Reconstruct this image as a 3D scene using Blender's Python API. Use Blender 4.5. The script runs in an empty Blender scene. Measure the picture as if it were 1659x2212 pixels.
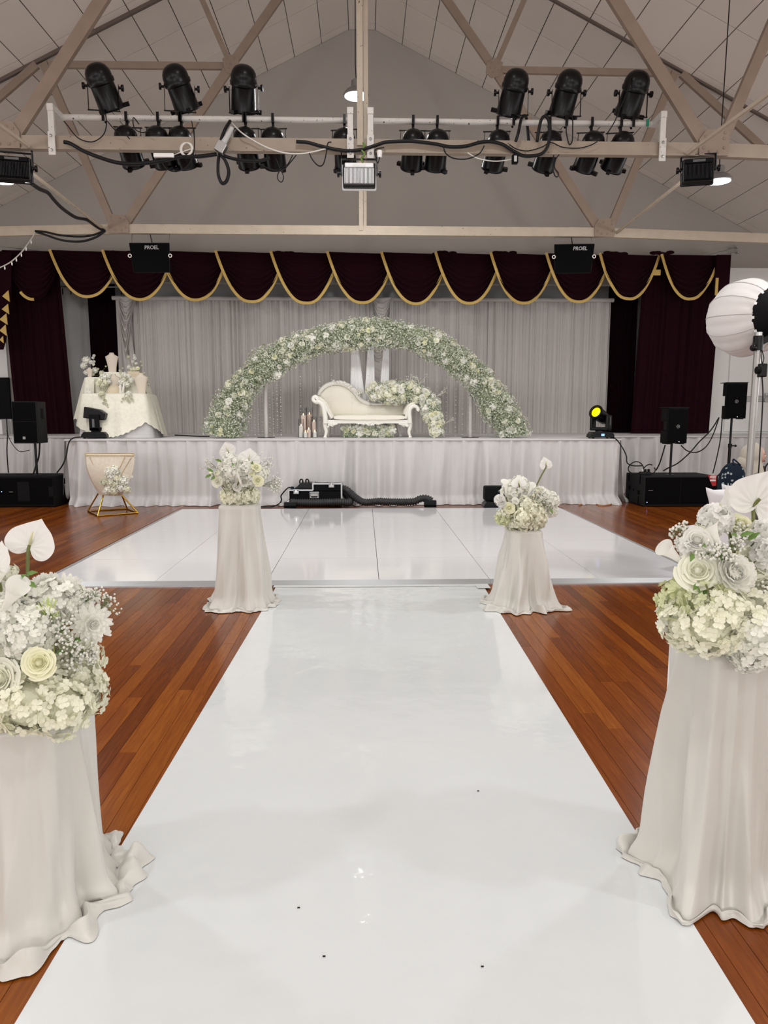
import bpy, math, random
from mathutils import Vector, Matrix, noise

# ------------------------------------------------------------------ camera
IMG_W, IMG_H, FPX, EYE = 1659, 2212, 1534.0, 1.5
PITCH = math.atan((1106 - 897) / FPX)
YAW = math.atan((829.5 - 785) / FPX * math.cos(PITCH))
scn = bpy.context.scene
cam_data = bpy.data.cameras.new('camera')
cam = bpy.data.objects.new('camera', cam_data)
scn.collection.objects.link(cam)
cam.location = (0, 0, EYE)
cam.rotation_euler = (math.pi / 2 - PITCH, 0, -YAW)
cam_data.sensor_fit = 'VERTICAL'
cam_data.sensor_height = 36.0
cam_data.lens = FPX / IMG_H * 36.0
cam_data.clip_start = 0.05
cam_data.clip_end = 100
scn.camera = cam

# ------------------------------------------------------------------ world, exposure
world = bpy.data.worlds.new('world'); scn.world = world
world.use_nodes = True
world.node_tree.nodes['Background'].inputs[0].default_value = (0.5, 0.5, 0.5, 1)
world.node_tree.nodes['Background'].inputs[1].default_value = 0.05
vs = scn.view_settings
vs.view_transform = 'Standard'; vs.look = 'None'; vs.gamma = 1.0
vs.use_curve_mapping = False
vs.exposure = 0.0
cy = scn.cycles
cy.use_denoising = True
cy.max_bounces = 7; cy.diffuse_bounces = 4; cy.glossy_bounces = 3
cy.transmission_bounces = 4; cy.transparent_max_bounces = 40
cy.caustics_reflective = False; cy.caustics_refractive = False
cy.sample_clamp_indirect = 6.0

# ------------------------------------------------------------------ lights of the hall (rows of highbay pendants)
LAMP_W = 56.0
LAMP_ROWS = [(10.2, True, 0.8), (5.4, False, 1.35), (0.6, False, 1.05), (-4.2, False, 0.55), (-9.0, False, 0.5)]
LAMP_COLS = [(-4.85, 4.62), (-0.08, 5.74), (4.92, 4.70)]
def highbay_light(x, y, z, w=LAMP_W):
    d = bpy.data.lights.new('highbay_light', 'AREA')
    d.shape = 'DISK'; d.size = 0.34; d.energy = w
    d.color = (0.985, 1.0, 1.0); d.spread = math.radians(160)
    o = bpy.data.objects.new('highbay_light', d)
    scn.collection.objects.link(o); o.location = (x, y, z)
    return o
for (ly, seen, lk) in LAMP_ROWS:
    for (lx, lz) in LAMP_COLS:
        highbay_light(lx, ly, (lz if seen else lz + 0.9) - 0.02, LAMP_W * lk)
# two wide soft fill lights added behind the camera, brightening roof and stage front
for lx in (-5.0, 5.0):
    d = bpy.data.lights.new('rear_fill_light', 'AREA')
    d.shape = 'RECTANGLE'; d.size = 7.0; d.size_y = 2.6; d.energy = 430; d.color = (1, 1, 1)
    o = bpy.data.objects.new('rear_fill_light', d); scn.collection.objects.link(o)
    o.location = (lx, -11.6, 3.0)
    o.rotation_euler = (math.radians(102), 0, 0)

# fill lights added along both side walls, out of frame, to lift the ceiling
for s in (-1, 1):
    d = bpy.data.lights.new('side_fill_light', 'AREA')
    d.shape = 'RECTANGLE'; d.size = 1.8; d.size_y = 20.0; d.energy = 500; d.color = (1, 1, 1)
    o = bpy.data.objects.new('side_fill_light', d); scn.collection.objects.link(o)
    o.location = (s * 10.35, 2.0, 2.6); o.rotation_euler = (0, s * math.radians(118), 0)

# ------------------------------------------------------------------ helpers
def _rot_cam():
    return cam.rotation_euler.to_matrix()
_RC = _rot_cam()
def ray(px, py):
    return _RC @ Vector(((px - IMG_W / 2) / FPX, -(py - IMG_H / 2) / FPX, -1.0))
def at(px, py, Y):
    """world point that lies at depth Y of the hall on the line of sight of a photo pixel"""
    r = ray(px, py); return Vector((0, 0, EYE)) + r * (Y / r.y)
def gz(px, py, z=0.0):
    r = ray(px, py); return Vector((0, 0, EYE)) + r * ((z - EYE) / r.z)

COL = scn.collection
PI = math.pi
def rnd(seed): return random.Random(seed)
def lerp(a, b, t): return a + (b - a) * t
def smooth(t):
    t = max(0.0, min(1.0, t)); return t * t * (3 - 2 * t)

MATS = {}
def mat(name, color, rough=0.6, metal=0.0, spec=0.5, var=0.0, var_scale=8.0, bump=0.0, bump_scale=40.0,
        coat=0.0, sheen=0.0, emit=None, estr=0.0, trans=0.0, alpha=1.0, obj_var=0.0, stretch=(1, 1, 1), sss=0.0):
    m = bpy.data.materials.new(name); m.use_nodes = True
    nt = m.node_tree; b = nt.nodes['Principled BSDF']
    b.inputs['Base Color'].default_value = (*color, 1)
    b.inputs['Roughness'].default_value = rough
    b.inputs['Metallic'].default_value = metal
    b.inputs['Specular IOR Level'].default_value = spec
    b.inputs['Coat Weight'].default_value = coat
    b.inputs['Coat Roughness'].default_value = 0.06
    b.inputs['Sheen Weight'].default_value = sheen
    b.inputs['Transmission Weight'].default_value = trans
    b.inputs['Alpha'].default_value = alpha
    if emit:
        b.inputs['Emission Color'].default_value = (*emit, 1); b.inputs['Emission Strength'].default_value = estr
    tc = nt.nodes.new('ShaderNodeTexCoord'); mp = nt.nodes.new('ShaderNodeMapping')
    mp.inputs['Scale'].default_value = stretch
    nt.links.new(tc.outputs['Object'], mp.inputs['Vector'])
    src = None
    if var > 0 or obj_var > 0:
        hsv = nt.nodes.new('ShaderNodeHueSaturation'); hsv.inputs['Color'].default_value = (*color, 1)
        ma = nt.nodes.new('ShaderNodeMath'); ma.operation = 'MULTIPLY_ADD'
        nz = nt.nodes.new('ShaderNodeTexNoise'); nz.inputs['Scale'].default_value = var_scale; nz.inputs['Detail'].default_value = 4
        nt.links.new(mp.outputs['Vector'], nz.inputs['Vector'])
        nt.links.new(nz.outputs['Fac'], ma.inputs[0])
        ma.inputs[1].default_value = 2 * var; ma.inputs[2].default_value = 1 - var
        out = ma
        if obj_var > 0:
            oi = nt.nodes.new('ShaderNodeObjectInfo'); m2 = nt.nodes.new('ShaderNodeMath'); m2.operation = 'MULTIPLY_ADD'
            nt.links.new(oi.outputs['Random'], m2.inputs[0]); m2.inputs[1].default_value = 2 * obj_var; m2.inputs[2].default_value = 1 - obj_var
            m3 = nt.nodes.new('ShaderNodeMath'); m3.operation = 'MULTIPLY'
            nt.links.new(ma.outputs[0], m3.inputs[0]); nt.links.new(m2.outputs[0], m3.inputs[1]); out = m3
        nt.links.new(out.outputs[0], hsv.inputs['Value'])
        nt.links.new(hsv.outputs['Color'], b.inputs['Base Color'])
    if bump > 0:
        nb = nt.nodes.new('ShaderNodeTexNoise'); nb.inputs['Scale'].default_value = bump_scale; nb.inputs['Detail'].default_value = 5
        nt.links.new(mp.outputs['Vector'], nb.inputs['Vector'])
        bp = nt.nodes.new('ShaderNodeBump'); bp.inputs['Strength'].default_value = bump; bp.inputs['Distance'].default_value = 0.01
        nt.links.new(nb.outputs['Fac'], bp.inputs['Height']); nt.links.new(bp.outputs['Normal'], b.inputs['Normal'])
    MATS[name] = m
    return m

class MB:
    def __init__(s): s.v = []; s.f = []
    def add(s, vs, fs):
        o = len(s.v); s.v.extend([Vector(q) for q in vs]); s.f.extend([tuple(i + o for i in f) for f in fs]); return s
    def box(s, x0, x1, y0, y1, z0, z1, M=None):
        vs = [Vector((x, y, z)) for z in (z0, z1) for y in (y0, y1) for x in (x0, x1)]
        if M is not None: vs = [M @ q for q in vs]
        return s.add(vs, [(0, 2, 3, 1), (4, 5, 7, 6), (0, 1, 5, 4), (2, 6, 7, 3), (0, 4, 6, 2), (1, 3, 7, 5)])
    def bar(s, p, q, w, h, up=(0, 1, 0)):
        p, q = Vector(p), Vector(q); d = q - p; L = d.length; d.normalize()
        u = Vector(up); a = d.cross(u)
        if a.length < 1e-4: a = d.cross(Vector((1, 0, 0)))
        a.normalize(); b = a.cross(d)
        M = Matrix((a, b, d)).transposed().to_4x4(); M.translation = p
        return s.box(-w / 2, w / 2, -h / 2, h / 2, 0, L, M)
    def tube(s, path, r, n=6, closed=False, cap=True):
        P = [Vector(p) for p in path]; m = len(P)
        R = r if isinstance(r, (list, tuple)) else [r] * m
        vs = []; prev = None
        for i in range(m):
            if closed: t = P[(i + 1) % m] - P[i - 1]
            else: t = P[min(i + 1, m - 1)] - P[max(i - 1, 0)]
            if t.length < 1e-9: t = Vector((0, 0, 1))
            t.normalize()
            if prev is None:
                a = t.cross(Vector((0, 0, 1)))
                if a.length < 0.05: a = t.cross(Vector((1, 0, 0)))
            else: a = prev - t * prev.dot(t)
            if a.length < 1e-6: a = t.cross(Vector((0.3, 1, 0.2)))
            a.normalize(); prev = a; b = t.cross(a)
            for k in range(n):
                g = 2 * PI * k / n
                vs.append(P[i] + (a * math.cos(g) + b * math.sin(g)) * R[i])
        fs = []
        for i in range(m if closed else m - 1):
            j = (i + 1) % m
            for k in range(n):
                fs.append((i * n + k, i * n + (k + 1) % n, j * n + (k + 1) % n, j * n + k))
        if cap and not closed:
            fs.append(tuple(range(n - 1, -1, -1))); fs.append(tuple((m - 1) * n + k for k in range(n)))
        return s.add(vs, fs)
    def lathe(s, prof, n=20, M=None):
        vs = []; fs = []
        for (r, z) in prof:
            for k in range(n):
                g = 2 * PI * k / n; q = Vector((r * math.cos(g), r * math.sin(g), z))
                vs.append(M @ q if M is not None else q)
        for i in range(len(prof) - 1):
            for k in range(n):
                fs.append((i * n + k, i * n + (k + 1) % n, (i + 1) * n + (k + 1) % n, (i + 1) * n + k))
        if prof[0][0] > 1e-6: fs.append(tuple(range(n - 1, -1, -1)))
        if prof[-1][0] > 1e-6: fs.append(tuple((len(prof) - 1) * n + k for k in range(n)))
        return s.add(vs, fs)
    def grid(s, fn, nu, nv, wrap=False):
        vs = [fn(i / nu, j / nv) for j in range(nv + 1) for i in range(nu if wrap else nu + 1)]
        w = nu if wrap else nu + 1; fs = []
        for j in range(nv):
            for i in range(nu):
                k = (i + 1) % w
                fs.append((j * w + i, j * w + k, (j + 1) * w + k, (j + 1) * w + i))
        return s.add(vs, fs)
    def prism(s, pts, M, depth):
        n = len(pts)
        vs = [M @ Vector((x, y, 0)) for x, y in pts] + [M @ Vector((x, y, depth)) for x, y in pts]
        fs = [tuple(range(n - 1, -1, -1)), tuple(range(n, 2 * n))]
        fs += [(i, (i + 1) % n, n + (i + 1) % n, n + i) for i in range(n)]
        return s.add(vs, fs)
    def ball(s, c, r, n=8, m=5, sq=(1, 1, 1)):
        c = Vector(c)
        prof = [(math.sin(PI * j / m), -math.cos(PI * j / m)) for j in range(m + 1)]
        M = Matrix.Translation(c) @ Matrix.Diagonal((r * sq[0], r * sq[1], r * sq[2], 1))
        return s.lathe([(max(a, 1e-7), b) for a, b in prof], n, M)
    def octa(s, c, r):
        c = Vector(c); d = [(r, 0, 0), (-r, 0, 0), (0, r, 0), (0, -r, 0), (0, 0, r), (0, 0, -r)]
        return s.add([c + Vector(q) for q in d], [(0, 2, 4), (2, 1, 4), (1, 3, 4), (3, 0, 4), (2, 0, 5), (1, 2, 5), (3, 1, 5), (0, 3, 5)])
    def join(s, o, M):
        return s.add([M @ q for q in o.v], o.f)
    def mesh(s, name, m, smooth_=False, org=None):
        me = bpy.data.meshes.new(name)
        if org is not None: vs = [tuple(q - org) for q in s.v]
        else: vs = [tuple(q) for q in s.v]
        me.from_pydata(vs, [], s.f)
        if m: me.materials.append(m if not isinstance(m, str) else MATS[m])
        if smooth_:
            me.polygons.foreach_set('use_smooth', [True] * len(me.polygons))
            if smooth_ == 'auto':
                me.set_sharp_from_angle(angle=math.radians(38))
        me.update()
        return me
    def build(s, name, m, parent=None, smooth_=False, bevel=0.0, kind=None, label=None):
        org = worldloc(parent) if parent else None
        o = bpy.data.objects.new(name, s.mesh(name, m, smooth_, org))
        COL.objects.link(o)
        if parent: o.parent = parent
        if bevel:
            b = o.modifiers.new('bevel', 'BEVEL'); b.width = bevel; b.segments = 2; b.limit_method = 'ANGLE'; b.angle_limit = math.radians(40)
        if kind: o['kind'] = kind
        if label: o['label'] = label
        return o
def worldloc(o):
    p = Vector((0, 0, 0))
    while o: p += Vector(o.location); o = o.parent
    return p
def tag(o, label, cat, group=None, kind=None):
    o['label'] = label; o['category'] = cat
    if group: o['group'] = group
    if kind: o['kind'] = kind
    return o
def thing(name, label, cat, loc=(0, 0, 0), group=None):
    o = bpy.data.objects.new(name, None); COL.objects.link(o); o.location = loc; o.empty_display_size = 0.1
    return tag(o, label, cat, group)
def inst(me, name, parent, loc, R=None, sc=1.0, label=None):
    """an object of its own that shares mesh data; loc in world space"""
    o = bpy.data.objects.new(name, me); COL.objects.link(o)
    if parent: o.parent = parent; o.location = Vector(loc) - worldloc(parent)
    else: o.location = loc
    if R is not None:
        o.rotation_mode = 'QUATERNION'; o.rotation_quaternion = R.to_quaternion()
    o.scale = (sc, sc, sc) if not isinstance(sc, tuple) else sc
    if label: o['label'] = label
    return o
def kids(o): return [c for c in COL.objects if c.parent == o]
def copy_tree(o, parent=None):
    c = o.copy(); COL.objects.link(c)
    if parent: c.parent = parent
    for k in list(o.children): copy_tree(k, c)
    return c
def frame_z(n, spin=0.0):
    """rotation whose +Z points along n"""
    n = Vector(n).normalized()
    return n.to_track_quat('Z', 'Y').to_matrix() @ Matrix.Rotation(spin, 3, 'Z')
def curve_pts(pts, k=6):
    """Catmull-Rom through points"""
    P = [Vector(p) for p in pts]; out = []
    for i in range(len(P) - 1):
        a, b, c, d = P[max(i - 1, 0)], P[i], P[i + 1], P[min(i + 2, len(P) - 1)]
        for j in range(k):
            t = j / k
            out.append(0.5 * ((2 * b) + (c - a) * t + (2 * a - 5 * b + 4 * c - d) * t * t + (3 * b - a - 3 * c + d) * t ** 3))
    out.append(P[-1]); return out
def text_mesh(body, size, m, name, parent, loc, rot, extrude=0.002, shear=0.0, bold=0.0):
    c = bpy.data.curves.new(name, 'FONT'); c.body = body; c.size = size; c.align_x = 'CENTER'; c.align_y = 'CENTER'
    c.extrude = extrude; c.shear = shear; c.offset = bold; c.resolution_u = 3
    t = bpy.data.objects.new(name + '_text', c); COL.objects.link(t)
    dg = bpy.context.evaluated_depsgraph_get(); dg.update()
    me = bpy.data.meshes.new_from_object(t.evaluated_get(dg)); bpy.data.objects.remove(t)
    me.materials.clear(); me.materials.append(MATS[m])
    o = bpy.data.objects.new(name, me); COL.objects.link(o)
    if parent: o.parent = parent; o.location = Vector(loc) - worldloc(parent)
    else: o.location = loc
    o.rotation_euler = rot
    return o

# ------------------------------------------------------------------ materials
mat('gable_paint', (0.40, 0.37, 0.34), 0.75, var=0.04, var_scale=1.2, bump=0.05, bump_scale=60)
mat('ceiling_board', (0.74, 0.68, 0.625), 0.8, var=0.05, var_scale=1.5, obj_var=0.03, bump=0.03)
mat('ceiling_gap', (0.17, 0.155, 0.14), 0.9)
mat('white_wall', (0.86, 0.855, 0.84), 0.6, var=0.03, bump=0.03)
mat('side_wall', (0.62, 0.6, 0.57), 0.7, var=0.03)
mat('rail_grey', (0.5, 0.5, 0.49), 0.5)
mat('truss_paint', (0.27, 0.205, 0.16), 0.6, var=0.16, var_scale=5, bump=0.12, bump_scale=30)
mat('truss_cream', (0.47, 0.40, 0.315), 0.6, var=0.15, var_scale=6, bump=0.12, bump_scale=30)
mat('rafter_brown', (0.13, 0.10, 0.085), 0.7, var=0.15)
mat('truss_mid', (0.335, 0.275, 0.215), 0.6, var=0.16, var_scale=6, bump=0.12, bump_scale=30)
mat('chip', (0.05, 0.035, 0.03), 0.8)
mat('pipe_white', (0.62, 0.60, 0.57), 0.5, var=0.12, var_scale=14)
mat('black_metal', (0.0035, 0.0035, 0.004), 0.32, spec=0.22, var=0.1, bump=0.04)
mat('black_matte', (0.005, 0.005, 0.0055), 0.7, spec=0.12, bump=0.1, bump_scale=200)
mat('black_box', (0.0035, 0.0035, 0.004), 0.7, spec=0.12, var=0.1, bump=0.15, bump_scale=260)
mat('black_side', (0.011, 0.011, 0.012), 0.6, spec=0.15, bump=0.15, bump_scale=260)
mat('grille', (0.0016, 0.0016, 0.0018), 0.85, spec=0.08, bump=0.3, bump_scale=500)
mat('duct_black', (0.030, 0.030, 0.032), 0.45, spec=0.4)
mat('black_rubber', (0.008, 0.008, 0.009), 0.45, spec=0.22, bump=0.03)
mat('grey_cable', (0.45, 0.42, 0.38), 0.5)
mat('white_cable', (0.7, 0.68, 0.64), 0.5)
mat('chrome', (0.7, 0.7, 0.7), 0.2, 1.0, var=0.05)
mat('steel', (0.5, 0.5, 0.5), 0.35, 1.0, var=0.1)
mat('aluminium', (0.50, 0.51, 0.52), 0.45, 0.7, var=0.06, var_scale=3)
mat('pole_steel', (0.36, 0.345, 0.33), 0.38, 0.8)
mat('gold_metal', (0.55, 0.33, 0.055), 0.22, 1.0, var=0.1)
mat('gold_trim', (0.66, 0.45, 0.12), 0.5, sheen=0.3, var=0.12, var_scale=20)
mat('maroon', (0.0145, 0.0016, 0.0048), 0.85, spec=0.08, sheen=0.02, var=0.25, var_scale=3)
mat('maroon_dark', (0.007, 0.001, 0.0026), 0.9, spec=0.06, sheen=0.03, var=0.2, var_scale=3)
mat('backdrop', (0.55, 0.52, 0.497), 0.7, sheen=0.2, var=0.05, var_scale=6, stretch=(1, 1, 0.1))
mat('skirt', (0.545, 0.53, 0.525), 0.42, sheen=0.3, var=0.04, bump=0.05, bump_scale=25)
mat('sheer', (0.92, 0.92, 0.92), 0.55, sheen=0.2, var=0.03)
mat('satin', (0.61, 0.595, 0.55), 0.36, spec=0.55, sheen=0.25, var=0.02, bump=0.03, bump_scale=14)
mat('lace', (0.80, 0.775, 0.66), 0.6, var=0.13, var_scale=22, bump=0.5, bump_scale=45)
mat('lace_sheer', (0.76, 0.70, 0.585), 0.6, var=0.15, var_scale=26, bump=0.4, bump_scale=60)
mat('gold_braid', (0.56, 0.44, 0.29), 0.6, var=0.5, var_scale=60)
mat('stage_top', (0.80, 0.795, 0.80), 0.45, spec=0.15, var=0.02)
mat('runner', (0.725, 0.755, 0.765), 0.06, spec=0.75, var=0.012, var_scale=2)
mat('dance_panel', (0.80, 0.80, 0.815), 0.09, var=0.025, var_scale=3, stretch=(0.5, 4, 1))
mat('tape', (0.72, 0.74, 0.74), 0.15)
mat('upholstery', (0.83, 0.79, 0.695), 0.42, sheen=0.15, bump=0.03, bump_scale=30)
mat('sofa_frame', (0.82, 0.80, 0.745), 0.35, bump=0.25, bump_scale=55)
mat('stud', (0.35, 0.33, 0.28), 0.3, 0.8)
mat('rose_white', (0.90, 0.90, 0.77), 0.55, obj_var=0.06)
mat('rose_cream', (0.90, 0.89, 0.66), 0.55, obj_var=0.06)
mat('petal_white', (0.95, 0.945, 0.89), 0.55, obj_var=0.05)
mat('petal_pure', (0.95, 0.945, 0.91), 0.6, obj_var=0.03)
mat('hydrangea', (0.91, 0.905, 0.75), 0.6, obj_var=0.07, var=0.1, var_scale=25)
mat('hydrangea_white', (0.93, 0.93, 0.86), 0.6, obj_var=0.05, var=0.08, var_scale=25)
mat('hydrangea_green', (0.76, 0.80, 0.50), 0.6, obj_var=0.08, var=0.14, var_scale=25)
mat('bud_green', (0.55, 0.66, 0.22), 0.55)
mat('leaf', (0.13, 0.235, 0.045), 0.5, var=0.25, var_scale=30)
mat('leaf_olive', (0.23, 0.29, 0.13), 0.6, var=0.3, var_scale=12)
mat('stem', (0.13, 0.145, 0.035), 0.5, var=0.2, var_scale=30)
mat('stem_dark', (0.20, 0.24, 0.12), 0.5)
mat('gyp_white', (0.84, 0.86, 0.76), 0.7, var=0.15, var_scale=9)
mat('gyp_green', (0.43, 0.49, 0.33), 0.7, var=0.3, var_scale=9)
mat('arch_core', (0.27, 0.31, 0.19), 0.8, var=0.5, var_scale=18)
mat('spadix', (0.62, 0.6, 0.35), 0.6)
mat('candle_pink', (0.78, 0.60, 0.53), 0.5)
mat('candle_white', (0.80, 0.76, 0.72), 0.5)
mat('flame', (1, 0.7, 0.3), 0.5, emit=(1, 0.62, 0.25), estr=7)
mat('crystal', (0.9, 0.9, 0.9), 0.08, spec=1.0)
mat('bust_cream', (0.63, 0.555, 0.465), 0.6)
mat('bust_trim', (0.62, 0.53, 0.38), 0.6)
mat('lamp_glow', (1, 1, 1), 0.5, emit=(1, 0.99, 0.96), estr=9)
mat('lamp_shell', (0.25, 0.245, 0.24), 0.4, 0.4)
mat('flood_fin', (0.80, 0.81, 0.83), 0.35)
mat('lens_yellow', (0.9, 0.75, 0.0), 0.2, emit=(1.0, 0.80, 0.0), estr=1.3)
mat('led_blue', (0.2, 0.3, 1), 0.4, emit=(0.25, 0.35, 1.0), estr=3.5)
mat('led_white', (1, 1, 1), 0.4, emit=(1, 1, 0.9), estr=2.0)
mat('screen_blue', (0.2, 0.4, 0.9), 0.3, emit=(0.25, 0.42, 1.0), estr=1.2)
mat('logo_grey', (0.28, 0.28, 0.28), 0.5)
mat('logo_dim', (0.10, 0.10, 0.105), 0.5)
mat('sticker_red', (0.42, 0.012, 0.02), 0.4)
mat('sticker_white', (0.75, 0.7, 0.7), 0.5)
mat('lantern_fabric', (0.74, 0.72, 0.71), 0.65, bump=0.15, bump_scale=9)
mat('seam', (0.5, 0.48, 0.47), 0.7)
mat('skin', (0.52, 0.30, 0.22), 0.5, var=0.04)
mat('hijab', (0.43, 0.39, 0.33), 0.7, sheen=0.2, var=0.06, bump=0.1, bump_scale=30)
mat('dress_olive', (0.20, 0.20, 0.14), 0.8, var=0.1)
mat('navy_fabric', (0.003, 0.010, 0.022), 0.8, spec=0.2, bump=0.2, bump_scale=80)
mat('print_white', (0.30, 0.34, 0.34), 0.7)
mat('eye_dark', (0.02, 0.012, 0.01), 0.3)
mat('lip', (0.40, 0.13, 0.11), 0.5)
mat('spandex', (0.74, 0.73, 0.76), 0.5, var=0.02)
mat('red_rubber', (0.55, 0.02, 0.03), 0.45)
mat('orange_cable', (0.5, 0.2, 0.03), 0.5)
mat('teal_tape', (0.0, 0.22, 0.12), 0.5)
mat('base_wood', (0.15, 0.045, 0.015), 0.3)
mat('litter', (0.75, 0.7, 0.6), 0.8)

def thin_glass():
    m = bpy.data.materials.new('glass'); m.use_nodes = True; nt = m.node_tree
    out = nt.nodes['Material Output']; nt.nodes.remove(nt.nodes['Principled BSDF'])
    tr = nt.nodes.new('ShaderNodeBsdfTransparent'); tr.inputs[0].default_value = (0.94, 0.95, 0.95, 1)
    gl = nt.nodes.new('ShaderNodeBsdfGlossy'); gl.inputs['Roughness'].default_value = 0.03
    lw = nt.nodes.new('ShaderNodeLayerWeight'); lw.inputs['Blend'].default_value = 0.10
    mx = nt.nodes.new('ShaderNodeMixShader')
    nt.links.new(lw.outputs['Fresnel'], mx.inputs[0]); nt.links.new(tr.outputs[0], mx.inputs[1]); nt.links.new(gl.outputs[0], mx.inputs[2])
    nt.links.new(mx.outputs[0], out.inputs['Surface']); MATS['glass'] = m
thin_glass()
def petal_light(name, fac=0.25):
    """thin petals and cloth let some light through"""
    m = MATS[name]; nt = m.node_tree; b = nt.nodes['Principled BSDF']; out = nt.nodes['Material Output']
    tl = nt.nodes.new('ShaderNodeBsdfTranslucent'); mx = nt.nodes.new('ShaderNodeMixShader'); mx.inputs[0].default_value = fac
    bc = b.inputs['Base Color']
    if bc.links: nt.links.new(bc.links[0].from_socket, tl.inputs[0])
    else: tl.inputs[0].default_value = bc.default_value
    nt.links.new(b.outputs[0], mx.inputs[1]); nt.links.new(tl.outputs[0], mx.inputs[2]); nt.links.new(mx.outputs[0], out.inputs['Surface'])
for _n in ('rose_white', 'rose_cream', 'petal_white', 'petal_pure', 'hydrangea', 'hydrangea_white', 'hydrangea_green', 'gyp_white', 'gyp_green'): petal_light(_n, 0.4 if _n.startswith('petal') else 0.25)
def wood_material():
    m = bpy.data.materials.new('jarrah_boards'); m.use_nodes = True; nt = m.node_tree
    b = nt.nodes['Principled BSDF']
    N = nt.nodes.new; L = nt.links.new
    tc = N('ShaderNodeTexCoord'); oi = N('ShaderNodeObjectInfo'); mp = N('ShaderNodeMapping')
    mp.inputs['Scale'].default_value = (26, 1.6, 4)
    add = N('ShaderNodeVectorMath'); add.operation = 'ADD'
    cmb = N('ShaderNodeCombineXYZ'); mul = N('ShaderNodeMath'); mul.operation = 'MULTIPLY'; mul.inputs[1].default_value = 37.0
    L(oi.outputs['Random'], mul.inputs[0]); L(mul.outputs[0], cmb.inputs[0]); L(mul.outputs[0], cmb.inputs[1])
    L(tc.outputs['Object'], mp.inputs['Vector']); L(mp.outputs['Vector'], add.inputs[0]); L(cmb.outputs[0], add.inputs[1])
    n1 = N('ShaderNodeTexNoise'); n1.inputs['Scale'].default_value = 1.6; n1.inputs['Detail'].default_value = 6; n1.inputs['Distortion'].default_value = 1.4
    L(add.outputs[0], n1.inputs['Vector'])
    n2 = N('ShaderNodeTexNoise'); n2.inputs['Scale'].default_value = 9; n2.inputs['Detail'].default_value = 3
    L(add.outputs[0], n2.inputs['Vector'])
    mx = N('ShaderNodeMath'); mx.operation = 'MULTIPLY_ADD'; mx.inputs[1].default_value = 0.55
    L(n1.outputs['Fac'], mx.inputs[0])
    m2 = N('ShaderNodeMath'); m2.operation = 'MULTIPLY_ADD'; m2.inputs[1].default_value = 0.22; L(n2.outputs['Fac'], m2.inputs[0])
    m3 = N('ShaderNodeMath'); m3.operation = 'MULTIPLY_ADD'; m3.inputs[1].default_value = 0.40; m3.inputs[2].default_value = -0.12
    L(oi.outputs['Random'], m3.inputs[0]); L(m3.outputs[0], m2.inputs[2]); L(m2.outputs[0], mx.inputs[2])
    cr = N('ShaderNodeValToRGB'); L(mx.outputs[0], cr.inputs['Fac'])
    e = cr.color_ramp.elements
    e[0].position = 0.12; e[0].color = (0.085, 0.017, 0.003, 1)
    e[1].position = 0.92; e[1].color = (0.36, 0.115, 0.014, 1)
    k = e.new(0.5); k.color = (0.20, 0.049, 0.006, 1)
    L(cr.outputs['Color'], b.inputs['Base Color'])
    b.inputs['Roughness'].default_value = 0.2; b.inputs['Specular IOR Level'].default_value = 0.26; b.inputs['Coat Weight'].default_value = 0.0; b.inputs['Coat Roughness'].default_value = 0.05
    bp = N('ShaderNodeBump'); bp.inputs['Strength'].default_value = 0.06; bp.inputs['Distance'].default_value = 0.004
    L(n2.outputs['Fac'], bp.inputs['Height']); L(bp.outputs['Normal'], b.inputs['Normal'])
    MATS['jarrah'] = m
wood_material()
def vinyl_bump(name, scale, dist):
    """slow waves in a sheet that lies loosely on the floor"""
    m = MATS[name]; nt = m.node_tree; b = nt.nodes['Principled BSDF']
    tc = nt.nodes.new('ShaderNodeTexCoord'); n = nt.nodes.new('ShaderNodeTexNoise'); n.inputs['Scale'].default_value = scale; n.inputs['Detail'].default_value = 3
    nt.links.new(tc.outputs['Object'], n.inputs['Vector'])
    bp = nt.nodes.new('ShaderNodeBump'); bp.inputs['Strength'].default_value = 0.5; bp.inputs['Distance'].default_value = dist
    nt.links.new(n.outputs['Fac'], bp.inputs['Height']); nt.links.new(bp.outputs['Normal'], b.inputs['Normal'])
vinyl_bump('runner', 5.0, 0.008)
vinyl_bump('stage_top', 7.0, 0.006)
vinyl_bump('dance_panel', 1.2, 0.003)
def chips(name, scale, thr, dark=(0.06, 0.045, 0.04)):
    m = MATS[name]; nt = m.node_tree; b = nt.nodes['Principled BSDF']
    lk = b.inputs['Base Color'].links[0]; src = lk.from_socket
    tc = nt.nodes.new('ShaderNodeTexCoord'); n = nt.nodes.new('ShaderNodeTexNoise'); n.inputs['Scale'].default_value = scale
    n.inputs['Detail'].default_value = 2
    nt.links.new(tc.outputs['Object'], n.inputs['Vector'])
    cr = nt.nodes.new('ShaderNodeValToRGB'); cr.color_ramp.elements[0].position = thr; cr.color_ramp.elements[1].position = thr + 0.03
    nt.links.new(n.outputs['Fac'], cr.inputs['Fac'])
    mx = nt.nodes.new('ShaderNodeMix'); mx.data_type = 'RGBA'
    nt.links.new(cr.outputs['Color'], mx.inputs['Factor']); nt.links.new(src, mx.inputs[6]); mx.inputs[7].default_value = (*dark, 1)
    nt.links.new(mx.outputs[2], b.inputs['Base Color'])
chips('truss_cream', 26, 0.71); chips('truss_mid', 26, 0.70); chips('pipe_white', 34, 0.68)

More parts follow.
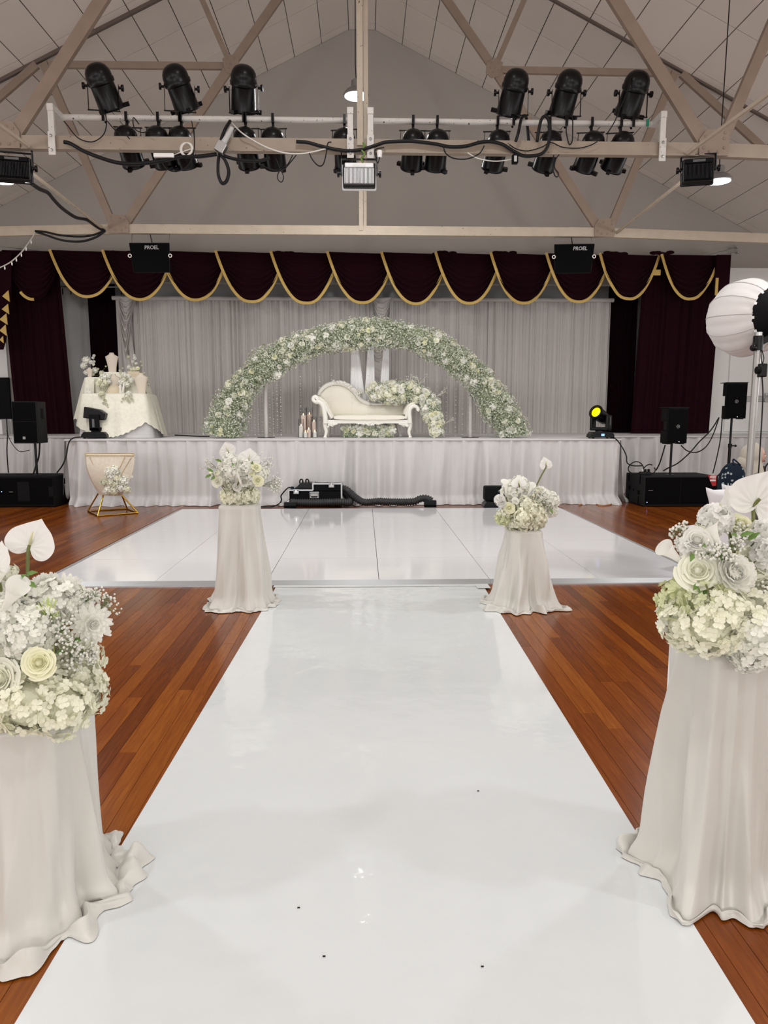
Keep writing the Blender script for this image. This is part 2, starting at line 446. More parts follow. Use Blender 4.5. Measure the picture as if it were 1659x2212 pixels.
# ================================================================== THE ROOM
HALF, RIDGE_Z, RIDGE_H, SLOPE, WALL_Y = 10.5, 9.32, 0.27, 0.483, 15.75
def ceil_z(x): return RIDGE_Z - SLOPE * max(0.0, abs(x) - RIDGE_H)
EAVE = ceil_z(HALF)
def struct(o, label=None):
    o['kind'] = 'structure'
    if label: o['label'] = label
    return o
floor = struct(MB().box(-HALF, HALF, -12, 18.2, -0.12, -0.004).build('floor', 'base_wood'), 'polished red-brown timber floor of the hall')
R = rnd(3)
def lay_boards(x0, x1, lo, hi):
    pitch = 0.0815; n = int(round((x1 - x0) / pitch))
    for i in range(n):
        a = x0 + i * pitch; y = lo(a) - R.random() * 0.8; end = hi(a)
        while y < end - 0.02:
            L = R.uniform(2.0, 4.2); e = min(y + L, end)
            if end - e < 0.5: e = end
            b = MB().box(0.001, pitch - 0.001, 0.0009, e - y - 0.0009, -0.012, R.uniform(-0.0004, 0.0003))
            o = bpy.data.objects.new('floorboard', b.mesh('floorboard', 'jarrah')); COL.objects.link(o)
            o.location = (a, y, 0); o.parent = floor
            y = e
lay_boards(-2.98, -0.70, lambda a: max(1.0, abs(a) / 0.54 - 1.0), lambda a: 6.2)
lay_boards(-6.9, -2.98, lambda a: abs(a) / 0.54 - 0.8, lambda a: 12.2 if a > -5.0 else 13.75)
lay_boards(0.93, 3.24, lambda a: max(1.0, a / 0.6 - 1.0), lambda a: 6.2)
lay_boards(3.24, 6.9, lambda a: a / 0.6 - 0.8, lambda a: 12.2 if a < 4.4 else 13.75)

# --- walls
M_XZ = lambda y: Matrix(((1, 0, 0, 0), (0, 0, 1, y), (0, 1, 0, 0), (0, 0, 0, 1)))
OPEN = 6.95
wall_back = struct(MB().prism([(-HALF, -0.1), (-OPEN, -0.1), (-OPEN, 4.3), (OPEN, 4.3), (OPEN, -0.1), (HALF, -0.1), (HALF, EAVE), (RIDGE_H, RIDGE_Z), (-RIDGE_H, RIDGE_Z), (-HALF, EAVE)], M_XZ(WALL_Y), 0.2).build('wall_back', 'gable_paint'), 'grey painted gable wall over the stage')
struct(MB().box(-HALF - 0.15, -HALF, -12, 16, -0.1, EAVE + 0.1).build('wall_left', 'side_wall'))
struct(MB().box(HALF, HALF + 0.15, -12, 16, -0.1, EAVE + 0.1).build('wall_right', 'side_wall'))
struct(MB().prism([(-HALF, -0.1), (HALF, -0.1), (HALF, EAVE), (RIDGE_H, RIDGE_Z), (-RIDGE_H, RIDGE_Z), (-HALF, EAVE)], M_XZ(-12.2), 0.2).build('wall_front', 'side_wall'))
struct(MB().box(-7.7, 7.7, 17.0, 17.2, 1.0, 5.2).build('wall_stage', 'white_wall'), 'pale back wall of the stage')
struct(MB().box(-7.75, -7.6, 15.95, 17.0, 1.0, 5.2).build('wall_stage_left', 'white_wall'))
struct(MB().box(7.6, 7.75, 15.95, 17.0, 1.0, 5.2).build('wall_stage_right', 'white_wall'))
struct(MB().box(-7.7, 7.7, 15.95, 17.1, 4.75, 4.85).build('ceiling_stage', 'gable_paint'))
# white painted lower walls either side of the stage opening, each with its cap
for s, nm in ((-1, 'trim_1'), (1, 'trim_2')):
    x0, x1 = sorted((s * 7.62, s * HALF))
    struct(MB().box(x0, x1, WALL_Y - 0.03, WALL_Y, 1.1, 4.66).build(nm, 'white_wall'), 'white painted lower wall beside the stage opening')
# door on the right of the stage
dr = bpy.data.objects.new('door_1', None); COL.objects.link(dr); struct(dr, 'white door beside the right stage curtain')
p0 = at(1553, 930, WALL_Y - 0.05); 
MB().box(8.06, 9.6, WALL_Y - 0.075, WALL_Y - 0.03, 1.92, 4.0).build('door_panel', 'white_wall', dr, bevel=0.01)
MB().box(8.02, 9.6, WALL_Y - 0.07, WALL_Y - 0.03, 1.80, 1.91).build('door_rail', 'rail_grey', dr, bevel=0.006)
MB().box(8.02, 9.6, WALL_Y - 0.075, WALL_Y - 0.03, 1.14, 1.79).build('door_panel', 'white_wall', dr, bevel=0.01)
h0 = at(1656, 852, WALL_Y - 0.13)
MB().bar(h0 + Vector((-0.02, 0, 0)), h0 + Vector((0.22, 0, 0)), 0.05, 0.04).tube([h0, h0 + Vector((0, 0.06, 0))], 0.025, 10).build('door_handle', 'steel', dr, bevel=0.006)
h1 = at(1656, 864, WALL_Y - 0.10)
MB().tube([h1, h1 + Vector((0, 0.05, 0))], 0.05, 14).build('door_lock', 'steel', dr)
# black panel and white box on the wall at the far left
q = at(4, 860, 15.5)
blk = tag(MB().box(q.x - 0.9, q.x + 0.09, 15.66, 15.72, at(4, 905, 15.6).z, at(4, 815, 15.6).z).build('wall_screen', 'black_matte', bevel=0.01), 'black wall panel at the far left edge beside the maroon curtain', 'screen')
wb = tag(MB().box(q.x - 0.9, q.x + 0.06, 15.3, 15.62, 1.102, at(4, 907, 15.3).z).build('white_cabinet', 'white_wall', bevel=0.01), 'low white cabinet below the black wall panel at far left', 'cabinet')

# --- ceiling
def slope_pt(s, d, y, off=0.0):
    """point on a roof slope: d metres (plan) from the ridge flat, off metres below the lining"""
    n = Vector((s * SLOPE, 0, 1)).normalized()
    return Vector((s * (RIDGE_H + d), y, RIDGE_Z - SLOPE * d)) - n * off
cb = MB()
for s in (-1, 1):
    L = HALF - RIDGE_H + 0.2
    for (ya, yb, m_) in ((-12.2, 16.0, 0),):
        a, b_, c, d = slope_pt(s, 0, ya, -0.02), slope_pt(s, L, ya, -0.02), slope_pt(s, L, yb, -0.02), slope_pt(s, 0, yb, -0.02)
        e, f_, g, h_ = [q + Vector((0, 0, 0.15)) for q in (a, b_, c, d)]
        cb.add([a, b_, c, d, e, f_, g, h_], [(0, 1, 2, 3), (7, 6, 5, 4), (0, 4, 5, 1), (1, 5, 6, 2), (2, 6, 7, 3), (3, 7, 4, 0)])
cb.box(-RIDGE_H, RIDGE_H, -12.2, 16.0, RIDGE_Z + 0.02, RIDGE_Z + 0.15)
ceiling = struct(cb.build('ceiling', 'ceiling_gap'), 'pitched ceiling of square grey-white lining boards')
def ceil_panel(s, d0, d1, y0, y1, nm='ceiling_panel'):
    g = 0.007; m = MB()
    P = [slope_pt(s, d0 + g, y0 + g), slope_pt(s, d1 - g, y0 + g), slope_pt(s, d1 - g, y1 - g), slope_pt(s, d0 + g, y1 - g)]
    n = Vector((s * SLOPE, 0, 1)).normalized() * 0.03
    m.add(P + [q + n for q in P], [(0, 1, 2, 3), (7, 6, 5, 4), (0, 4, 5, 1), (1, 5, 6, 2), (2, 6, 7, 3), (3, 7, 4, 0)])
    return m.build(nm, 'ceiling_board', ceiling)
ROWS_Y = [7.1 + 1.2 * k for k in range(8)] + [WALL_Y]
for s in (-1, 1):
    for k in range(len(ROWS_Y) - 1):
        for c in range(16):
            ceil_panel(s, 0.556 * c, 0.556 * (c + 1), ROWS_Y[k], ROWS_Y[k + 1])
    ceil_panel(s, 0, HALF - RIDGE_H, -12, 7.1, 'rear_lining')
    ceil_panel(s, 0.556 * 16, HALF - RIDGE_H, 7.1, WALL_Y, 'eaves_lining')
for k in range(-16, 8):
    y0 = 7.1 + 1.2 * k
    if k < 5 and k != -16: continue
    ya, yb = (-12, 13.1) if k == -16 else (y0, min(y0 + 1.2, WALL_Y))
    MB().box(-RIDGE_H + 0.007, RIDGE_H - 0.007, ya + 0.007, yb - 0.007, RIDGE_Z, RIDGE_Z + 0.03).build('ridge_panel', 'ceiling_board', ceiling)

# ================================================================== STAGE
ZS, AP_Y, WING_Y, AP_L, AP_R = 1.10, 12.05, 13.7, -4.95, 4.36
stage = thing('stage_platform', 'raised stage with a glossy white top and a wide front apron', 'stage', (0, 13.5, 0))
MB().box(AP_L, AP_R, AP_Y, WING_Y, 0.0, ZS - 0.012).build('apron_base', 'white_wall', stage)
MB().box(-10.4, 10.4, WING_Y, 15.74, 0.0, ZS - 0.012).build('stage_base', 'white_wall', stage)
MB().box(-OPEN + 0.02, OPEN - 0.02, 15.74, 16.99, 0.0, ZS - 0.012).build('rear_base', 'white_wall', stage)
MB().box(AP_L - 0.01, AP_R + 0.01, AP_Y - 0.02, WING_Y, ZS - 0.012, ZS).build('apron_deck', 'stage_top', stage, bevel=0.004)
MB().box(-10.4, 10.4, WING_Y - 0.02, 15.74, ZS - 0.012, ZS - 0.0005).build('stage_deck', 'stage_top', stage)
MB().box(-OPEN + 0.02, OPEN - 0.02, 15.74, 16.99, ZS - 0.012, ZS - 0.0005).build('rear_deck', 'stage_top', stage)
def fold_fn(seed, pitch, n=7):
    r = rnd(seed); ph = [r.random() * 6.28 for _ in range(n)]; fr = [r.uniform(0.55, 1.7) for _ in range(n)]; am = [r.uniform(0.4, 1) for _ in range(n)]
    S = sum(am)
    return lambda x: sum(a * math.sin(2 * PI * x / pitch * f + p) for a, f, p in zip(am, fr, ph)) / S
def skirt_panel(A, B, out, seed, name, parent, z1=ZS - 0.02, flare=0.22):
    """pleated skirt hung from A to B (plan points); out = outward unit vector"""
    A, B, out = Vector((*A, 0)), Vector((*B, 0)), Vector((*out, 0)); L = (B - A).length
    nu = int(L / 0.022); big = fold_fn(seed, 0.62, 5); mid = fold_fn(seed + 1, 0.27, 5); fl = fold_fn(seed + 2, 1.4, 4)
    def box_pleat(x):
        u = (x / 0.165) % 1.0
        return 1.0 * smooth(min(u * 7, 1)) * (1 - 0.85 * u)
    def f(u, v):
        x = u * L; t = v
        top = box_pleat(x + 0.02 * mid(x)) * 0.055 * (1 - smooth(t * 1.25)) * (0.6 + 0.4 * mid(x * .7))
        low = (0.10 * big(x + 0.10 * t) + 0.095 * mid(x + 0.03 * t)) * smooth(0.25 + t * 1.0)
        pud = smooth((t - 0.86) / 0.14)
        o = 0.03 + top + low + 0.07 * t + pud * (flare * 0.6 + 0.13 * fl(x) + 0.07 * mid(x))
        z = z1 * (1 - t) ** 1.0
        zz = max(0.012, z + 0.03 * pud * (mid(x * 1.7) + 0.6) * (1 - t) * 8)
        if v > 0.985: zz = 0.004
        side = 0.02 * mid(x * 0.7 + 3) * t
        return A + (B - A) * u + out * max(o, 0.008) + (B - A).normalized() * side + Vector((0, 0, zz))
    return MB().grid(f, nu, 26).build(name, 'skirt', parent, smooth_=True)
skirt = thing('stage_skirt', 'white satin skirt gathered in pleats around the stage front', 'skirt', (0, AP_Y, 0))
skirt_panel((AP_L, AP_Y), (AP_R, AP_Y), (0, -1), 11, 'front_drape', skirt)
skirt_panel((AP_L, WING_Y), (AP_L, AP_Y), (-1, 0), 12, 'side_drape', skirt, flare=0.1)
skirt_panel((AP_R, AP_Y), (AP_R, WING_Y), (1, 0), 13, 'side_drape', skirt, flare=0.1)
skirt_panel((-9.6, WING_Y), (AP_L - 0.1, WING_Y), (0, -1), 14, 'wing_drape', skirt, flare=0.05)
skirt_panel((AP_R + 0.1, WING_Y), (9.6, WING_Y), (0, -1), 15, 'wing_drape', skirt, flare=0.05)
for (A, B) in (((AP_L - 0.02, AP_Y - 0.045, ZS - 0.012), (AP_R + 0.02, AP_Y - 0.045, ZS - 0.012)), ((-9.6, WING_Y - 0.05, ZS - 0.012), (AP_L - 0.05, WING_Y - 0.05, ZS - 0.012)), ((AP_R + 0.05, WING_Y - 0.05, ZS - 0.012), (9.6, WING_Y - 0.05, ZS - 0.012))):
    MB().bar(A, B, 0.03, 0.05).build('top_hem', 'skirt', skirt, bevel=0.01)

# ================================================================== DANCE FLOOR AND RUNNER
DZ = 0.035
dfl = thing('dance_floor', 'glossy white panelled dance floor laid on the timber floor', 'dance floor', (0.14, 8.6, 0))
PX, PY, PW, PH = -2.86, 6.24, 0.998, 0.985
R = rnd(8)
for j in range(5):
    for i in range(6):
        x0, y0 = PX + i * PW, PY + j * PH
        MB().box(x0 + 0.0025, x0 + PW - 0.0025, y0 + 0.003, y0 + PH - 0.003, 0.004, DZ + R.uniform(-0.0005, 0.0005)).build('panel', 'dance_panel', dfl)
MB().box(PX, PX + 6 * PW, PY, PY + 5 * PH, 0.0, 0.02).build('underlay', 'black_matte', dfl)
xa, xb, ya, yb = PX, PX + 6 * PW, PY, PY + 5 * PH
def ramp(p, q, out, name='edge_ramp'):
    p, q, o = Vector((*p, 0)), Vector((*q, 0)), Vector((*out, 0)) * 0.085
    z = Vector((0, 0, DZ + 0.002))
    m = MB().add([p, q, q + o, p + o, p + z, q + z, q + o + Vector((0, 0, 0.012)), p + o + Vector((0, 0, 0.012))], [(0, 3, 2, 1), (4, 5, 6, 7), (0, 1, 5, 4), (1, 2, 6, 5), (2, 3, 7, 6), (3, 0, 4, 7)])
    return m.build(name, 'aluminium', dfl)
n = 3
for k in range(n):
    L = (xb - xa) / n
    ramp((xa + k * L + 0.001, ya), (xa + (k + 1) * L - 0.001, ya), (0, -1))
for k in range(5):
    ramp((xa, yb - k * PH - 0.001), (xa, yb - (k + 1) * PH + 0.001), (-1, 0)); ramp((xb, ya + k * PH + 0.001), (xb, ya + (k + 1) * PH - 0.001), (1, 0))
ramp((xb, yb), (xa, yb), (0, 1))
# aisle runner: one sheet with faint ripples near the taped end
rA, rB, rC, rD = gz(597, 1268), gz(1045, 1268), gz(1640, 2225), gz(42, 2225)
def runner_pt(u, v):
    y = lerp(6.135, 0.2, v)
    xl = lerp(rA.x, -0.872, (6.135 - y) / (6.135 - 1.6)); xr = lerp(rB.x, 0.968, (6.135 - y) / (6.135 - 1.6))
    x = lerp(xl, xr, u)
    amp = smooth((y - 5.4) / 0.6) * 0.006
    z = 0.003 + amp * (1 + noise.noise(Vector((x * 2.2, y * 14, 0.3)))) * 0.5
    return Vector((x, y, z))
run = tag(MB().grid(runner_pt, 60, 240).build('aisle_runner', 'runner', smooth_=True), 'long glossy white vinyl aisle runner leading to the dance floor', 'runner')
tp = thing('floor_tape', 'strip of clear tape holding down the far end of the runner', 'tape', (0.14, 6.12, 0.0))
MB().box(rA.x - 0.02, rB.x + 0.03, 6.08, 6.15, 0.0095, 0.0125).build('tape_strip', 'tape', tp)
MB().box(rB.x - 0.07, rB.x + 0.045, 5.99, 6.15, 0.0126, 0.0135).build('tape_end', 'tape', tp)

# ================================================================== STAGE DRAPERY
def curtain(name, x0, x1, y, z0, z1, m, seed, pitch=0.14, amp=0.035, parent=None, lean0=0.0, lean1=0.0, nv=10, per=0.016, gather=None):
    """pleated hanging cloth; lean0/lean1 = sideways shift of the two lower corners"""
    L = x1 - x0; nu = max(8, int(L / per)); f1 = fold_fn(seed, pitch, 6); f2 = fold_fn(seed + 5, pitch * 2.7, 4); f3 = fold_fn(seed + 9, pitch * .45, 4)
    def f(u, v):
        x = u * L; t = v
        d = amp * (f1(x) * (0.75 + 0.25 * t) + 0.5 * f3(x) + 0.7 * f2(x + 0.25 * t) * t)
        X = x0 + x + lerp(lean0, lean1, u) * t
        return Vector((X, y + d, lerp(z1, z0, t)))
    return MB().grid(f, nu, nv).build(name, m, parent, smooth_=True)
BY = 16.1
bz1 = at(800, 652, BY).z
bx0, bx1 = at(252, 700, BY).x, at(1317, 700, BY).x
bd = thing('backdrop_drape', 'tall pleated white backdrop curtain across the stage', 'curtain', (0, BY, ZS))
n = 8
for k in range(n):
    a, b = lerp(bx0, bx1, k / n), lerp(bx0, bx1, (k + 1) / n)
    curtain('drape_panel', a, b + 0.02, BY + 0.012 * (k % 2), ZS + 0.001, bz1 + 0.02, 'backdrop', 40 + k, 0.12, 0.055, bd, per=0.011)
MB().tube([(bx0 - 0.05, BY - 0.05, bz1 + 0.05), (bx1 + 0.05, BY - 0.05, bz1 + 0.05)], 0.045, 10).build('top_pipe', 'backdrop', bd, smooth_='auto')
for k in range(5):
    x = lerp(bx0, bx1, k / 4)
    MB().tube([(x, BY + 0.12, ZS), (x, BY + 0.12, bz1 + 0.05)], 0.025, 8).build('upright', 'pipe_white', bd, smooth_='auto')
def swag(x0, x1, ztop, drop, y, seed, nf=6, amp=0.03, tilt=0.05, sag_top=0.0, po=2.4, skew=0.0):
    f2 = fold_fn(seed, 0.5, 4)
    def g(u): return 1 - abs(2 * u - 1) ** po
    def f(u, v):
        uu = u + skew * u * (1 - u)
        h = g(uu)
        z = ztop - (sag_top + (drop - sag_top) * v ** 0.92) * h
        fo = amp * math.sin(2 * PI * nf * (v ** 0.85) + 0.8 * f2(u * 1.3)) * min(1, h * 1.6) * (0.35 + v)
        return Vector((lerp(x0, x1, u), y + tilt * (u - 0.5) * 2 - 0.05 * h * v - fo, z))
    return f
def add_swag(name, m, parent, *a, nu=36, nv=44, **k):
    return MB().grid(swag(*a, **k), nu, nv).build(name, m, parent, smooth_=True)
# draped white swags in front of the backdrop (left corner, centre pair)
sl = at(256, 645, 15.95); sr = at(276, 645, 15.95)
lsw = thing('corner_swag', 'white draped tail at the left top corner of the backdrop', 'drape', (sl.x, 15.9, at(265, 780, 15.9).z))
xt = at(291, 645, 15.9).x
add_swag('tail_cloth', 'backdrop', lsw, sl.x - .02, xt, bz1 + 0.06, 0.62, 15.93, 4, nf=5, amp=0.05, tilt=-0.02, po=1.8)
add_swag('tail_cloth', 'backdrop', lsw, sl.x - .03, xt - .08, bz1 + 0.0, 1.25, 15.95, 8, nf=6, amp=0.05, tilt=-0.02, po=1.6)
MB().grid(lambda u, v: Vector((sl.x - .03 + lerp(.16, .30, v) * u + .10 * v, 15.96 - .03 * math.sin(u * 11), lerp(bz1 + .05, ZS + .9, v))), 10, 16).build('side_fall', 'backdrop', lsw, smooth_=True)
cA, cB = at(803, 660, 15.85), at(845, 645, 15.85)
csw = thing('centre_swag', 'grey white swags draped at the middle of the backdrop', 'drape', (cB.x, 15.9, at(823, 795, 15.9).z))
add_swag('upper_swag', 'backdrop', csw, cA.x, cB.x, bz1 + 0.06, 0.62, 15.9, 5, nf=5, amp=0.035, tilt=-0.02)
c2, c3 = at(797, 745, 15.85), at(838, 745, 15.85)
add_swag('middle_swag', 'backdrop', csw, c2.x, c3.x, c2.z + 0.2, 0.55, 15.92, 6, nf=5, amp=0.03, tilt=-0.02)
add_swag('lower_swag', 'backdrop', csw, c2.x, c3.x, c2.z - 0.1, 1.15, 15.93, 7, nf=6, amp=0.03, tilt=-0.02)
MB().grid(lambda u, v: Vector((lerp(cB.x - 0.03, c3.x + 0.05, v) + u * 0.07, 15.9 - 0.03 * math.sin(u * 9), lerp(bz1 + 0.05, ZS + 0.05, v))), 8, 20).build('side_tail', 'backdrop', csw, smooth_=True)
# three narrow white strips hanging from the arch behind the sofa
for i, (tx, tw, bx, bw, nm) in enumerate(((766, 14, 772, 30, 'left'), (801, 12, 799, 22, 'middle'), (835, 12, 830, 20, 'right'))):
    T = at(tx, 742, 13.42); Bq = at(bx, 850, 13.42); fx = fold_fn(60 + i, 0.07, 4); sc = 13.42 / FPX
    dx = (Bq.x - T.x) / (T.z - Bq.z); dw = (bw - tw) * sc / (T.z - Bq.z); ztop = T.z + 0.15
    def f(u, v, T=T, dx=dx, dw=dw, tw=tw, fx=fx, ztop=ztop):
        z = lerp(ztop, ZS + 0.01, v); d = T.z - z; w = tw * sc + dw * max(d, 0) * (1 if d < 1.1 else 1.1 / max(d, .01))
        return Vector((T.x + dx * min(d, 1.2) + (u - 0.5) * w, 13.42 + 0.02 * fx(u * 0.25), z))
    tag(MB().grid(f, 18, 12).build('hanging_strip', 'sheer', smooth_=True), 'narrow white fabric strip hanging behind the sofa, %s of three' % nm, 'fabric strip', 'fabric strips under the arch')

# maroon curtains
CY = 15.45
cl = thing('stage_curtain', 'maroon velvet stage curtain left of the stage opening', 'curtain', (-6.9, CY, ZS))
xl0, xl1 = at(20, 700, CY).x, at(130, 660, CY).x
curtain('curtain_cloth', xl0 - 0.1, xl1, CY, ZS + 0.01, 4.85, 'maroon', 21, 0.16, 0.05, cl, lean0=0.12, lean1=at(162, 930, CY).x - xl1)
cr_ = thing('stage_curtain', 'wide maroon velvet stage curtain right of the stage opening', 'curtain', (6.9, CY, ZS))
xr0, xr1 = at(1386, 700, CY).x, at(1552, 700, CY).x
curtain('curtain_cloth', xr0, xr1, CY, ZS + 0.01, 4.85, 'maroon', 22, 0.16, 0.05, cr_, lean0=-0.12, lean1=-0.06)
il = thing('inner_curtain', 'narrow dark maroon leg curtain left of the white backdrop', 'curtain', (-5.7, 16.5, ZS))
curtain('curtain_cloth', at(192, 700, 16.5).x, at(252, 700, 16.5).x, 16.5, ZS + 0.01, 4.6, 'maroon_dark', 23, 0.15, 0.05, il)
for k in range(8):
    x = lerp(at(135, 628, 16.5).x, at(262, 628, 16.5).x, k / 7)
    MB().tube([(x, 16.5, at(135, 629, 16.5).z + 0.06), (x, 16.5, at(135, 629, 16.5).z - 0.07)], 0.012, 5).build('hook', 'black_metal', il)
MB().bar((at(125, 627, 16.5).x, 16.5, at(135, 627, 16.5).z + 0.07), (at(265, 627, 16.5).x, 16.5, at(135, 627, 16.5).z + 0.07), 0.03, 0.05).build('track', 'steel', il)
ir = thing('inner_curtain', 'narrow dark maroon leg curtain right of the white backdrop', 'curtain', (5.7, 16.3, ZS))
curtain('curtain_cloth', at(1312, 700, 16.3).x, at(1376, 700, 16.3).x, 16.3, ZS + 0.01, 4.6, 'maroon_dark', 24, 0.15, 0.05, ir)
# pleated jabot with gold edge at the far left
jb = thing('jabot_drape', 'maroon tail with stepped gold edge at the far left of the valance', 'drape', (-7.75, 15.3, 3.0))
je = [(22, 562), (22, 640), (8, 628), (18, 625), (18, 672), (8, 664), (16, 655), (16, 690), (5, 682), (13, 676), (12, 720), (3, 712), (10, 700), (8, 735)]
jx = [at(x, y, 15.0) for x, y in ((24, 545), (23, 640), (18, 690), (12, 735), (6, 755))]
jm = MB()
for i in range(4):
    a, b = jx[i], jx[i + 1]
    jm.add([a, b, Vector((jx[0].x - 0.5, 15.03, b.z)), Vector((jx[0].x - 0.5, 15.03, a.z)), a + Vector((0, .03, 0)), b + Vector((0, .03, 0)), Vector((jx[0].x - 0.5, 15.06, b.z)), Vector((jx[0].x - 0.5, 15.06, a.z))], [(0, 1, 2, 3), (7, 6, 5, 4), (0, 4, 5, 1), (1, 5, 6, 2)])
jm.build('tail_cloth', 'maroon', jb)
for (x, y, w, h) in ((14, 640, 9, 22), (13, 668, 9, 20), (9, 690, 10, 22), (8, 714, 9, 22), (4, 734, 5, 14)):
    c = at(x, y, 14.96); s = 14.96 / FPX
    MB().add([c + Vector((-w * s, 0, 0)), c + Vector((w * s * .5, 0, h * .55 * s)), c + Vector((w * s * .6, 0, -h * .5 * s)), c + Vector((-w * s, .02, 0)), c + Vector((w * s * .5, .02, h * .55 * s)), c + Vector((w * s * .6, .02, -h * .5 * s))], [(0, 2, 1), (3, 4, 5), (0, 1, 4, 3), (1, 2, 5, 4), (2, 0, 3, 5)]).build('gold_corner', 'gold_trim', jb)

# the valance: overlapping swags, each with a gold braid along its lower edge
VY = 15.2
vz = at(785, 549, VY).z
val = thing('stage_valance', 'maroon velvet valance of overlapping gold-edged swags above the stage', 'valance', (0, VY, 3.8))
MB().box(at(-10, 548, VY).x, at(1573, 548, VY).x, VY + 0.05, VY + 0.2, vz - 0.12, vz + 0.0).build('pelmet_board', 'maroon_dark', val)
lefts = [112, 225, 346, 467, 585, 706, 822, 938, 1056, 1175, 1290]
bots = [646, 652, 653, 657, 660, 659, 661, 660, 660, 657, 651]
def one_swag(pl, pr, pb, seed, full=True, tilt=0.09, t0=0.0, t1=1.0, mirror=False):
    a, b = at(pl, 549, VY), at(pr, 549, VY)
    drop = vz - at((pl + pr) / 2, pb, VY).z
    fn = swag(a.x, b.x, vz + 0.02, drop, VY - 0.02, seed, nf=8, amp=0.030, tilt=tilt, po=2.3)
    s_ = MB().grid(fn, 40, 56).build('swag', 'maroon', val, smooth_=True)
    def trim(u, v):
        uu = lerp(t0, t1, u); p = fn(uu, 1.0); q = fn(min(uu + 0.01, 1), 1.0); p0 = fn(max(uu - 0.01, 0), 1.0)
        d = (q - p0); d.y = 0; d.normalize(); nrm = Vector((d.z, 0, -d.x))
        w = 0.058
        return p + nrm * (-w * 0.75 + w * v) + Vector((0, -0.022 - 0.012 * math.sin(PI * v), 0))
    MB().grid(trim, 60, 4).build('gold_edge', 'gold_trim', s_, smooth_=True)
one_swag(8, 132, 652, 70, tilt=0.06, t0=0.28, t1=0.52)
for i, l in enumerate(lefts):
    r_ = l + 150 if i < len(lefts) - 1 else 1428
    one_swag(l, r_, bots[i], 71 + i)
one_swag(1425, 1556, 651, 90, tilt=0.03, t0=0.0, t1=0.93)
MB().box(at(1543, 549, VY).x, at(1574, 549, VY).x, VY - 0.12, VY - 0.05, at(1555, 640, VY).z, vz + 0.01).build('end_tail', 'maroon', val, bevel=0.01)
MB().box(at(1543, 549, VY).x, at(1549, 549, VY).x, VY - 0.135, VY - 0.12, at(1555, 640, VY).z, at(1555, 603, VY).z).build('gold_corner', 'gold_trim', val)
MB().box(at(1414, 549, VY).x, at(1430, 549, VY).x, VY + 0.02, VY + 0.05, at(1420, 594, VY).z, at(1420, 582, VY).z).build('gold_corner', 'gold_trim', val)
R = rnd(31)
for cx in (262, 322, 610, 960, 1090, 1330, 1430):
    m = MB()
    for k in range(5):
        c = at(cx + (k - 2) * 9, 547 + R.uniform(-2, 2), VY - 0.03)
        m.ball(c, 0.07, 8, 5, (1.3, 0.5, 0.55))
    m.build('gathered_cloth', 'maroon', val, smooth_=True)

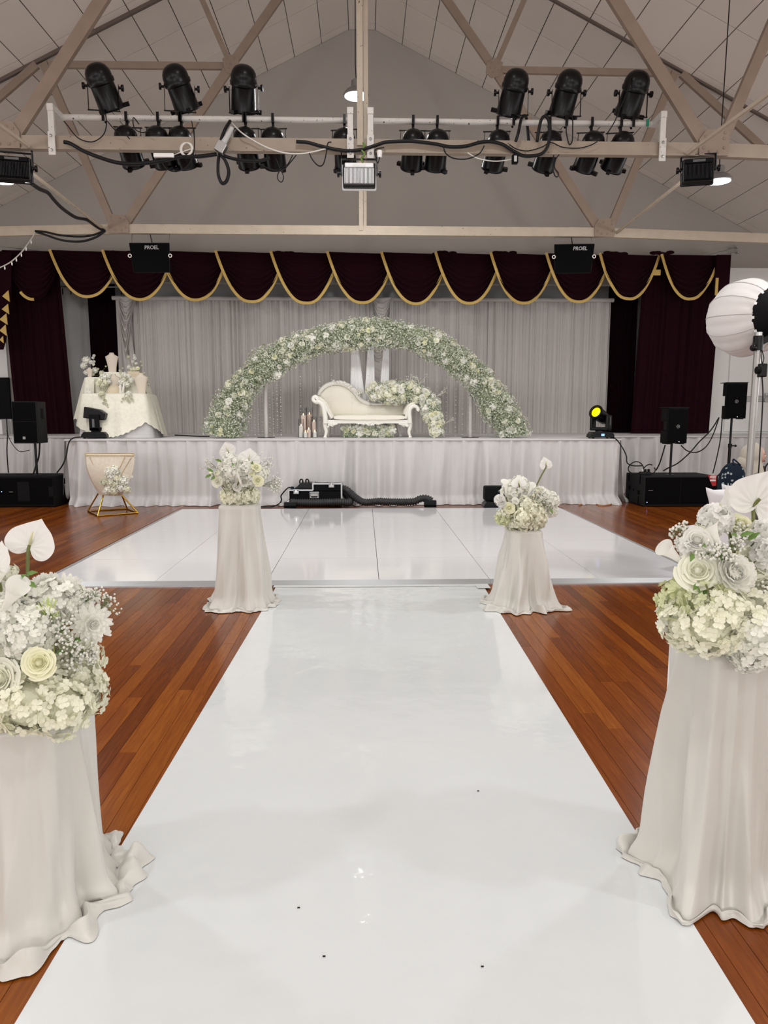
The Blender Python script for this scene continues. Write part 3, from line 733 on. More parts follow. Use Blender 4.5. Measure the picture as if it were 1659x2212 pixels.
# ================================================================== ROOF TRUSSES
def rivets(pts, y, n):
    m = MB()
    for (x, z) in pts: m.ball((x, y, z), n, 8, 4, (1, 0.5, 1))
    return m
def make_truss(Y, label, ck):
    t = thing('roof_truss', label, 'truss', (0, Y, 4.45), 'steel roof trusses')
    cx = 0.02; zc = 4.475; H = 0.145; w = 0.125
    Bx, Tx, Cx, Ax = 3.94, 5.02, 2.08, 2.6
    MB().bar((cx - Bx, Y, zc), (cx + Bx, Y, zc), H, 0.075).build('bottom_chord', ck, t)
    m = MB().bar((cx - Bx, Y - 0.042, zc - H / 2 + .006), (cx + Bx, Y - 0.042, zc - H / 2 + .006), 0.012, 0.02); m.build('chord_flange', ck, t)
    for s in (-1, 1):
        X = lambda x: cx + s * x
        MB().bar((X(Bx), Y, zc), (X(10.45), Y, 4.30), H, 0.075).build('outer_chord', ck, t)
        a, b = Vector((X(RIDGE_H), Y, RIDGE_Z - 0.018)), Vector((X(10.3), Y, ceil_z(10.3) - 0.018))
        MB().bar(a, b, 0.05, 0.055, up=(0, 1, 0)).build('rafter', 'rafter_brown', t)
        Tz = ceil_z(Tx) - 0.07; Cz = 6.95; Az = ceil_z(Ax) - 0.07
        MB().bar((X(Bx - 0.08), Y - 0.01, zc + 0.05), (X(Cx), Y - 0.01, Cz), w + 0.01, 0.06).build('main_diagonal', 'truss_paint', t)
        MB().bar((X(Cx), Y - 0.01, Cz), (X(0.34), Y - 0.01, RIDGE_Z - 0.12), w, 0.06).build('upper_diagonal', 'truss_paint', t)
        MB().bar((X(Bx + 0.1), Y + 0.02, zc + 0.05), (X(Tx - 0.02), Y + 0.02, Tz), w * 0.95, 0.08).build('strut', 'truss_paint', t)
        MB().bar((X(Tx - 0.1), Y + 0.015, Tz - 0.02), (X(Cx), Y + 0.015, Cz), w * 0.8, 0.06).build('tie', 'truss_paint', t)
        MB().bar((X(Ax), Y + 0.02, Az), (X(Cx), Y + 0.02, Cz), w * 0.66, 0.06).build('upper_strut', 'truss_paint', t)
        MB().bar((X(Tx + 0.08), Y, Tz - 0.03), (X(8.35), Y, 4.36), w * 0.9, 0.06).build('outer_diagonal', 'truss_paint', t)
        g = [(-0.165, -H / 2), (0.165, -H / 2), (0.165, 0.08), (0.175, 0.19), (0.09, 0.215), (-0.04, 0.205), (-0.10, 0.20), (-0.17, 0.10)]
        gp = MB().prism([(X(Bx + px), zc + pz) for px, pz in (g if s > 0 else g[::-1])], M_XZ(Y - 0.062), 0.015).build('gusset_plate', 'truss_paint', t)
        rivets([(X(Bx + px), zc + pz) for px, pz in ((-.12, .01), (-.05, -.03), (.05, -.03), (.115, .01), (-.10, .13), (-.03, .15), (.11, .11), (.115, .17))], Y - 0.062, 0.019).build('rivets', 'truss_paint', gp, smooth_=True, kind='stuff')
        g2 = [(-0.13, 0.08), (0.0, 0.15), (0.13, 0.07), (0.14, -0.07), (0.05, -0.15), (-0.08, -0.12)]
        if s < 0: g2 = [(-x, z) for x, z in g2][::-1]
        g2 = [(X(Cx) - x if s > 0 else X(Cx) - x, Cz + z) for x, z in g2]
        gp = MB().prism(g2, M_XZ(Y - 0.055), 0.015).build('gusset_plate', 'truss_paint', t)
        rivets([(X(Cx) + px, Cz + pz) for px, pz in ((-.05, .07), (.06, .07), (0, 0), (-.03, -.07), (.07, -.03), (-.07, 0))], Y - 0.055, 0.017).build('rivets', 'truss_paint', gp, smooth_=True, kind='stuff')
    MB().bar((cx - 0.045, Y - 0.03, zc), (cx - 0.045, Y - 0.03, RIDGE_Z), 0.065, 0.05).bar((cx + 0.02, Y + 0.015, zc), (cx + 0.02, Y + 0.015, RIDGE_Z), 0.05, 0.05).build('king_post', 'truss_cream', t)
    return t
T1, T2 = 8.43, 12.09
make_truss(T1, 'nearer steel roof truss that carries the lighting bars', 'truss_mid')
make_truss(T2, 'farther steel roof truss just in front of the stage', 'truss_cream')
for s, nm in ((-1, 'left'), (1, 'right')):
    tag(MB().tube([(s * 4.17, T2 - 0.04, 4.47), (s * 4.02, T1 + 0.05, 4.44)], 0.024, 8).build('tie_rod', 'truss_cream', smooth_='auto'), 'thin cream tie rod between the two trusses on the %s' % nm, 'rod', 'tie rods')
    tag(MB().tube([(s * 3.66, T1 - 0.075, 4.42), (s * 3.85, 4.2, 4.42)], 0.024, 8).build('tie_rod', 'truss_cream', smooth_='auto'), 'thin cream tie rod from the nearer truss toward the viewer, %s side' % nm, 'rod', 'tie rods')
# ================================================================== LIGHTING BARS AND STAGE LIGHTS
BARY = 8.62
def px_len(n, Y, y=1106): return n * (at(829, y, Y) - Vector((0, 0, EYE))).length / (ray(829, y).length * FPX)
pz = at(450, 257, BARY).z
for nm, xa, xb in (('left', 123, 764), ('right', 793, 1421)):
    A, B = at(xa, 257, BARY), at(xb, 257, BARY)
    t = thing('lighting_bar', 'chipped white pipe bar for stage lights, %s half of the truss' % nm, 'lighting bar', (A.x, BARY, pz), 'lighting bars on the nearer truss')
    MB().tube([(A.x, BARY, pz), (B.x, BARY, pz)], 0.032, 14).build('pipe', 'pipe_white', t, smooth_='auto')
    for e, sgn in ((A, 1), (B, -1)):
        x = e.x + sgn * 0.035
        b = MB().box(x - 0.038, x + 0.038, 8.345, 8.36, 4.33, 4.575).box(x - 0.032, x + 0.032, 8.3605, 8.40, 4.545, pz + 0.0).box(x - 0.035, x + 0.035, 8.352, BARY + 0.03, pz - 0.03, pz + 0.04).build('bracket', 'pipe_white', t, bevel=0.004)
        for z in (4.38, 4.53): MB().ball((x, 8.343, z), 0.016, 8, 4).build('bolt', 'steel', b)
    MB().ball((A.x - 0.0, BARY, pz), 0.034, 8, 4, (.3, 1, 1)).build('end_cap', 'pipe_white', t)
def can_mesh():
    m = MB()
    m.lathe([(0.105, -0.255), (0.125, -0.25), (0.128, -0.235), (0.122, -0.225), (0.113, 0.02), (0.128, 0.035), (0.130, 0.075), (0.123, 0.085), (0.122, 0.13), (0.113, 0.17), (0.096, 0.205), (0.070, 0.232), (0.038, 0.248), (0.0001, 0.253)], 26)
    m.lathe([(0.100, -0.253), (0.095, -0.15), (0.0001, -0.10)], 26)
    for a in (0.5, 2.6, 4.7):
        M = Matrix.Rotation(a, 4, 'Z')
        m.box(0.11, 0.175, -0.02, 0.02, -0.252, -0.205, M)
    for a in (1.0, 1.25, 1.9): m.ball((0.10 * math.cos(a - 2.7), 0.10 * math.sin(a - 2.7), 0.16), 0.010, 6, 4)
    return m.mesh('can', 'black_metal', 'auto')
CAN = can_mesh()
LENS = MB().lathe([(0.10, -0.2), (0.07, -0.215), (0.0001, -0.222)], 20).mesh('lens', 'black_side', True)
KNOB = MB().lathe([(0.014, 0), (0.014, 0.03), (0.034, 0.03), (0.036, 0.055), (0.0001, 0.058)], 10).mesh('knob', 'black_metal', 'auto')
def par(px, upright, lx, n, label, yaw=0.0, foreaft=None):
    x = at(px, 257, BARY).x
    g = 'upright par cans above the lighting bars' if upright else 'par cans hung under the lighting bars'
    t = thing('stage_light', label, 'stage light', (x, BARY, pz), g)
    s = 1 if upright else -1
    piv = Vector((x, BARY, pz + s * (0.325 if upright else 0.30)))
    aim = Vector((lx, 0.50, -0.80)) if upright else Vector((lx, 0.66, -0.75))
    k_ = (1.17, 1.17, 0.95) if upright else (1.04, 1.04, 0.86)
    R = frame_z(-aim, n * 0.7)
    c = inst(CAN, 'can', t, piv, R, k_)
    e = bpy.data.objects.new('lens', LENS); COL.objects.link(e); e.parent = c
    ry = Matrix.Rotation(yaw, 3, 'Z'); w = 0.166 if upright else 0.148
    def P(a, b, c_=0.0): return piv + ry @ Vector((a, c_, b))
    L = 0.25 if upright else 0.20
    y0 = -s * L
    m = MB()
    for sg in (-1, 1):
        m.bar(P(sg * w, s * 0.03), P(sg * (w if upright else w * 0.93), y0), 0.022, 0.006, up=ry @ Vector((1, 0, 0)))
    m.bar(P(-w - 0.01, y0), P(w + 0.01, y0), 0.022, 0.008, up=(0, 0, 1))
    m.build('yoke', 'black_metal', t)
    hook = MB(); zz = piv.z + y0
    hook.bar((x, BARY - 0.02, zz), (x, BARY - 0.02, pz + s * 0.03), 0.03, 0.014, up=(0, 1, 0))
    arc = [(x, BARY + 0.045 * math.cos(a), pz + 0.045 * math.sin(a)) for a in [PI * (1 - k / 9 * 1.35) * s - (0 if s > 0 else 0) for k in range(10)]]
    hook.tube(arc, 0.013, 6); hook.bar((x, BARY - 0.05, pz - 0.05), (x, BARY - 0.05, pz + 0.05), 0.03, 0.012)
    hook.build('clamp', 'black_metal', t)
    for sg in (-1, 1):
        inst(KNOB, 'knob', t, P(sg * w, s * 0.0), frame_z(ry @ Vector((sg, 0, 0))))
ORD = ['leftmost', 'second from the left', 'third from the left']
for i, (px, lx, yw) in enumerate(((218, 0.22, 0.12), (382, 0.24, 0.15), (520, -0.10, -0.1))):
    par(px + 8, True, lx, i, 'black par can standing on the left lighting bar, %s' % ORD[i], yw)
for i, (px, lx, yw) in enumerate(((1108, -0.14, -0.1), (1222, -0.14, 0.0), (1366, -0.12, 0.05))):
    par(px, True, lx, i + 3, 'black par can standing on the right lighting bar, %s' % ORD[i], yw)
ORD2 = ['first', 'second', 'third', 'fourth', 'fifth', 'sixth']
for i, px in enumerate((275, 343, 392, 531, 590, 744)):
    par(px, False, (0.05, 0.12, 0.1, 0.05, 0.02, 0.05)[i], i, 'black par can hanging under the left lighting bar, %s from the left' % ORD2[i], 0.1 - 0.05 * i)
for i, px in enumerate((892, 944, 1074, 1186, 1277, 1340)):
    par(px, False, (-.03, -.03, -.12, -.12, -.16, -.2)[i], i + 6, 'black par can hanging under the right lighting bar, %s from the left' % ORD2[i], -0.03 * i)

# cables on the truss: each one a thing of its own
def cable(name, label, pts, r, m='black_rubber', Y=8.34, n=6, k=6, group='cables on the nearer truss', end=None, sway=0.0):
    P = [at(p[0], p[1], p[2] if len(p) > 2 else Y) for p in pts]
    o = MB().tube(curve_pts(P, k), r, n).build(name, m, smooth_=True)
    return tag(o, label, 'cable', group)
cable('cable', 'thick black cable sagging below the left end of the nearer truss', [(138, 307), (152, 310), (180, 326), (215, 340), (252, 351), (290, 354), (340, 349), (392, 338), (430, 338), (468, 333)], 0.021)
cable('cable', 'thick black cable sagging right of the grey connector', [(478, 334), (500, 342), (530, 347), (562, 347), (583, 340)], 0.018)
cable('cable', 'long thick black cable draped across the middle of the truss', [(640, 306), (665, 308), (690, 315), (720, 322), (752, 326), (782, 323), (812, 314), (835, 307), (880, 305), (900, 306), (940, 311), (970, 317), (1005, 316), (1035, 308), (1060, 306), (1085, 312), (1105, 324), (1128, 336), (1150, 337), (1170, 332), (1182, 318), (1188, 290), (1186, 262), (1178, 251), (1168, 262), (1160, 306)], 0.019)
cable('cable_loop', 'thick black cable loop hanging under the left lighting bar', [(497, 262, 8.5), (486, 280), (477, 305), (474, 330), (471, 355), (472, 380), (480, 396), (490, 390), (494, 370), (487, 348), (476, 334)], 0.019)
cable('cable_loop', 'black cable hung over the right lighting bar as two legs', [(1114, 306), (1120, 285), (1126, 258, 8.52), (1134, 250, 8.56), (1138, 262, 8.66), (1142, 306, 8.66)], 0.017)
cable('thin_cable', 'thin black cable from the leftmost upright par can down to the truss', [(228, 246, 8.5), (230, 268, 8.45), (224, 290), (205, 305), (185, 305), (165, 295), (145, 270), (138, 262)], 0.006)
cable('thin_cable', 'thin black cable looping below the second hanging par can', [(350, 350), (358, 363), (372, 370), (390, 368), (408, 355), (418, 330), (420, 300), (414, 262, 8.6)], 0.006)
cable('thin_cable', 'thin black cable hanging in a long loop left of the middle floodlight', [(548, 338), (560, 352), (580, 364), (600, 368), (615, 364), (628, 350), (640, 335)], 0.006)
cable('thin_cable', 'thin black cable ending in a small teardrop loop', [(596, 342), (604, 362), (612, 380), (610, 392), (604, 392), (599, 382), (606, 366), (622, 354), (632, 335)], 0.006)
cable('thin_cable', 'thin black cable hanging just left of the middle floodlight', [(668, 330), (675, 345), (688, 358), (698, 355), (704, 335), (708, 310), (716, 307)], 0.007)
cable('thin_cable', 'thin black cable loop under the fourth hanging light on the right bar', [(1196, 335), (1194, 360), (1198, 378), (1204, 382), (1206, 374), (1198, 362), (1200, 345), (1208, 334)], 0.007)
cable('thin_cable', 'black extension lead from the rightmost upright par can to a plug', [(1378, 156, 8.72), (1370, 152, 8.6), (1362, 172, 8.45), (1352, 205, 8.4), (1340, 232, 8.4), (1328, 262, 8.42), (1312, 288, 8.45)], 0.007)
cable('thin_cable', 'thin black cable linking the hanging lights of the right bar', [(1100, 312), (1116, 322), (1140, 326), (1170, 318), (1190, 308), (1215, 318), (1250, 320), (1275, 314), (1290, 306)], 0.006)
cable('thin_cable', 'black lead with a plug hanging between the fourth and fifth light', [(1226, 240, 8.5), (1236, 252), (1237, 280), (1236, 305), (1230, 312), (1226, 300), (1223, 280), (1227, 258)], 0.007)
cable('thin_cable', 'thin black cable swinging under the right half of the chord', [(958, 312), (962, 330), (980, 342), (1010, 343), (1035, 332), (1046, 315)], 0.007)
cable('thin_cable', 'thin dark cable from bar to first hanging light of the left bar', [(232, 262, 8.45), (250, 282), (270, 290), (280, 300)], 0.006)
cable('thin_cable', 'dark wire arcing over the third hanging light of the left bar', [(300, 268, 8.5), (288, 254, 8.52), (290, 276), (305, 286), (325, 284), (338, 292)], 0.006)
cable('white_cable', 'white cable running down from left bar to the middle of the truss', [(500, 265, 8.55), (520, 285), (545, 302), (580, 320), (620, 331), (660, 331), (700, 322), (712, 318)], 0.008, 'white_cable')
cable('white_cable', 'white cable dipping below the right chord beside the small black box', [(1010, 330), (1032, 342), (1065, 348), (1095, 346), (1120, 340)], 0.006, 'white_cable')
lp = [(400 + 12 * math.cos(a) + 0.3 * a, 322 + 14 * math.sin(a)) for a in [k * 0.7 for k in range(28)]]
cable('coiled_cable', 'small coil of white cable hanging on the truss left of centre', [(375, 335)] + lp, 0.006, 'white_cable', Y=8.33, k=2)
tag(MB().box(at(331, 332, 8.3).x, at(375, 332, 8.3).x, 8.30, 8.345, at(350, 339, 8.3).z, at(350, 330, 8.3).z).build('power_board', 'white_wall', bevel=0.006), 'white power board fixed under the left part of the truss', 'power board')
q = at(478, 318, 8.28)
gcn = thing('cable_connector', 'grey multi-pin cable connector hanging on the left of the truss', 'connector', q)
Mq = Matrix.Translation(q) @ Matrix.Rotation(0.55, 4, 'Y')
MB().box(-0.055, 0.055, -0.045, 0.045, -0.06, 0.05, Mq).build('plug_body', 'steel', gcn, bevel=0.008)
MB().lathe([(0.035, 0.05), (0.03, 0.1), (0.022, 0.24), (0.0001, 0.24)], 12, Mq).build('cable_boot', 'rail_grey', gcn, smooth_='auto')
q = at(1115, 345, 8.3)
jb2 = thing('junction_box', 'small black and grey box hanging under the right of the truss', 'junction box', q)
MB().box(q.x - 0.045, q.x + 0.02, 8.27, 8.34, q.z - 0.04, q.z + 0.055).build('box_body', 'black_matte', jb2, bevel=0.006)
MB().box(q.x - 0.03, q.x + 0.0, 8.262, 8.27, q.z - 0.03, q.z + 0.03).build('face_plate', 'rail_grey', jb2)
q = at(820, 336, 8.3)
skt = thing('plug_socket', 'white plug socket hanging right of the middle floodlight', 'socket', q)
MB().lathe([(0.025, -0.02), (0.03, 0.03), (0.028, 0.05), (0.0001, 0.052)], 12, Matrix.Translation(q)).build('socket_body', 'white_wall', skt, smooth_='auto')
MB().tube(curve_pts([q + Vector(v) for v in ((0, 0, -.02), (-.02, 0, -.08), (-.04, 0, -.03), (-.045, 0, .06), (0.05, 0.02, .09))], 6), 0.006, 6).build('lead', 'black_rubber', skt, smooth_=True)
tag(MB().tube(curve_pts([at(784, y, 8.33) + Vector((0.02 * math.sin(i * 2.1), -.01 * math.cos(i * 1.7), 0)) for i, y in enumerate((308, 316, 322, 328, 334, 342, 350))], 5), 0.012, 5).build('green_tie', 'leaf', smooth_=True), 'green cord knotted round the middle of the truss', 'cord')
tag(MB().box(at(1400, 258, 8.57).x - 0.014, at(1400, 258, 8.57).x + 0.014, BARY - 0.05, BARY - 0.034, at(1400, 272, 8.57).z, pz + 0.036).build('tape_strip', 'teal_tape'), 'strip of green tape on the right lighting bar', 'tape')
# cable strapped along the left tie rod, loops below the farther chord and the string of little lights
RY = lambda t: lerp(T1 + 0.1, T2 - 0.06, t)
cable('cable', 'thick black cable strapped along the left tie rod', [(62, 392, 8.7), (85, 408, 9.1), (103, 416, 9.5), (115, 430, 9.8), (130, 446, 10.2), (145, 458, 10.6), (165, 470, 11), (188, 475, 11.4), (205, 487, 11.8), (226, 499, 12.02)], 0.024, group='cables at the left end of the trusses')
cable('cable', 'black cable sagging in front of the farther chord, lower of the two', [(226, 499, 12.02), (210, 511, 12), (185, 520, 12), (160, 522, 12), (130, 518, 12), (100, 508, 12), (76, 500, 12.02)], 0.018, group='cables at the left end of the trusses')
cable('cable', 'black cable sagging in front of the farther chord, upper of the two', [(226, 498, 12.03), (200, 508, 12.02), (170, 511, 12.02), (130, 508, 12.02), (98, 501, 12.02), (76, 499, 12.03)], 0.016, group='cables at the left end of the trusses')
fl = thing('light_string', 'string of small lights looping down at the far left', 'string lights', at(76, 500, 12.0))
P = curve_pts([at(*p, 12.0) for p in ((76, 501), (70, 513), (60, 527), (48, 543), (35, 556), (20, 568), (0, 578), (-15, 583))], 6)
MB().tube(P, 0.010, 6).build('wire', 'grey_cable', fl, smooth_=True)
for k in (8, 14, 19, 24, 28, 33, 38):
    MB().ball(P[k] + Vector((0, 0, -0.04)), 0.018, 6, 4, (0.7, .7, 1.6)).tube([P[k], P[k] + Vector((0, 0, -.03))], 0.006, 5).build('bulb', 'white_cable', fl)
for (a, b, nm) in (((1500, 558), (1592, 534), 'upper'), ((1500, 560), (1595, 545), 'lower')):
    A, B = at(a[0], a[1], 15.5), at(b[0], b[1], 15.68)
    w = thing('stay_wire', '%s thin stay wire anchored to the wall right of the valance' % nm, 'wire', B)
    MB().tube([A, B], 0.007, 5).build('wire', 'steel', w)
    MB().ball(B, 0.03, 8, 5).tube([B, B + Vector((0, 0.09, 0))], 0.02, 6).tube([B + Vector((-.09, 0, -.02)), B + Vector((-.16, 0, -.03))], 0.018, 6).build('anchor', 'steel', w)
A, B = at(0, 532, 15.5), at(112, 545, 15.5)
tag(MB().tube([A + Vector((-.5, 0, .05)), B], 0.007, 5).build('stay_wire', 'steel'), 'thin stay wire above the left end of the valance', 'wire')

# floodlights below the nearer chord
def flood(px, py, w, h, rz, rx, body, fin, frame_m, label, cut=22):
    Y = 8.37; c = at(px, py, Y)
    t = thing('floodlight', label, 'floodlight', c, 'floodlights under the nearer truss')
    M = Matrix.Translation(c) @ Matrix.Rotation(rz, 4, 'Z') @ Matrix.Rotation(rx, 4, 'X')
    MB().box(-w / 2, w / 2, -0.02, 0.05, -h / 2, h / 2, M).build('housing', body, t, bevel=0.012)
    MB().box(-w / 2 - .012, w / 2 + .012, 0.035, 0.075, -h / 2 - .012, h / 2 + .012, M).build('front_frame', frame_m, t, bevel=0.014)
    m = MB()
    for k in range(cut):
        x = lerp(-w / 2 + 0.02, w / 2 - 0.02, k / (cut - 1))
        m.box(x - w / cut * 0.25, x + w / cut * 0.25, -0.055, -0.02, -h * 0.40, h * 0.22, M)
    m.build('cooling_fins', fin, t)
    MB().box(-w * 0.44, w * 0.44, -0.045, -0.02, h * 0.27, h * 0.46, M).build('driver_cover', fin if fin != 'black_side' else 'black_matte', t, bevel=0.006)
    MB().box(-w * 0.2, w * 0.2, -0.048, -0.044, h * 0.31, h * 0.41, M).build('data_label', 'white_wall' if fin != 'black_side' else 'logo_dim', t)
    top = 4.475 - 0.0725
    yk = MB()
    for sx in (-1, 1):
        yk.bar(M @ Vector((sx * (w / 2 + .018), 0.01, 0.0)), M @ Vector((sx * (w / 2 + .018), 0.01, h / 2 + 0.05)), 0.012, 0.03)
    tops = [M @ Vector((sx * (w / 2 + .018), 0.01, h / 2 + 0.05)) for sx in (-1, 1)]
    yk.bar(tops[0], tops[1], 0.012, 0.03)
    for q in tops: yk.bar(q, (q.x, q.y, max(top, q.z + 0.005)), 0.012, 0.02)
    yk.build('yoke', 'black_metal', t)
    for sx in (-1, 1):
        inst(KNOB, 'knob', t, M @ Vector((sx * (w / 2 + .01), 0.01, 0.02)), frame_z((M.to_3x3() @ Vector((sx, 0, 0)))))
def flood_light(px, py, tgt, w):
    d = bpy.data.lights.new('flood_light', 'AREA'); d.shape = 'RECTANGLE'; d.size = 0.32; d.size_y = 0.24; d.energy = w; d.spread = math.radians(120); d.color = (1.0, 0.99, 0.97)
    o = bpy.data.objects.new('flood_light', d); COL.objects.link(o); p = at(px, py, 8.37) + Vector((0, 0.11, -0.02)); o.location = p
    o.rotation_euler = (Vector(tgt) - p).to_track_quat('-Z', 'Y').to_euler()
flood_light(776, 379, (0.1, 14.5, 2.3), 20); flood_light(1508, 369, (2.0, 14.5, 2.3), 20); flood_light(28, 364, (-2.2, 14.5, 2.3), 20)
flood(776, 379, 0.36, 0.265, 0.0, -0.12, 'black_metal', 'flood_fin', 'flood_fin', 'white finned floodlight hung under the middle of the truss')
flood(1508, 369, 0.33, 0.265, -0.25, -0.1, 'black_metal', 'black_side', 'black_metal', 'black floodlight hung under the right gusset of the truss')
flood(28, 364, 0.36, 0.255, 0.22, -0.1, 'black_metal', 'black_side', 'black_metal', 'black floodlight hung under the left gusset of the truss')
# pendants
for i, (x, z) in enumerate(LAMP_COLS):
    nm = ('left', 'middle', 'right')[i]; y = LAMP_ROWS[0][0]
    t = thing('pendant_lamp', 'lit round highbay pendant lamp, %s of the three in view' % nm, 'lamp', (x, y, z), 'highbay pendant lamps')
    M = Matrix.Translation((x, y, z))
    MB().lathe([(0.165, 0.0), (0.172, 0.01), (0.165, 0.035), (0.13, 0.075), (0.085, 0.10), (0.0001, 0.10)], 28, M).build('reflector', 'lamp_shell', t, smooth_='auto')
    MB().lathe([(0.155, -0.004), (0.12, -0.014), (0.0001, -0.018)], 28, M).build('diffuser', 'lamp_glow', t, smooth_=True)
    MB().lathe([(0.07, 0.10), (0.065, 0.19), (0.05, 0.205), (0.0001, 0.205)], 16, M).build('driver', 'lamp_shell', t, smooth_='auto')
    MB().tube([(x, y, z + 0.2), (x - 0.01, y, z + 0.4), (x, y, ceil_z(x) + 0.002)], 0.007, 6).build('cord', 'black_rubber', t)

# ================================================================== LOUDSPEAKERS
def hung_speaker(px, py, side, label):
    Y = 12.0; c = at(px, py, Y)
    t = thing('hanging_speaker', label, 'speaker', c, 'speakers hung above the stage')
    rx = 0.16; M = Matrix.Translation(c) @ Matrix.Rotation(-side * 0.10, 4, 'Z') @ Matrix.Rotation(rx, 4, 'X')
    w, h, d = 0.66, 0.46, 0.34
    P = [(-w / 2, 0, h / 2), (w / 2, 0, h / 2), (w / 2 - .03, 0, -h / 2), (-w / 2 + .03, 0, -h / 2)]
    Q = [(-w / 2 + .12, d, h / 2 - .02), (w / 2 - .12, d, h / 2 - .02), (w / 2 - .14, d, -h / 2 + .1), (-w / 2 + .14, d, -h / 2 + .1)]
    MB().add([M @ Vector(p) for p in P + Q], [(0, 3, 2, 1), (4, 5, 6, 7), (0, 1, 5, 4), (1, 2, 6, 5), (2, 3, 7, 6), (3, 0, 4, 7)]).build('cabinet', 'black_side', t, bevel=0.012)
    MB().add([M @ Vector((p[0] * 0.97, p[1] - 0.012, p[2] * 0.95)) for p in P] + [M @ Vector((p[0] * 0.97, 0.002, p[2] * 0.95)) for p in P], [(0, 3, 2, 1), (4, 5, 6, 7), (0, 1, 5, 4), (1, 2, 6, 5), (2, 3, 7, 6), (3, 0, 4, 7)]).build('front_grille', 'grille', t, bevel=0.006)
    text_mesh('PROEL', 0.078, 'logo_grey', 'logo', t, M @ Vector((side * 0.10, -0.016, h / 2 - 0.075)), (PI / 2 + rx, 0, -side * 0.10), extrude=0.001, shear=0.12 if side > 0 else 0, bold=0.002)
    for sx in (-1, 1):
        ctr = M @ Vector((sx * (w / 2 - 0.005), -0.005, 0.03))
        ring = [ctr + Vector((0.025 * math.cos(a), -0.01, 0.025 * math.sin(a))) for a in [k * PI / 6 for k in range(12)]]
        MB().tube(ring, 0.008, 6, closed=True).build('hanging_ring', 'white_cable', t, smooth_=True)
        A = M @ Vector((sx * (w / 2 - 0.03), 0.05, h / 2 - 0.01))
        MB().tube([A, (A.x, T2, 4.43)], 0.006, 5).build('hanging_wire', 'steel', t)
    A = M @ Vector((0.0, 0.16, h / 2 - 0.01)); MB().tube([A, A + Vector((-.02, 0.0, .1)), (A.x - 0.03, T2 + 0.02, 4.43)], 0.009, 5).build('lead', 'black_rubber', t)
hung_speaker(325, 557, 0.35, 'black wedge speaker hung under the left end of the farther truss')
hung_speaker(1239, 559, 0.9, 'black wedge speaker hung under the right end of the farther truss')
def logo_ring(c, r, parent, M3=None, m='logo_grey', face=(0, -1, 0)):
    R = frame_z(face)
    ring = [c + R @ Vector((r * math.cos(a), r * math.sin(a), 0)) for a in [k * PI / 8 for k in range(16)]]
    MB().tube(ring, r * 0.13, 6, closed=True).bar(c + R @ Vector((-r * .35, -r * .5, 0)), c + R @ Vector((r * .35, r * .5, 0)), r * .22, r * .1).bar(c + R @ Vector((-r * .45, r * .05, 0)), c + R @ Vector((r * .45, r * .05, 0)), r * .16, r * .1).build('emblem', m, parent)
def column(t, base, z0, z1, r, name='pole', m='black_metal'):
    MB().tube([(base[0], base[1], z0), (base[0], base[1], z1)], r, 14).build(name, m, t, smooth_='auto')
# left subwoofer and the speaker pole-mounted on it
Y = 11.73; zt = at(60, 1029, Y).z; xr = at(118, 1060, Y).x
sub = thing('subwoofer', 'long black subwoofer cabinet on the floor at far left', 'subwoofer', (xr - .6, Y + .3, 0))
MB().box(xr - 1.25, xr, Y, Y + 0.66, 0.012, zt).build('cabinet', 'black_box', sub, bevel=0.012)
MB().box(xr - 1.2, xr - 0.03, Y - 0.006, Y + 0.01, 0.05, zt - 0.03).build('front_grille', 'grille', sub)
for (pxa, pxb, pya, pyb) in ((37, 66, 1041, 1083), (105, 117, 1051, 1073)):
    a, b = at(pxa, pya, Y), at(pxb, pyb, Y)
    MB().box(a.x, b.x, Y - 0.012, Y - 0.004, b.z, a.z).build('port', 'black_matte', sub, bevel=0.003)
MB().box(at(20, 1060, Y).x, at(28, 1060, Y).x, Y - 0.01, Y - 0.005, at(20, 1063, Y).z, at(20, 1062, Y).z).build('badge', 'logo_grey', sub)
MB().ball((at(4, 1062, Y).x, Y - 0.008, at(4, 1062, Y).z), 0.007, 6, 4).build('led', 'led_blue', sub)
MB().box(xr - 0.002, xr + 0.012, Y + 0.36, Y + 0.48, zt - 0.16, zt - 0.06).build('side_handle', 'black_matte', sub, bevel=0.004)
for dx in (-1.15, -0.08):
    for dy in (0.06, 0.6): MB().lathe([(0.03, 0), (0.03, 0.014), (0.0001, 0.014)], 10, Matrix.Translation((xr + dx, Y + dy, 0))).build('foot', 'black_rubber', sub)
x0, x1 = at(27, 910, Y).x, at(80, 910, Y).x; za, zb = at(60, 958, Y).z, at(60, 867, Y).z
sp = thing('loudspeaker', 'tall black loudspeaker on a pole above the left subwoofer', 'speaker', ((x0 + x1) / 2, Y + .2, zt))
xm = (x0 + x1) / 2
def prism_xy(pts, z0, z1): return MB().prism(pts, Matrix.Translation((0, 0, z0)), z1 - z0)
prism_xy([(x0, Y), (x1, Y), (x1 + 0.01, Y + 0.02), (x1 - 0.02, Y + 0.40), (x0 + 0.05, Y + 0.40), (x0 - 0.01, Y + 0.02)], za, zb).build('cabinet', 'black_side', sp, bevel=0.008)
MB().box(x0 + 0.012, x1 - 0.012, Y - 0.012, Y + 0.002, za + 0.02, zb - 0.015).build('front_grille', 'grille', sp, bevel=0.006)
MB().box(x0 + 0.012, x1 - 0.012, Y - 0.0135, Y - 0.011, lerp(za, zb, 0.52), lerp(za, zb, 0.52) + 0.004).build('grille_seam', 'black_side', sp)
lc = Vector((at(53, 946, Y).x, Y - 0.014, at(53, 946, Y).z))
MB().box(lc.x - .022, lc.x + .022, lc.y - .002, lc.y + .002, lc.z - .022, lc.z + .022).build('badge', 'logo_grey', sp, bevel=0.004)
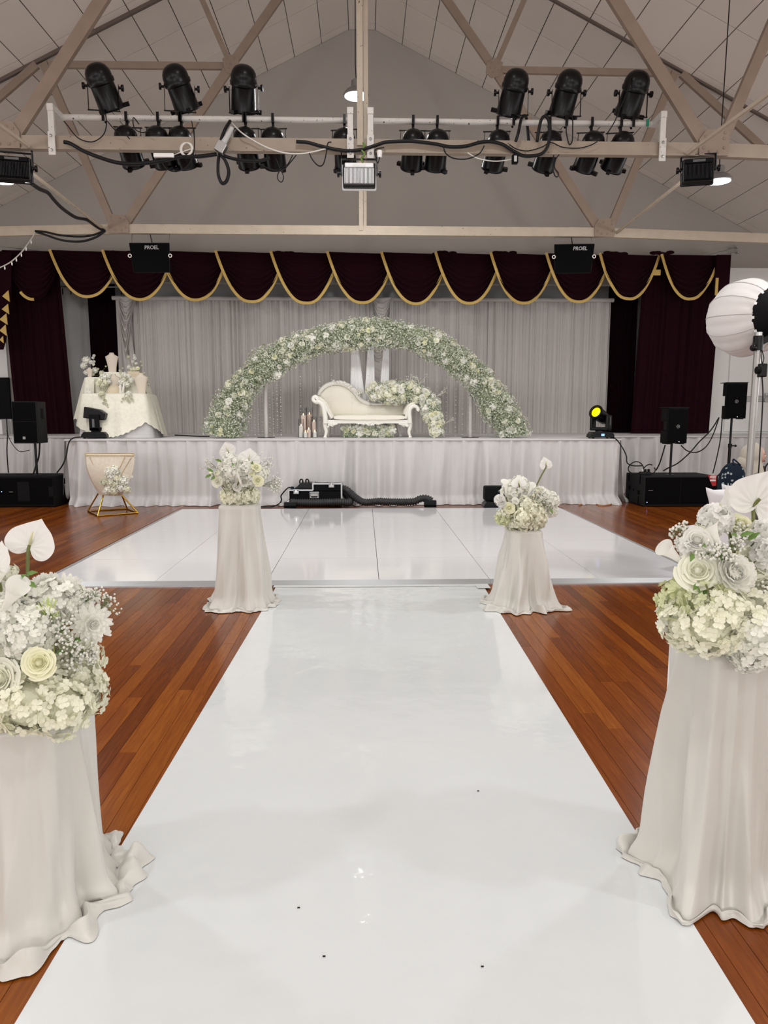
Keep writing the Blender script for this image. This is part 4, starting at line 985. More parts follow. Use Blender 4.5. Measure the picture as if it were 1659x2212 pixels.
for (dz, h) in ((0.72, 0.17),): MB().box(x1 - 0.012, x1 + 0.006, Y + 0.15, Y + 0.25, lerp(za, zb, dz) - h / 2, lerp(za, zb, dz) + h / 2).build('side_handle', 'black_matte', sp, bevel=0.02)
column(sp, (xm + 0.05, Y + 0.2), zt, za + 0.02, 0.02)
MB().lathe([(0.06, zt), (0.06, zt + 0.008), (0.0001, zt + 0.009)], 16, Matrix.Translation((xm + 0.05, Y + 0.2, 0))).build('pole_flange', 'black_metal', sp)
# right subwoofer with its red sticker
Y = 11.5; zt2 = at(1450, 1029, Y).z; xl = at(1390, 1060, Y).x; xr2 = at(1550, 1060, Y).x
sub2 = thing('subwoofer', 'wide black subwoofer with a red corner sticker, right of the stage', 'subwoofer', ((xl + xr2) / 2, Y + .4, 0))
MB().box(xl, xr2, Y, Y + 0.80, 0.012, zt2).build('cabinet', 'black_side', sub2, bevel=0.01)
MB().box(xl + 0.03, (xl + xr2) / 2 - 0.004, Y - 0.008, Y + 0.01, 0.04, zt2 - 0.02).build('front_grille', 'grille', sub2, bevel=0.004)
MB().box((xl + xr2) / 2 + 0.004, xr2 - 0.02, Y - 0.008, Y + 0.01, 0.04, zt2 - 0.02).build('front_grille', 'grille', sub2, bevel=0.004)
MB().box(at(1400, 1058, Y).x, at(1410, 1058, Y).x, Y - 0.012, Y - 0.006, at(1400, 1060, Y).z, at(1400, 1058.5, Y).z).build('badge', 'logo_dim', sub2)
MB().ball((at(1397, 1085, Y).x, Y - 0.012, at(1397, 1085, Y).z), 0.007, 6, 4).build('led', 'led_blue', sub2)
for (dy, z, sz) in ((0.20, 0.22, 0.035), (0.62, 0.26, 0.035), (0.42, 0.24, 0.014)): MB().box(xl - 0.008, xl + 0.004, Y + dy - sz, Y + dy + sz, z - sz, z + sz).build('side_recess', 'grille', sub2)
for (dy, z) in ((0.16, 0.44), (0.66, 0.44), (0.2, 0.08), (0.66, 0.08)): MB().box(xl - 0.006, xl + 0.004, Y + dy - .012, Y + dy + .012, z - 0.07, z + 0.07).build('side_slot', 'grille', sub2)
for dx in (0.07, xr2 - xl - 0.07):
    for dy in (0.06, 0.72): MB().lathe([(0.03, 0), (0.03, 0.014), (0.0001, 0.014)], 10, Matrix.Translation((xl + dx, Y + dy, 0))).build('foot', 'black_rubber', sub2)
sq = [at(x, y, Y - 0.011) for x, y in ((1529, 1027), (1548, 1027), (1547, 1049), (1539, 1050))]
st = MB().add(sq[::-1] + [p + Vector((0, 0.004, 0)) for p in sq[::-1]], [(0, 1, 2, 3), (7, 6, 5, 4), (0, 4, 5, 1), (1, 5, 6, 2), (2, 6, 7, 3), (3, 7, 4, 0)]).build('sticker', 'sticker_red', sub2)
text_mesh('4000', 0.052, 'sticker_white', 'print', st, at(1540, 1030.5, Y - 0.014), (PI / 2, 0, 0), 0.0005, bold=0.002)
text_mesh('WATTS', 0.018, 'sticker_white', 'print', st, at(1543, 1034, Y - 0.014), (PI / 2, 0, 0), 0.0005)
a, b = at(1534, 1036, Y - 0.014), at(1546, 1039.5, Y - 0.014)
MB().box(a.x, b.x, a.y, a.y + 0.001, b.z, a.z).build('print_band', 'sticker_white', st)
def pa_speaker(name, label, px0, px1, py0, py1, Y, rz, pole_bottom, pole_z0, flange):
    x0, x1 = at(px0, (py0 + py1) / 2, Y).x, at(px1, (py0 + py1) / 2, Y).x; zb, za = at(px0, py0, Y).z, at(px0, py1, Y).z
    w = x1 - x0; c = Vector(((x0 + x1) / 2, Y, 0)); h = zb - za
    t = thing(name, label, 'speaker', (c.x, Y + 0.15, pole_z0))
    Rz = Matrix.Translation(c) @ Matrix.Rotation(rz, 4, 'Z')
    hw = w / 2
    def sec(k, z0, z1, inset): 
        pts = [(-hw, 0), (hw, 0), (hw + .005, .03), (hw - .05 - inset, .30), (-hw + .05 + inset, .30), (-hw - .005, .03)]
        return MB().prism(pts, Rz @ Matrix.Translation((0, 0, z0)), z1 - z0)
    b = sec(0, za, lerp(za, zb, .36), 0); b.join(sec(0, lerp(za, zb, .36), lerp(za, zb, .64), 0.05), Matrix.Identity(4)); b.join(sec(0, lerp(za, zb, .64), zb, 0.0), Matrix.Identity(4))
    b.build('cabinet', 'black_box', t, bevel=0.008)
    MB().box(-hw + .01, hw - .01, -0.012, 0.004, za + .02, zb - .02, Rz).build('front_grille', 'grille', t, bevel=0.006)
    MB().box(-hw - .01, hw + .01, -0.005, 0.28, zb, zb + .012, Rz).build('top_cap', 'black_side', t, bevel=0.004)
    for sx in (-1, 1): MB().box(sx * (hw - .06) - .03, sx * (hw - .06) + .03, 0.02, 0.2, za - .014, za, Rz).build('foot', 'black_rubber', t)
    logo_ring(Rz @ Vector((0.0, -0.016, lerp(za, zb, .48))), 0.026, t, face=Rz.to_3x3() @ Vector((0, -1, 0)))
    MB().box(-.005 + .03, .005 + .03, -0.016, -0.01, za + .025, za + .034, Rz).build('led', 'led_white', t)
    cx_, cy_ = (Rz @ Vector((0, .15, 0))).x, (Rz @ Vector((0, .15, 0))).y
    column(t, (cx_, cy_), pole_z0, za + .01, 0.019)
    if flange: MB().lathe([(0.07, pole_z0), (0.07, pole_z0 + .008), (0.0001, pole_z0 + .009)], 16, Matrix.Translation((cx_, cy_, 0))).build('pole_flange', 'black_metal', t)
    return t, (cx_, cy_), za
sp2, b2, za2 = pa_speaker('loudspeaker', 'black loudspeaker on a pole above the subwoofer right of the stage', 1441, 1487, 881, 958, 11.62, 0.13, None, zt2, True)
sp3, b3, za3 = pa_speaker('loudspeaker', 'black loudspeaker on a tall stand by the white door', 1569, 1612, 827, 904, 12.3, -0.12, None, 0.02, False)
for k in range(3):
    a = 0.5 + k * 2.094
    MB().tube([(b3[0], b3[1], 0.62), (b3[0] + .5 * math.cos(a), b3[1] + .5 * math.sin(a), 0.02)], 0.013, 8).build('stand_leg', 'black_metal', sp3)
MB().tube([(b3[0], b3[1], 0.02), (b3[0], b3[1], 0.98)], 0.026, 14).build('lower_tube', 'black_metal', sp3, smooth_='auto')
MB().tube([(b3[0], b3[1], 0.93), (b3[0], b3[1], 1.0)], 0.034, 14).tube([(b3[0], b3[1], 0.965), (b3[0] + .08, b3[1] - .02, .965)], 0.01, 8).ball((b3[0] + .09, b3[1] - .02, .965), 0.022, 8, 5).build('clamp_collar', 'black_metal', sp3, smooth_='auto')

# cables around the stage front
def fcable(name, label, P, r=0.008, m='black_rubber', cat='cable', group=None, k=8):
    return tag(MB().tube(curve_pts(P, k), r, 6).build(name, m, smooth_=True), label, cat, group)
G1 = 'cables by the left speaker'; G2 = 'cables by the right speakers'
fcable('thin_cable', 'thin black cable hanging from left speaker to the skirt edge', [at(14, 905, 11.9), at(16, 940, 11.8), at(15, 975, 11.8), at(18, 1021, 11.9)], 0.009, group=G1)
fcable('thin_cable', 'thin cable curving between wall and the left speaker pole', [at(14, 930, 11.9), at(24, 955, 11.85), at(42, 975, 11.85), at(64, 972, 11.9)], 0.006, group=G1)
fcable('cable', 'pair of black cables dropping behind the left speaker onto the subwoofer', [at(86, 955, 12.05), at(84, 985, 12.05), at(78, 1005, 12.05), at(72, 1024, 12.0)], 0.013, group=G1)
fcable('cable', 'black cable from the left moving light over stage edge to the subwoofer', [at(205, 945, 12.3), at(175, 944, 12.06), at(157, 947, 11.93), at(148, 958, 11.88), at(143, 985, 11.87), at(135, 1005, 11.87), at(123, 1021, 12.0)], 0.011, group=G1)
fcable('cable', 'black cable from the yellow-lit moving light down to the power strip', [at(1322, 945, 12.3), at(1332, 950, 11.95), at(1345, 968, 11.8), at(1353, 985, 11.75), at(1355, 1000, 11.75), at(1368, 1006, 11.75), at(1388, 1006, 11.8)], 0.011, group=G2)
fcable('cable', 'black cable from behind the right speaker down to the subwoofer', [at(1437, 961, 11.8), at(1430, 985, 11.8), at(1424, 1003, 11.85), at(1417, 1016, 11.9)], 0.011, group=G2)
fcable('cable', 'black cable curving from the stand speaker down to the right subwoofer', [at(1553, 902, 12.4), at(1535, 930, 12.3), at(1510, 955, 12.2), at(1490, 978, 12.1), at(1465, 1000, 12.0), at(1445, 1010, 11.9), at(1433, 1017, 11.9)], 0.011, group=G2)
fcable('cable', 'black cable sagging between the two right speakers', [at(1553, 903, 12.4), at(1540, 940, 12.2), at(1525, 965, 12.0), at(1505, 977, 11.9), at(1485, 974, 11.8), at(1471, 962, 11.8)], 0.010, group=G2)
fcable('cable', 'black cable hanging straight from the stand speaker to the floor side', [at(1560, 904, 12.4), at(1556, 950, 12.35), at(1548, 990, 12.3), at(1540, 1022, 12.1)], 0.010, group=G2)
c0 = at(1393, 1013, 11.8)
pwr = thing('power_strip', 'black power strip with coiled leads on the right subwoofer', 'power strip', (c0.x, 11.8, zt2))
MB().box(c0.x - 0.09, c0.x + 0.09, 11.75, 11.83, zt2 + 0.002, zt2 + 0.055).build('strip_body', 'black_rubber', pwr, bevel=0.01)
for k in range(3): MB().box(c0.x - .07 + .055 * k, c0.x - .035 + .055 * k, 11.76, 11.80, zt2 + .055, zt2 + .1).build('plug', 'black_matte' if k else 'rail_grey', pwr, bevel=0.008)
for (ox, rr, ph) in ((-0.13, 0.13, 0), (0.1, 0.10, 1.0)):
    MB().tube([(c0.x + ox + rr * math.cos(a), 11.86 + 0.03 * math.sin(a * 2), zt2 + 0.012 + rr * 0.8 * (1 + math.sin(a))) for a in [ph + k * .35 for k in range(17)]], 0.009, 6).build('lead', 'black_rubber', pwr, smooth_=True)
fcable('cable', 'black cable lying on the stage deck left of the flower arch', [at(378, 940, 13.4) , at(400, 941, 13.3), at(430, 942.5, 13.1), at(452, 942.5, 13.0)], 0.012)
for k in range(1):
    P = [gz(1250, 1091, .012), gz(1265, 1087, .012), gz(1285, 1088, .012), gz(1300, 1092, .012), gz(1325, 1088, .012), gz(1345, 1082, .012), gz(1358, 1083, .012)]
    fcable('orange_cable', 'thin orange cable lying along the bottom of the skirt at right', P, 0.008, 'orange_cable')
fcable('cable', 'black cable on the floor beside the right subwoofer', [gz(1320, 1089, .012), gz(1335, 1084, .012), gz(1350, 1080, .02), gz(1362, 1085, .012)], 0.012)
# ================================================================== FLOWER KINDS (shared meshes)
def rose_mesh(name, m, n=17, seed=1, open_=1.0, nu=7, nv=6):
    r_ = rnd(seed); b = MB()
    for i in range(n):
        q = i / (n - 1); az = i * 2.39996 + r_.uniform(-.2, .2)
        r0 = lerp(0.17, 0.52, q ** 1.1); span = lerp(1.5, 0.95, q); h = lerp(1.0, 0.80, q) * r_.uniform(0.94, 1.03)
        flare = lerp(0.03, 0.55 * open_, q ** 1.6); base = 0.0
        def f(u, v, az=az, r0=r0, span=span, h=h, flare=flare, q=q):
            s = u * 2 - 1; a = az + s * span * (0.45 + 0.55 * min(1, v * 2.2))
            edge = 1 - 0.16 * s * s
            z = h * v * edge
            rr = r0 * (0.35 + 0.65 * min(1, v * 1.8)) * (1 - 0.75 * (1 - q) ** 1.5 * max(0, v - .45) ** 1.3) + flare * v ** 2.2 + 0.07 * q * max(0, v - 0.8) * 5 + 0.035 * (1 - s * s) * v + 0.02 * math.sin(5 * s + az)
            if v > 0.88: z -= 0.10 * q * (v - 0.88) / 0.12
            z0_ = 0.06 - 0.55 * q ** 2.5; return Vector((rr * math.cos(a), rr * math.sin(a), lerp(z0_, h - 0.45, z / h)))
        b.grid(f, nu, nv)
    b.lathe([(0.0001, -0.62), (0.16, -0.58), (0.44, -0.35), (0.46, -0.05), (0.34, 0.16), (0.18, 0.36), (0.0001, 0.42)], 12)
    return b.mesh(name, m, True)
def hydrangea_mesh(name, m, n=46, seed=1, dome=0.55, fs=0.215, detail=True):
    r_ = rnd(seed); b = MB()
    for i in range(n):
        z = 1 - (1 + dome) * (i + 0.5) / n; a = i * 2.39996; rr = math.sqrt(max(0, 1 - z * z))
        nrm = Vector((rr * math.cos(a), rr * math.sin(a), z)); nrm = (nrm + Vector([r_.uniform(-.25, .25) for _ in range(3)])).normalized()
        c = nrm * r_.uniform(0.86, 1.08); R3 = frame_z((nrm + Vector([r_.uniform(-.45, .45) for _ in range(3)])).normalized(), r_.random() * 6)
        for k in range(4):
            A = Matrix.Rotation(k * PI / 2 + r_.uniform(-.15, .15), 3, 'Z'); L = fs * r_.uniform(0.85, 1.1); W = L * 0.52; cup = r_.uniform(0.02, 0.22) * fs
            if detail:
                pts = [(0.02 * L, 0, 0), (0.45 * L, -W * .85, cup * .6), (0.85 * L, -W * .75, cup * 1.2), (1.0 * L, 0, cup * 1.3), (0.85 * L, W * .75, cup * 1.2), (0.45 * L, W * .85, cup * .6), (0.55 * L, 0, -0.01 * L)]
                fs_ = [(0, 1, 6), (1, 2, 6), (2, 3, 6), (3, 4, 6), (4, 5, 6), (5, 0, 6)]
            else:
                pts = [(0.02 * L, 0, 0), (0.6 * L, -W * .9, cup), (1.0 * L, 0, cup * 1.3), (0.6 * L, W * .9, cup)]; fs_ = [(0, 1, 2, 3)]
            b.add([c + R3 @ (A @ Vector(p)) for p in pts], fs_)
    b.ball((0, 0, -0.05), 0.74, 10, 7)
    return b.mesh(name, m, False)
def mum_mesh(name, m, layers=5, per=15, seed=2, w=0.15, spread=1.0, cup=0.35):
    r_ = rnd(seed); b = MB()
    for j in range(layers):
        q = j / (layers - 1); tilt = lerp(0.15, 1.52 * spread, q); L = lerp(0.45, 1.0, q); n = int(lerp(7, per, q))
        for i in range(n):
            az = 2 * PI * (i + 0.5 * (j % 2)) / n + r_.uniform(-.12, .12); t0 = tilt + r_.uniform(-.12, .12); LL = L * r_.uniform(.88, 1.06)
            def f(u, v):
                s = u * 2 - 1; a = t0 + 0.35 * v - cup * v * v
                wd = w * (math.sin(PI * min(1, v * 0.86 + 0.10)) ** 0.6) * s
                rad = LL * v * math.sin(a) + 0.05; z = LL * v * math.cos(a) + cup * 0.25 * s * s * w
                d = Vector((math.cos(az), math.sin(az), 0)); sd = Vector((-math.sin(az), math.cos(az), 0))
                return d * rad + sd * wd + Vector((0, 0, z - 0.12 * q))
            b.grid(f, 2, 5)
    b.ball((0, 0, 0.05), 0.22, 8, 5)
    return b.mesh(name, m, True)
def pompon_mesh(name, m, n=54, seed=3):
    """carnation-like ball of ruffled petals"""
    r_ = rnd(seed); b = MB()
    for i in range(n):
        z = 1 - 1.35 * (i + .5) / n; a = i * 2.39996; rr = math.sqrt(max(0, 1 - z * z))
        nrm = Vector((rr * math.cos(a), rr * math.sin(a), z)).normalized(); R3 = frame_z(nrm, a)
        ph = r_.random() * 6; tl = r_.uniform(-.5, .5)
        def f(u, v):
            s = u * 2 - 1; w = 0.30 * (0.35 + 0.65 * v)
            p = Vector((s * w * 1.15, 0.05 * math.sin(s * 7 + ph) * v + (0.12 * tl + 0.42 * (1 if tl > 0 else -1)) * v * v, 0.55 + 0.40 * v - 0.08 * s * s * v + 0.03 * math.sin(s * 11 + ph) * v))
            return R3 @ p
        b.grid(f, 6, 2)
    b.ball((0, 0, 0), 0.62, 10, 6)
    return b.mesh(name, m, True)
def anthurium_mesh(name, m, seed=4, fold=0.18):
    """heart-shaped spathe in the XY plane, notch and stem at the origin, tip toward +Y"""
    def outline(t):
        a = 2 * PI * t
        x = 16 * math.sin(a) ** 3; y = 13 * math.cos(a) - 5 * math.cos(2 * a) - 2 * math.cos(3 * a) - math.cos(4 * a)
        yy = -(y - 5.0); yy = yy if yy < 0 else 22 * (1 - (1 - yy / 22) ** 1.35) * 0.84; return Vector((x / 16.5, yy / 17, 0))
    b = MB(); N = 48
    def f(u, v):
        p = outline(u); q = p * v
        ang = math.atan2(p.x, p.y)
        ve = 0.024 * math.sin(ang * 15 + 1.5 * v) * math.sin(PI * min(1, v * 1.02)) + 0.016 * math.sin(ang * 9 + v * 11) * v
        z = fold * abs(q.x) ** 1.3 - 0.10 * v * v + ve + 0.05 * max(0, q.y - 0.7)
        return Vector((q.x, q.y, z))
    b.grid(f, 96, 14, wrap=True)
    me = b.mesh(name, m, True); return me
def calla_mesh(name, m):
    b = MB()
    def f(u, v):
        a = 2 * PI * u; op = 0.5 + 0.5 * math.cos(a)          # op=1 at the back, where the tip is
        r = 0.07 + 0.13 * v + 0.30 * v ** 3.5 * (0.5 + 0.6 * op)
        z = v * (1.25 + 0.55 * op ** 1.5); curl = smooth((v - 0.82) / 0.18)
        x = r * math.cos(a) + 0.16 * curl * op; y = r * math.sin(a)
        return Vector((x + 0.10 * v * v, y, z - 0.16 * curl * (op ** 2) - 0.03 * curl))
    b.grid(f, 26, 12, wrap=True)
    return b.mesh(name, m, True)
def leaf_mesh(name, m, lobes=False):
    b = MB()
    def f(u, v):
        s = u * 2 - 1; w = 0.24 * math.sin(PI * min(1, 0.06 + v * .93)) ** 0.8
        if lobes: w *= 0.65 + 0.35 * abs(math.sin(v * PI * 2.5))
        return Vector((s * w, v, 0.22 * v * (1 - v) + 0.10 * s * s * w * 4 - 0.2 * v * v))
    b.grid(f, 4, 8); return b.mesh(name, m, True)
def bud_mesh(name, m):
    return MB().lathe([(0.0001, -0.5), (0.22, -0.42), (0.42, -0.1), (0.40, 0.25), (0.26, 0.52), (0.12, 0.62), (0.0001, 0.60)], 14).mesh(name, m, True)
ROSES = [rose_mesh('rose', 'rose_white', 17, 1, 1.0), rose_mesh('rose', 'rose_cream', 15, 5, 0.7), rose_mesh('rose', 'petal_white', 19, 9, 1.25)]
ROSE_HI = [rose_mesh('rose', 'rose_cream', 24, 11, 0.9, 10, 8), rose_mesh('rose', 'rose_white', 22, 12, 1.15, 10, 8), rose_mesh('rose', 'petal_white', 20, 13, 0.6, 10, 8)]
HYD = [hydrangea_mesh('hydrangea_head', 'hydrangea', 118, 1, 0.7), hydrangea_mesh('hydrangea_head', 'hydrangea', 124, 2, 0.8), hydrangea_mesh('hydrangea_head', 'hydrangea_white', 110, 3, 0.65, 0.23), hydrangea_mesh('hydrangea_head', 'hydrangea_green', 110, 4, 0.65)]
HYD_LO = [hydrangea_mesh('hydrangea_head', 'hydrangea_white', 30, 6, 0.8, 0.42, False), hydrangea_mesh('hydrangea_head', 'hydrangea', 30, 7, 0.8, 0.42, False)]
MUM = mum_mesh('chrysanthemum', 'petal_white', 6, 19); DAHLIA = mum_mesh('dahlia', 'petal_white', 7, 16, 5, 0.24, 0.9, 0.55)
POMPON = pompon_mesh('carnation', 'petal_pure', 70); PEONY = mum_mesh('peony', 'rose_white', 5, 9, 7, 0.40, 0.75, 0.9)
ANTH = anthurium_mesh('anthurium', 'petal_pure'); CALLA = calla_mesh('calla_lily', 'petal_white')
LEAF = leaf_mesh('leaf', 'leaf'); LEAFL = leaf_mesh('leaf', 'leaf', True); BUD = bud_mesh('bud', 'rose_cream')
def rdir(r_, up=0.3):
    while True:
        d = Vector((r_.uniform(-1, 1), r_.uniform(-1, 1), r_.uniform(-1, 1) + up))
        if 0.1 < d.length < 1.4: return d.normalized()

# ================================================================== SATIN DRAPED PEDESTALS
def pedestal(cx, cyy, rot, H, a, R_, seed, label, folds=(), puddle=0.10, ax=1.0, nfold=9, fa_=0.12):
    t = thing('draped_pedestal', label, 'pedestal', (cx, cyy, 0), 'satin pedestals along the aisle')
    MB().box(-a * ax + .012, a * ax - .012, -a + .012, a - .012, 0.0, H - 0.012, Matrix.Translation((cx, cyy, 0)) @ Matrix.Rotation(rot, 4, 'Z')).build('plinth', 'white_wall', t)
    r_ = rnd(seed)
    N = 4; ks = [r_.randint(4, nfold) for _ in range(N)]; ph = [r_.random() * 6.28 for _ in range(N)]; am = [r_.uniform(.4, 1) for _ in range(N)]; tw = [r_.uniform(-1.6, 1.6) for _ in range(N)]; hk = r_.randint(13, 17); hp = r_.random() * 6
    S = sum(am)
    def fold(th, t):
        s_ = sum(A * ((1 - abs(math.sin(0.5 * (k * (th + w_ * t * .4) + p)))) ** 1.3 * 2.2 - 0.75) for A, k, p, w_ in zip(am, ks, ph, tw)) / S
        return s_ + 0.22 * math.sin(hk * (th + .3 * t) + hp) * math.sin(2.3 * th + hp) * min(1, t * 1.6)
    def sq(th):
        c, s = abs(math.cos(th)) / ax, abs(math.sin(th)); n = 9
        return a / (c ** n + s ** n) ** (1 / n)
    lob = [r_.uniform(.85, 1.15) for _ in range(9)]
    def lobe(th):
        u = (th / (2 * PI)) % 1 * 9; i = int(u); f = smooth(u - i); return lerp(lob[i % 9], lob[(i + 1) % 9], f)
    Rm = Matrix.Rotation(rot, 3, 'Z'); o = Vector((cx, cyy, 0))
    def f(u, v):
        th = 2 * PI * u
        if v < 0.06:
            k = v / 0.06; rr = sq(th) * k; return o + Rm @ Vector((rr * math.cos(th), rr * math.sin(th), H))
        if v < 0.80:
            t = (v - 0.06) / 0.74
            corner = (1 - min(1, abs(((th / (PI / 2)) % 1) - 0.5) * 2 * 1.9)) if False else max(0, math.cos(4 * (th - PI / 4)))
            rb = R_ * lobe(th) * (1 + 0.10 * corner)
            base = lerp(sq(th), rb, t ** 1.02)
            edge = 0.004 * (1 - smooth(t * 10))
            rr = base + edge + (fa_ * fold(th, t) * R_ / 0.4) * (t ** 0.95) * 1.05 + 0.035 * smooth((t - 0.82) / 0.18) ** 2
            for (fa, fw, fd) in folds:
                d = (th - fa + PI) % (2 * PI) - PI
                rr += fd * (1 - t * 0.1) * t ** 0.7 * max(0, 1 - abs(d) / fw) ** 1.5
            z = H * (1 - t) + 0.0
            z = lerp(H - 0.004 * 0, z, 1.0)
            return o + Rm @ Vector((rr * math.cos(th), rr * math.sin(th), max(z - 0.0, 0.012) if t < 1 else 0.012))
        t = (v - 0.80) / 0.20
        rb = R_ * lobe(th) * (1 + 0.10 * max(0, math.cos(4 * (th - PI / 4)))) + (fa_ * fold(th, 1.0) * R_ / 0.4) * 1.05
        for (fa, fw, fd) in folds:
            d = (th - fa + PI) % (2 * PI) - PI; rb += fd * 0.9 * max(0, 1 - abs(d) / fw) ** 1.5
        rb += 0.035
        out = puddle * max(0.12, 0.75 + 1.1 * noise.noise(Vector((math.cos(th) * 2.6, math.sin(th) * 2.6, seed))) + 0.5 * noise.noise(Vector((math.cos(th) * 7, math.sin(th) * 7, seed + 3))))
        rr = rb + out * t + 0.02 * noise.noise(Vector((math.cos(th) * 6, math.sin(th) * 6, t * 2 + seed)))
        bulge = max(0, noise.noise(Vector((math.cos(th) * 3.4, math.sin(th) * 3.4, 1.2 * t + seed * 2))) + 0.25)
        z = 0.012 + (0.040 * bulge + 0.012) * math.sin(PI * min(1, t * 1.1)) * (out / puddle)
        z += 0.010 * max(0, noise.noise(Vector((math.cos(th) * 9, math.sin(th) * 9, 3 * t + seed)))) * math.sin(PI * min(1, t * 1.02))
        if t > 0.9: z = lerp(z, 0.006, (t - 0.9) / 0.1)
        return o + Rm @ Vector((rr * math.cos(th), rr * math.sin(th), z))
    MB().grid(f, 260, 70, wrap=True).build('satin_drape', 'satin', t, smooth_=True)
    return t
P_FL = (-0.975, 5.585, 0.81, 0.145); P_FR = (1.255, 5.49, 0.615, 0.125)
P_NL = (-1.05, 2.11, 0.615, 0.165); P_NR = (1.19, 2.15, 0.80, 0.165)
pedestal(P_FL[0], P_FL[1], 0.0, P_FL[2], P_FL[3], 0.228, 3, 'tall white satin draped pedestal at the far left end of the runner', folds=((-0.80, .25, .03), (-1.3, .3, .02)), puddle=0.045, fa_=0.13)
pedestal(P_FR[0], P_FR[1], 0.0, P_FR[2], P_FR[3], 0.232, 5, 'short white satin draped pedestal at the far right end of the runner', folds=((-2.2, .3, .03), (-0.9, .25, .03)), puddle=0.04, fa_=0.13)
pedestal(P_NL[0], P_NL[1], 0.0, P_NL[2], P_NL[3], 0.238, 8, 'large white satin draped pedestal at the near left edge', folds=((-0.78, .25, .035), (-0.2, .2, .03), (-1.5, .2, .02)), puddle=0.075)
pedestal(P_NR[0], P_NR[1], 0.0, P_NR[2], P_NR[3], 0.208, 12, 'tall white satin draped pedestal at the near right edge', folds=((-2.3, .16, .045), (-2.05, .13, .04), (-1.75, .16, .03), (3.0, .3, .02)), puddle=0.042)

# ================================================================== ARRANGEMENTS
class Arr:
    def __init__(s, label, base, cat='flower arrangement', group='flower arrangements on the pedestals', name='flower_arrangement'):
        s.t = thing(name, label, cat, base, group); s.base = Vector(base); s.stems = MB()
    def put(s, me, name, p, n, sc, spin=0.0, label=None, stem=True, sr=0.003):
        p = Vector(p); o = inst(me, name, s.t, p, frame_z(n, spin), sc, label)
        if stem:
            d = Vector(n).normalized(); q = Vector((lerp(s.base.x, p.x, 0.35), lerp(s.base.y, p.y, 0.35), s.base.z + 0.03))
            s.stems.tube(curve_pts([q, q * 0.4 + (p - d * sc * 1.2) * 0.6, p - d * sc * 0.45], 3), sr, 5)
        return o
    def anth(s, p, up, face, sc, label=None, foot=None, me=None):
        """spathe with its tip along up, upper side toward face, on a long stem"""
        p = Vector(p); up = Vector(up).normalized(); face = Vector(face); face = (face - up * face.dot(up)).normalized()
        R3 = Matrix((up.cross(face), up, face)).transposed()
        o = inst(me or ANTH, 'anthurium', s.t, p, R3, sc, label)
        st = MB(); f = Vector(foot) if foot else Vector((lerp(s.base.x, p.x, .5), lerp(s.base.y, p.y, .5), s.base.z + .05))
        st.tube(curve_pts([f, f * 0.5 + p * 0.5 + Vector((.0, 0, 0)), p - face * 0.02 * 0 - up * 0.01, p + up * 0.02 - face * 0.012], 5), [0.0055] * 16, 7)
        # stem is a sub-part of the spathe: counter-rotate into its frame
        me2 = bpy.data.meshes.new('stem'); inv = R3.transposed()
        me2.from_pydata([tuple((inv @ (v - p)) / sc) for v in st.v], [], st.f); me2.materials.append(MATS['stem'])
        me2.polygons.foreach_set('use_smooth', [True] * len(me2.polygons))
        so = bpy.data.objects.new('stem', me2); COL.objects.link(so); so.parent = o
        sp = MB().tube([(0, 0.05, 0.03), (0.01, 0.35, 0.14), (0.02, 0.55, 0.17)], [0.05, 0.045, 0.02], 8)
        so2 = bpy.data.objects.new('spadix', sp.mesh('spadix', 'spadix', True)); COL.objects.link(so2); so2.parent = o
        return o
    def calla(s, p, d, sc, spin=0.0, label=None):
        return s.put(CALLA, 'calla_lily', p, d, sc, spin, label, True, 0.005)
    def gyp(s, roots, seed, L=0.10, n=6, r=0.0045, br=7):
        r_ = rnd(seed); A = MB(); B = MB()
        for (p, d) in roots:
            p = Vector(p); d = Vector(d).normalized()
            for i in range(n):
                dd = (d + Vector([r_.uniform(-.55, .55) for _ in range(3)])).normalized(); ln = L * r_.uniform(.5, 1.1)
                m_ = p + dd * ln * 0.55
                B.tube([p, m_], 0.0013, 4)
                for j in range(br):
                    e = m_ + (dd + Vector([r_.uniform(-.9, .9) for _ in range(3)])).normalized() * ln * r_.uniform(.25, .6)
                    B.tube([m_, e], 0.0008, 3, cap=False); A.ball(e, r * r_.uniform(.75, 1.15), 7, 4)
        B.build('gypsophila_stem', 'stem_dark', s.t, kind='stuff'); A.build('gypsophila', 'petal_white', s.t, smooth_=True, kind='stuff')
    def done(s):
        if s.stems.v: s.stems.build('stem', 'stem', s.t, smooth_=True, kind='stuff')
def hyd_ring(A, c, rx, ry, z, n, sc, seed, top=True, mats=HYD, zrows=1):
    """a mound of hydrangea heads round the rim of a pedestal top"""
    r_ = rnd(seed)
    for row in range(zrows):
        for i in range(n):
            a = 2 * PI * (i + 0.5 * row) / n; d = Vector((math.cos(a), math.sin(a), 0.10 + 0.35 * row))
            A.put(mats[r_.choice([0, 0, 1, 1, 2])], 'hydrangea_head', c + Vector((rx * math.cos(a), ry * math.sin(a), z + row * sc * 0.95)), d, sc * r_.uniform(.9, 1.08), r_.random() * 6, stem=False)
    if top:
        for i in range(4):
            a = i * PI / 2 + .4; A.put(mats[i % 3], 'hydrangea_head', c + Vector((rx * .42 * math.cos(a), ry * .42 * math.sin(a), z + sc * (0.7 + 0.5 * zrows))), (0.3 * math.cos(a), 0.3 * math.sin(a), 1), sc * 1.0, stem=False)

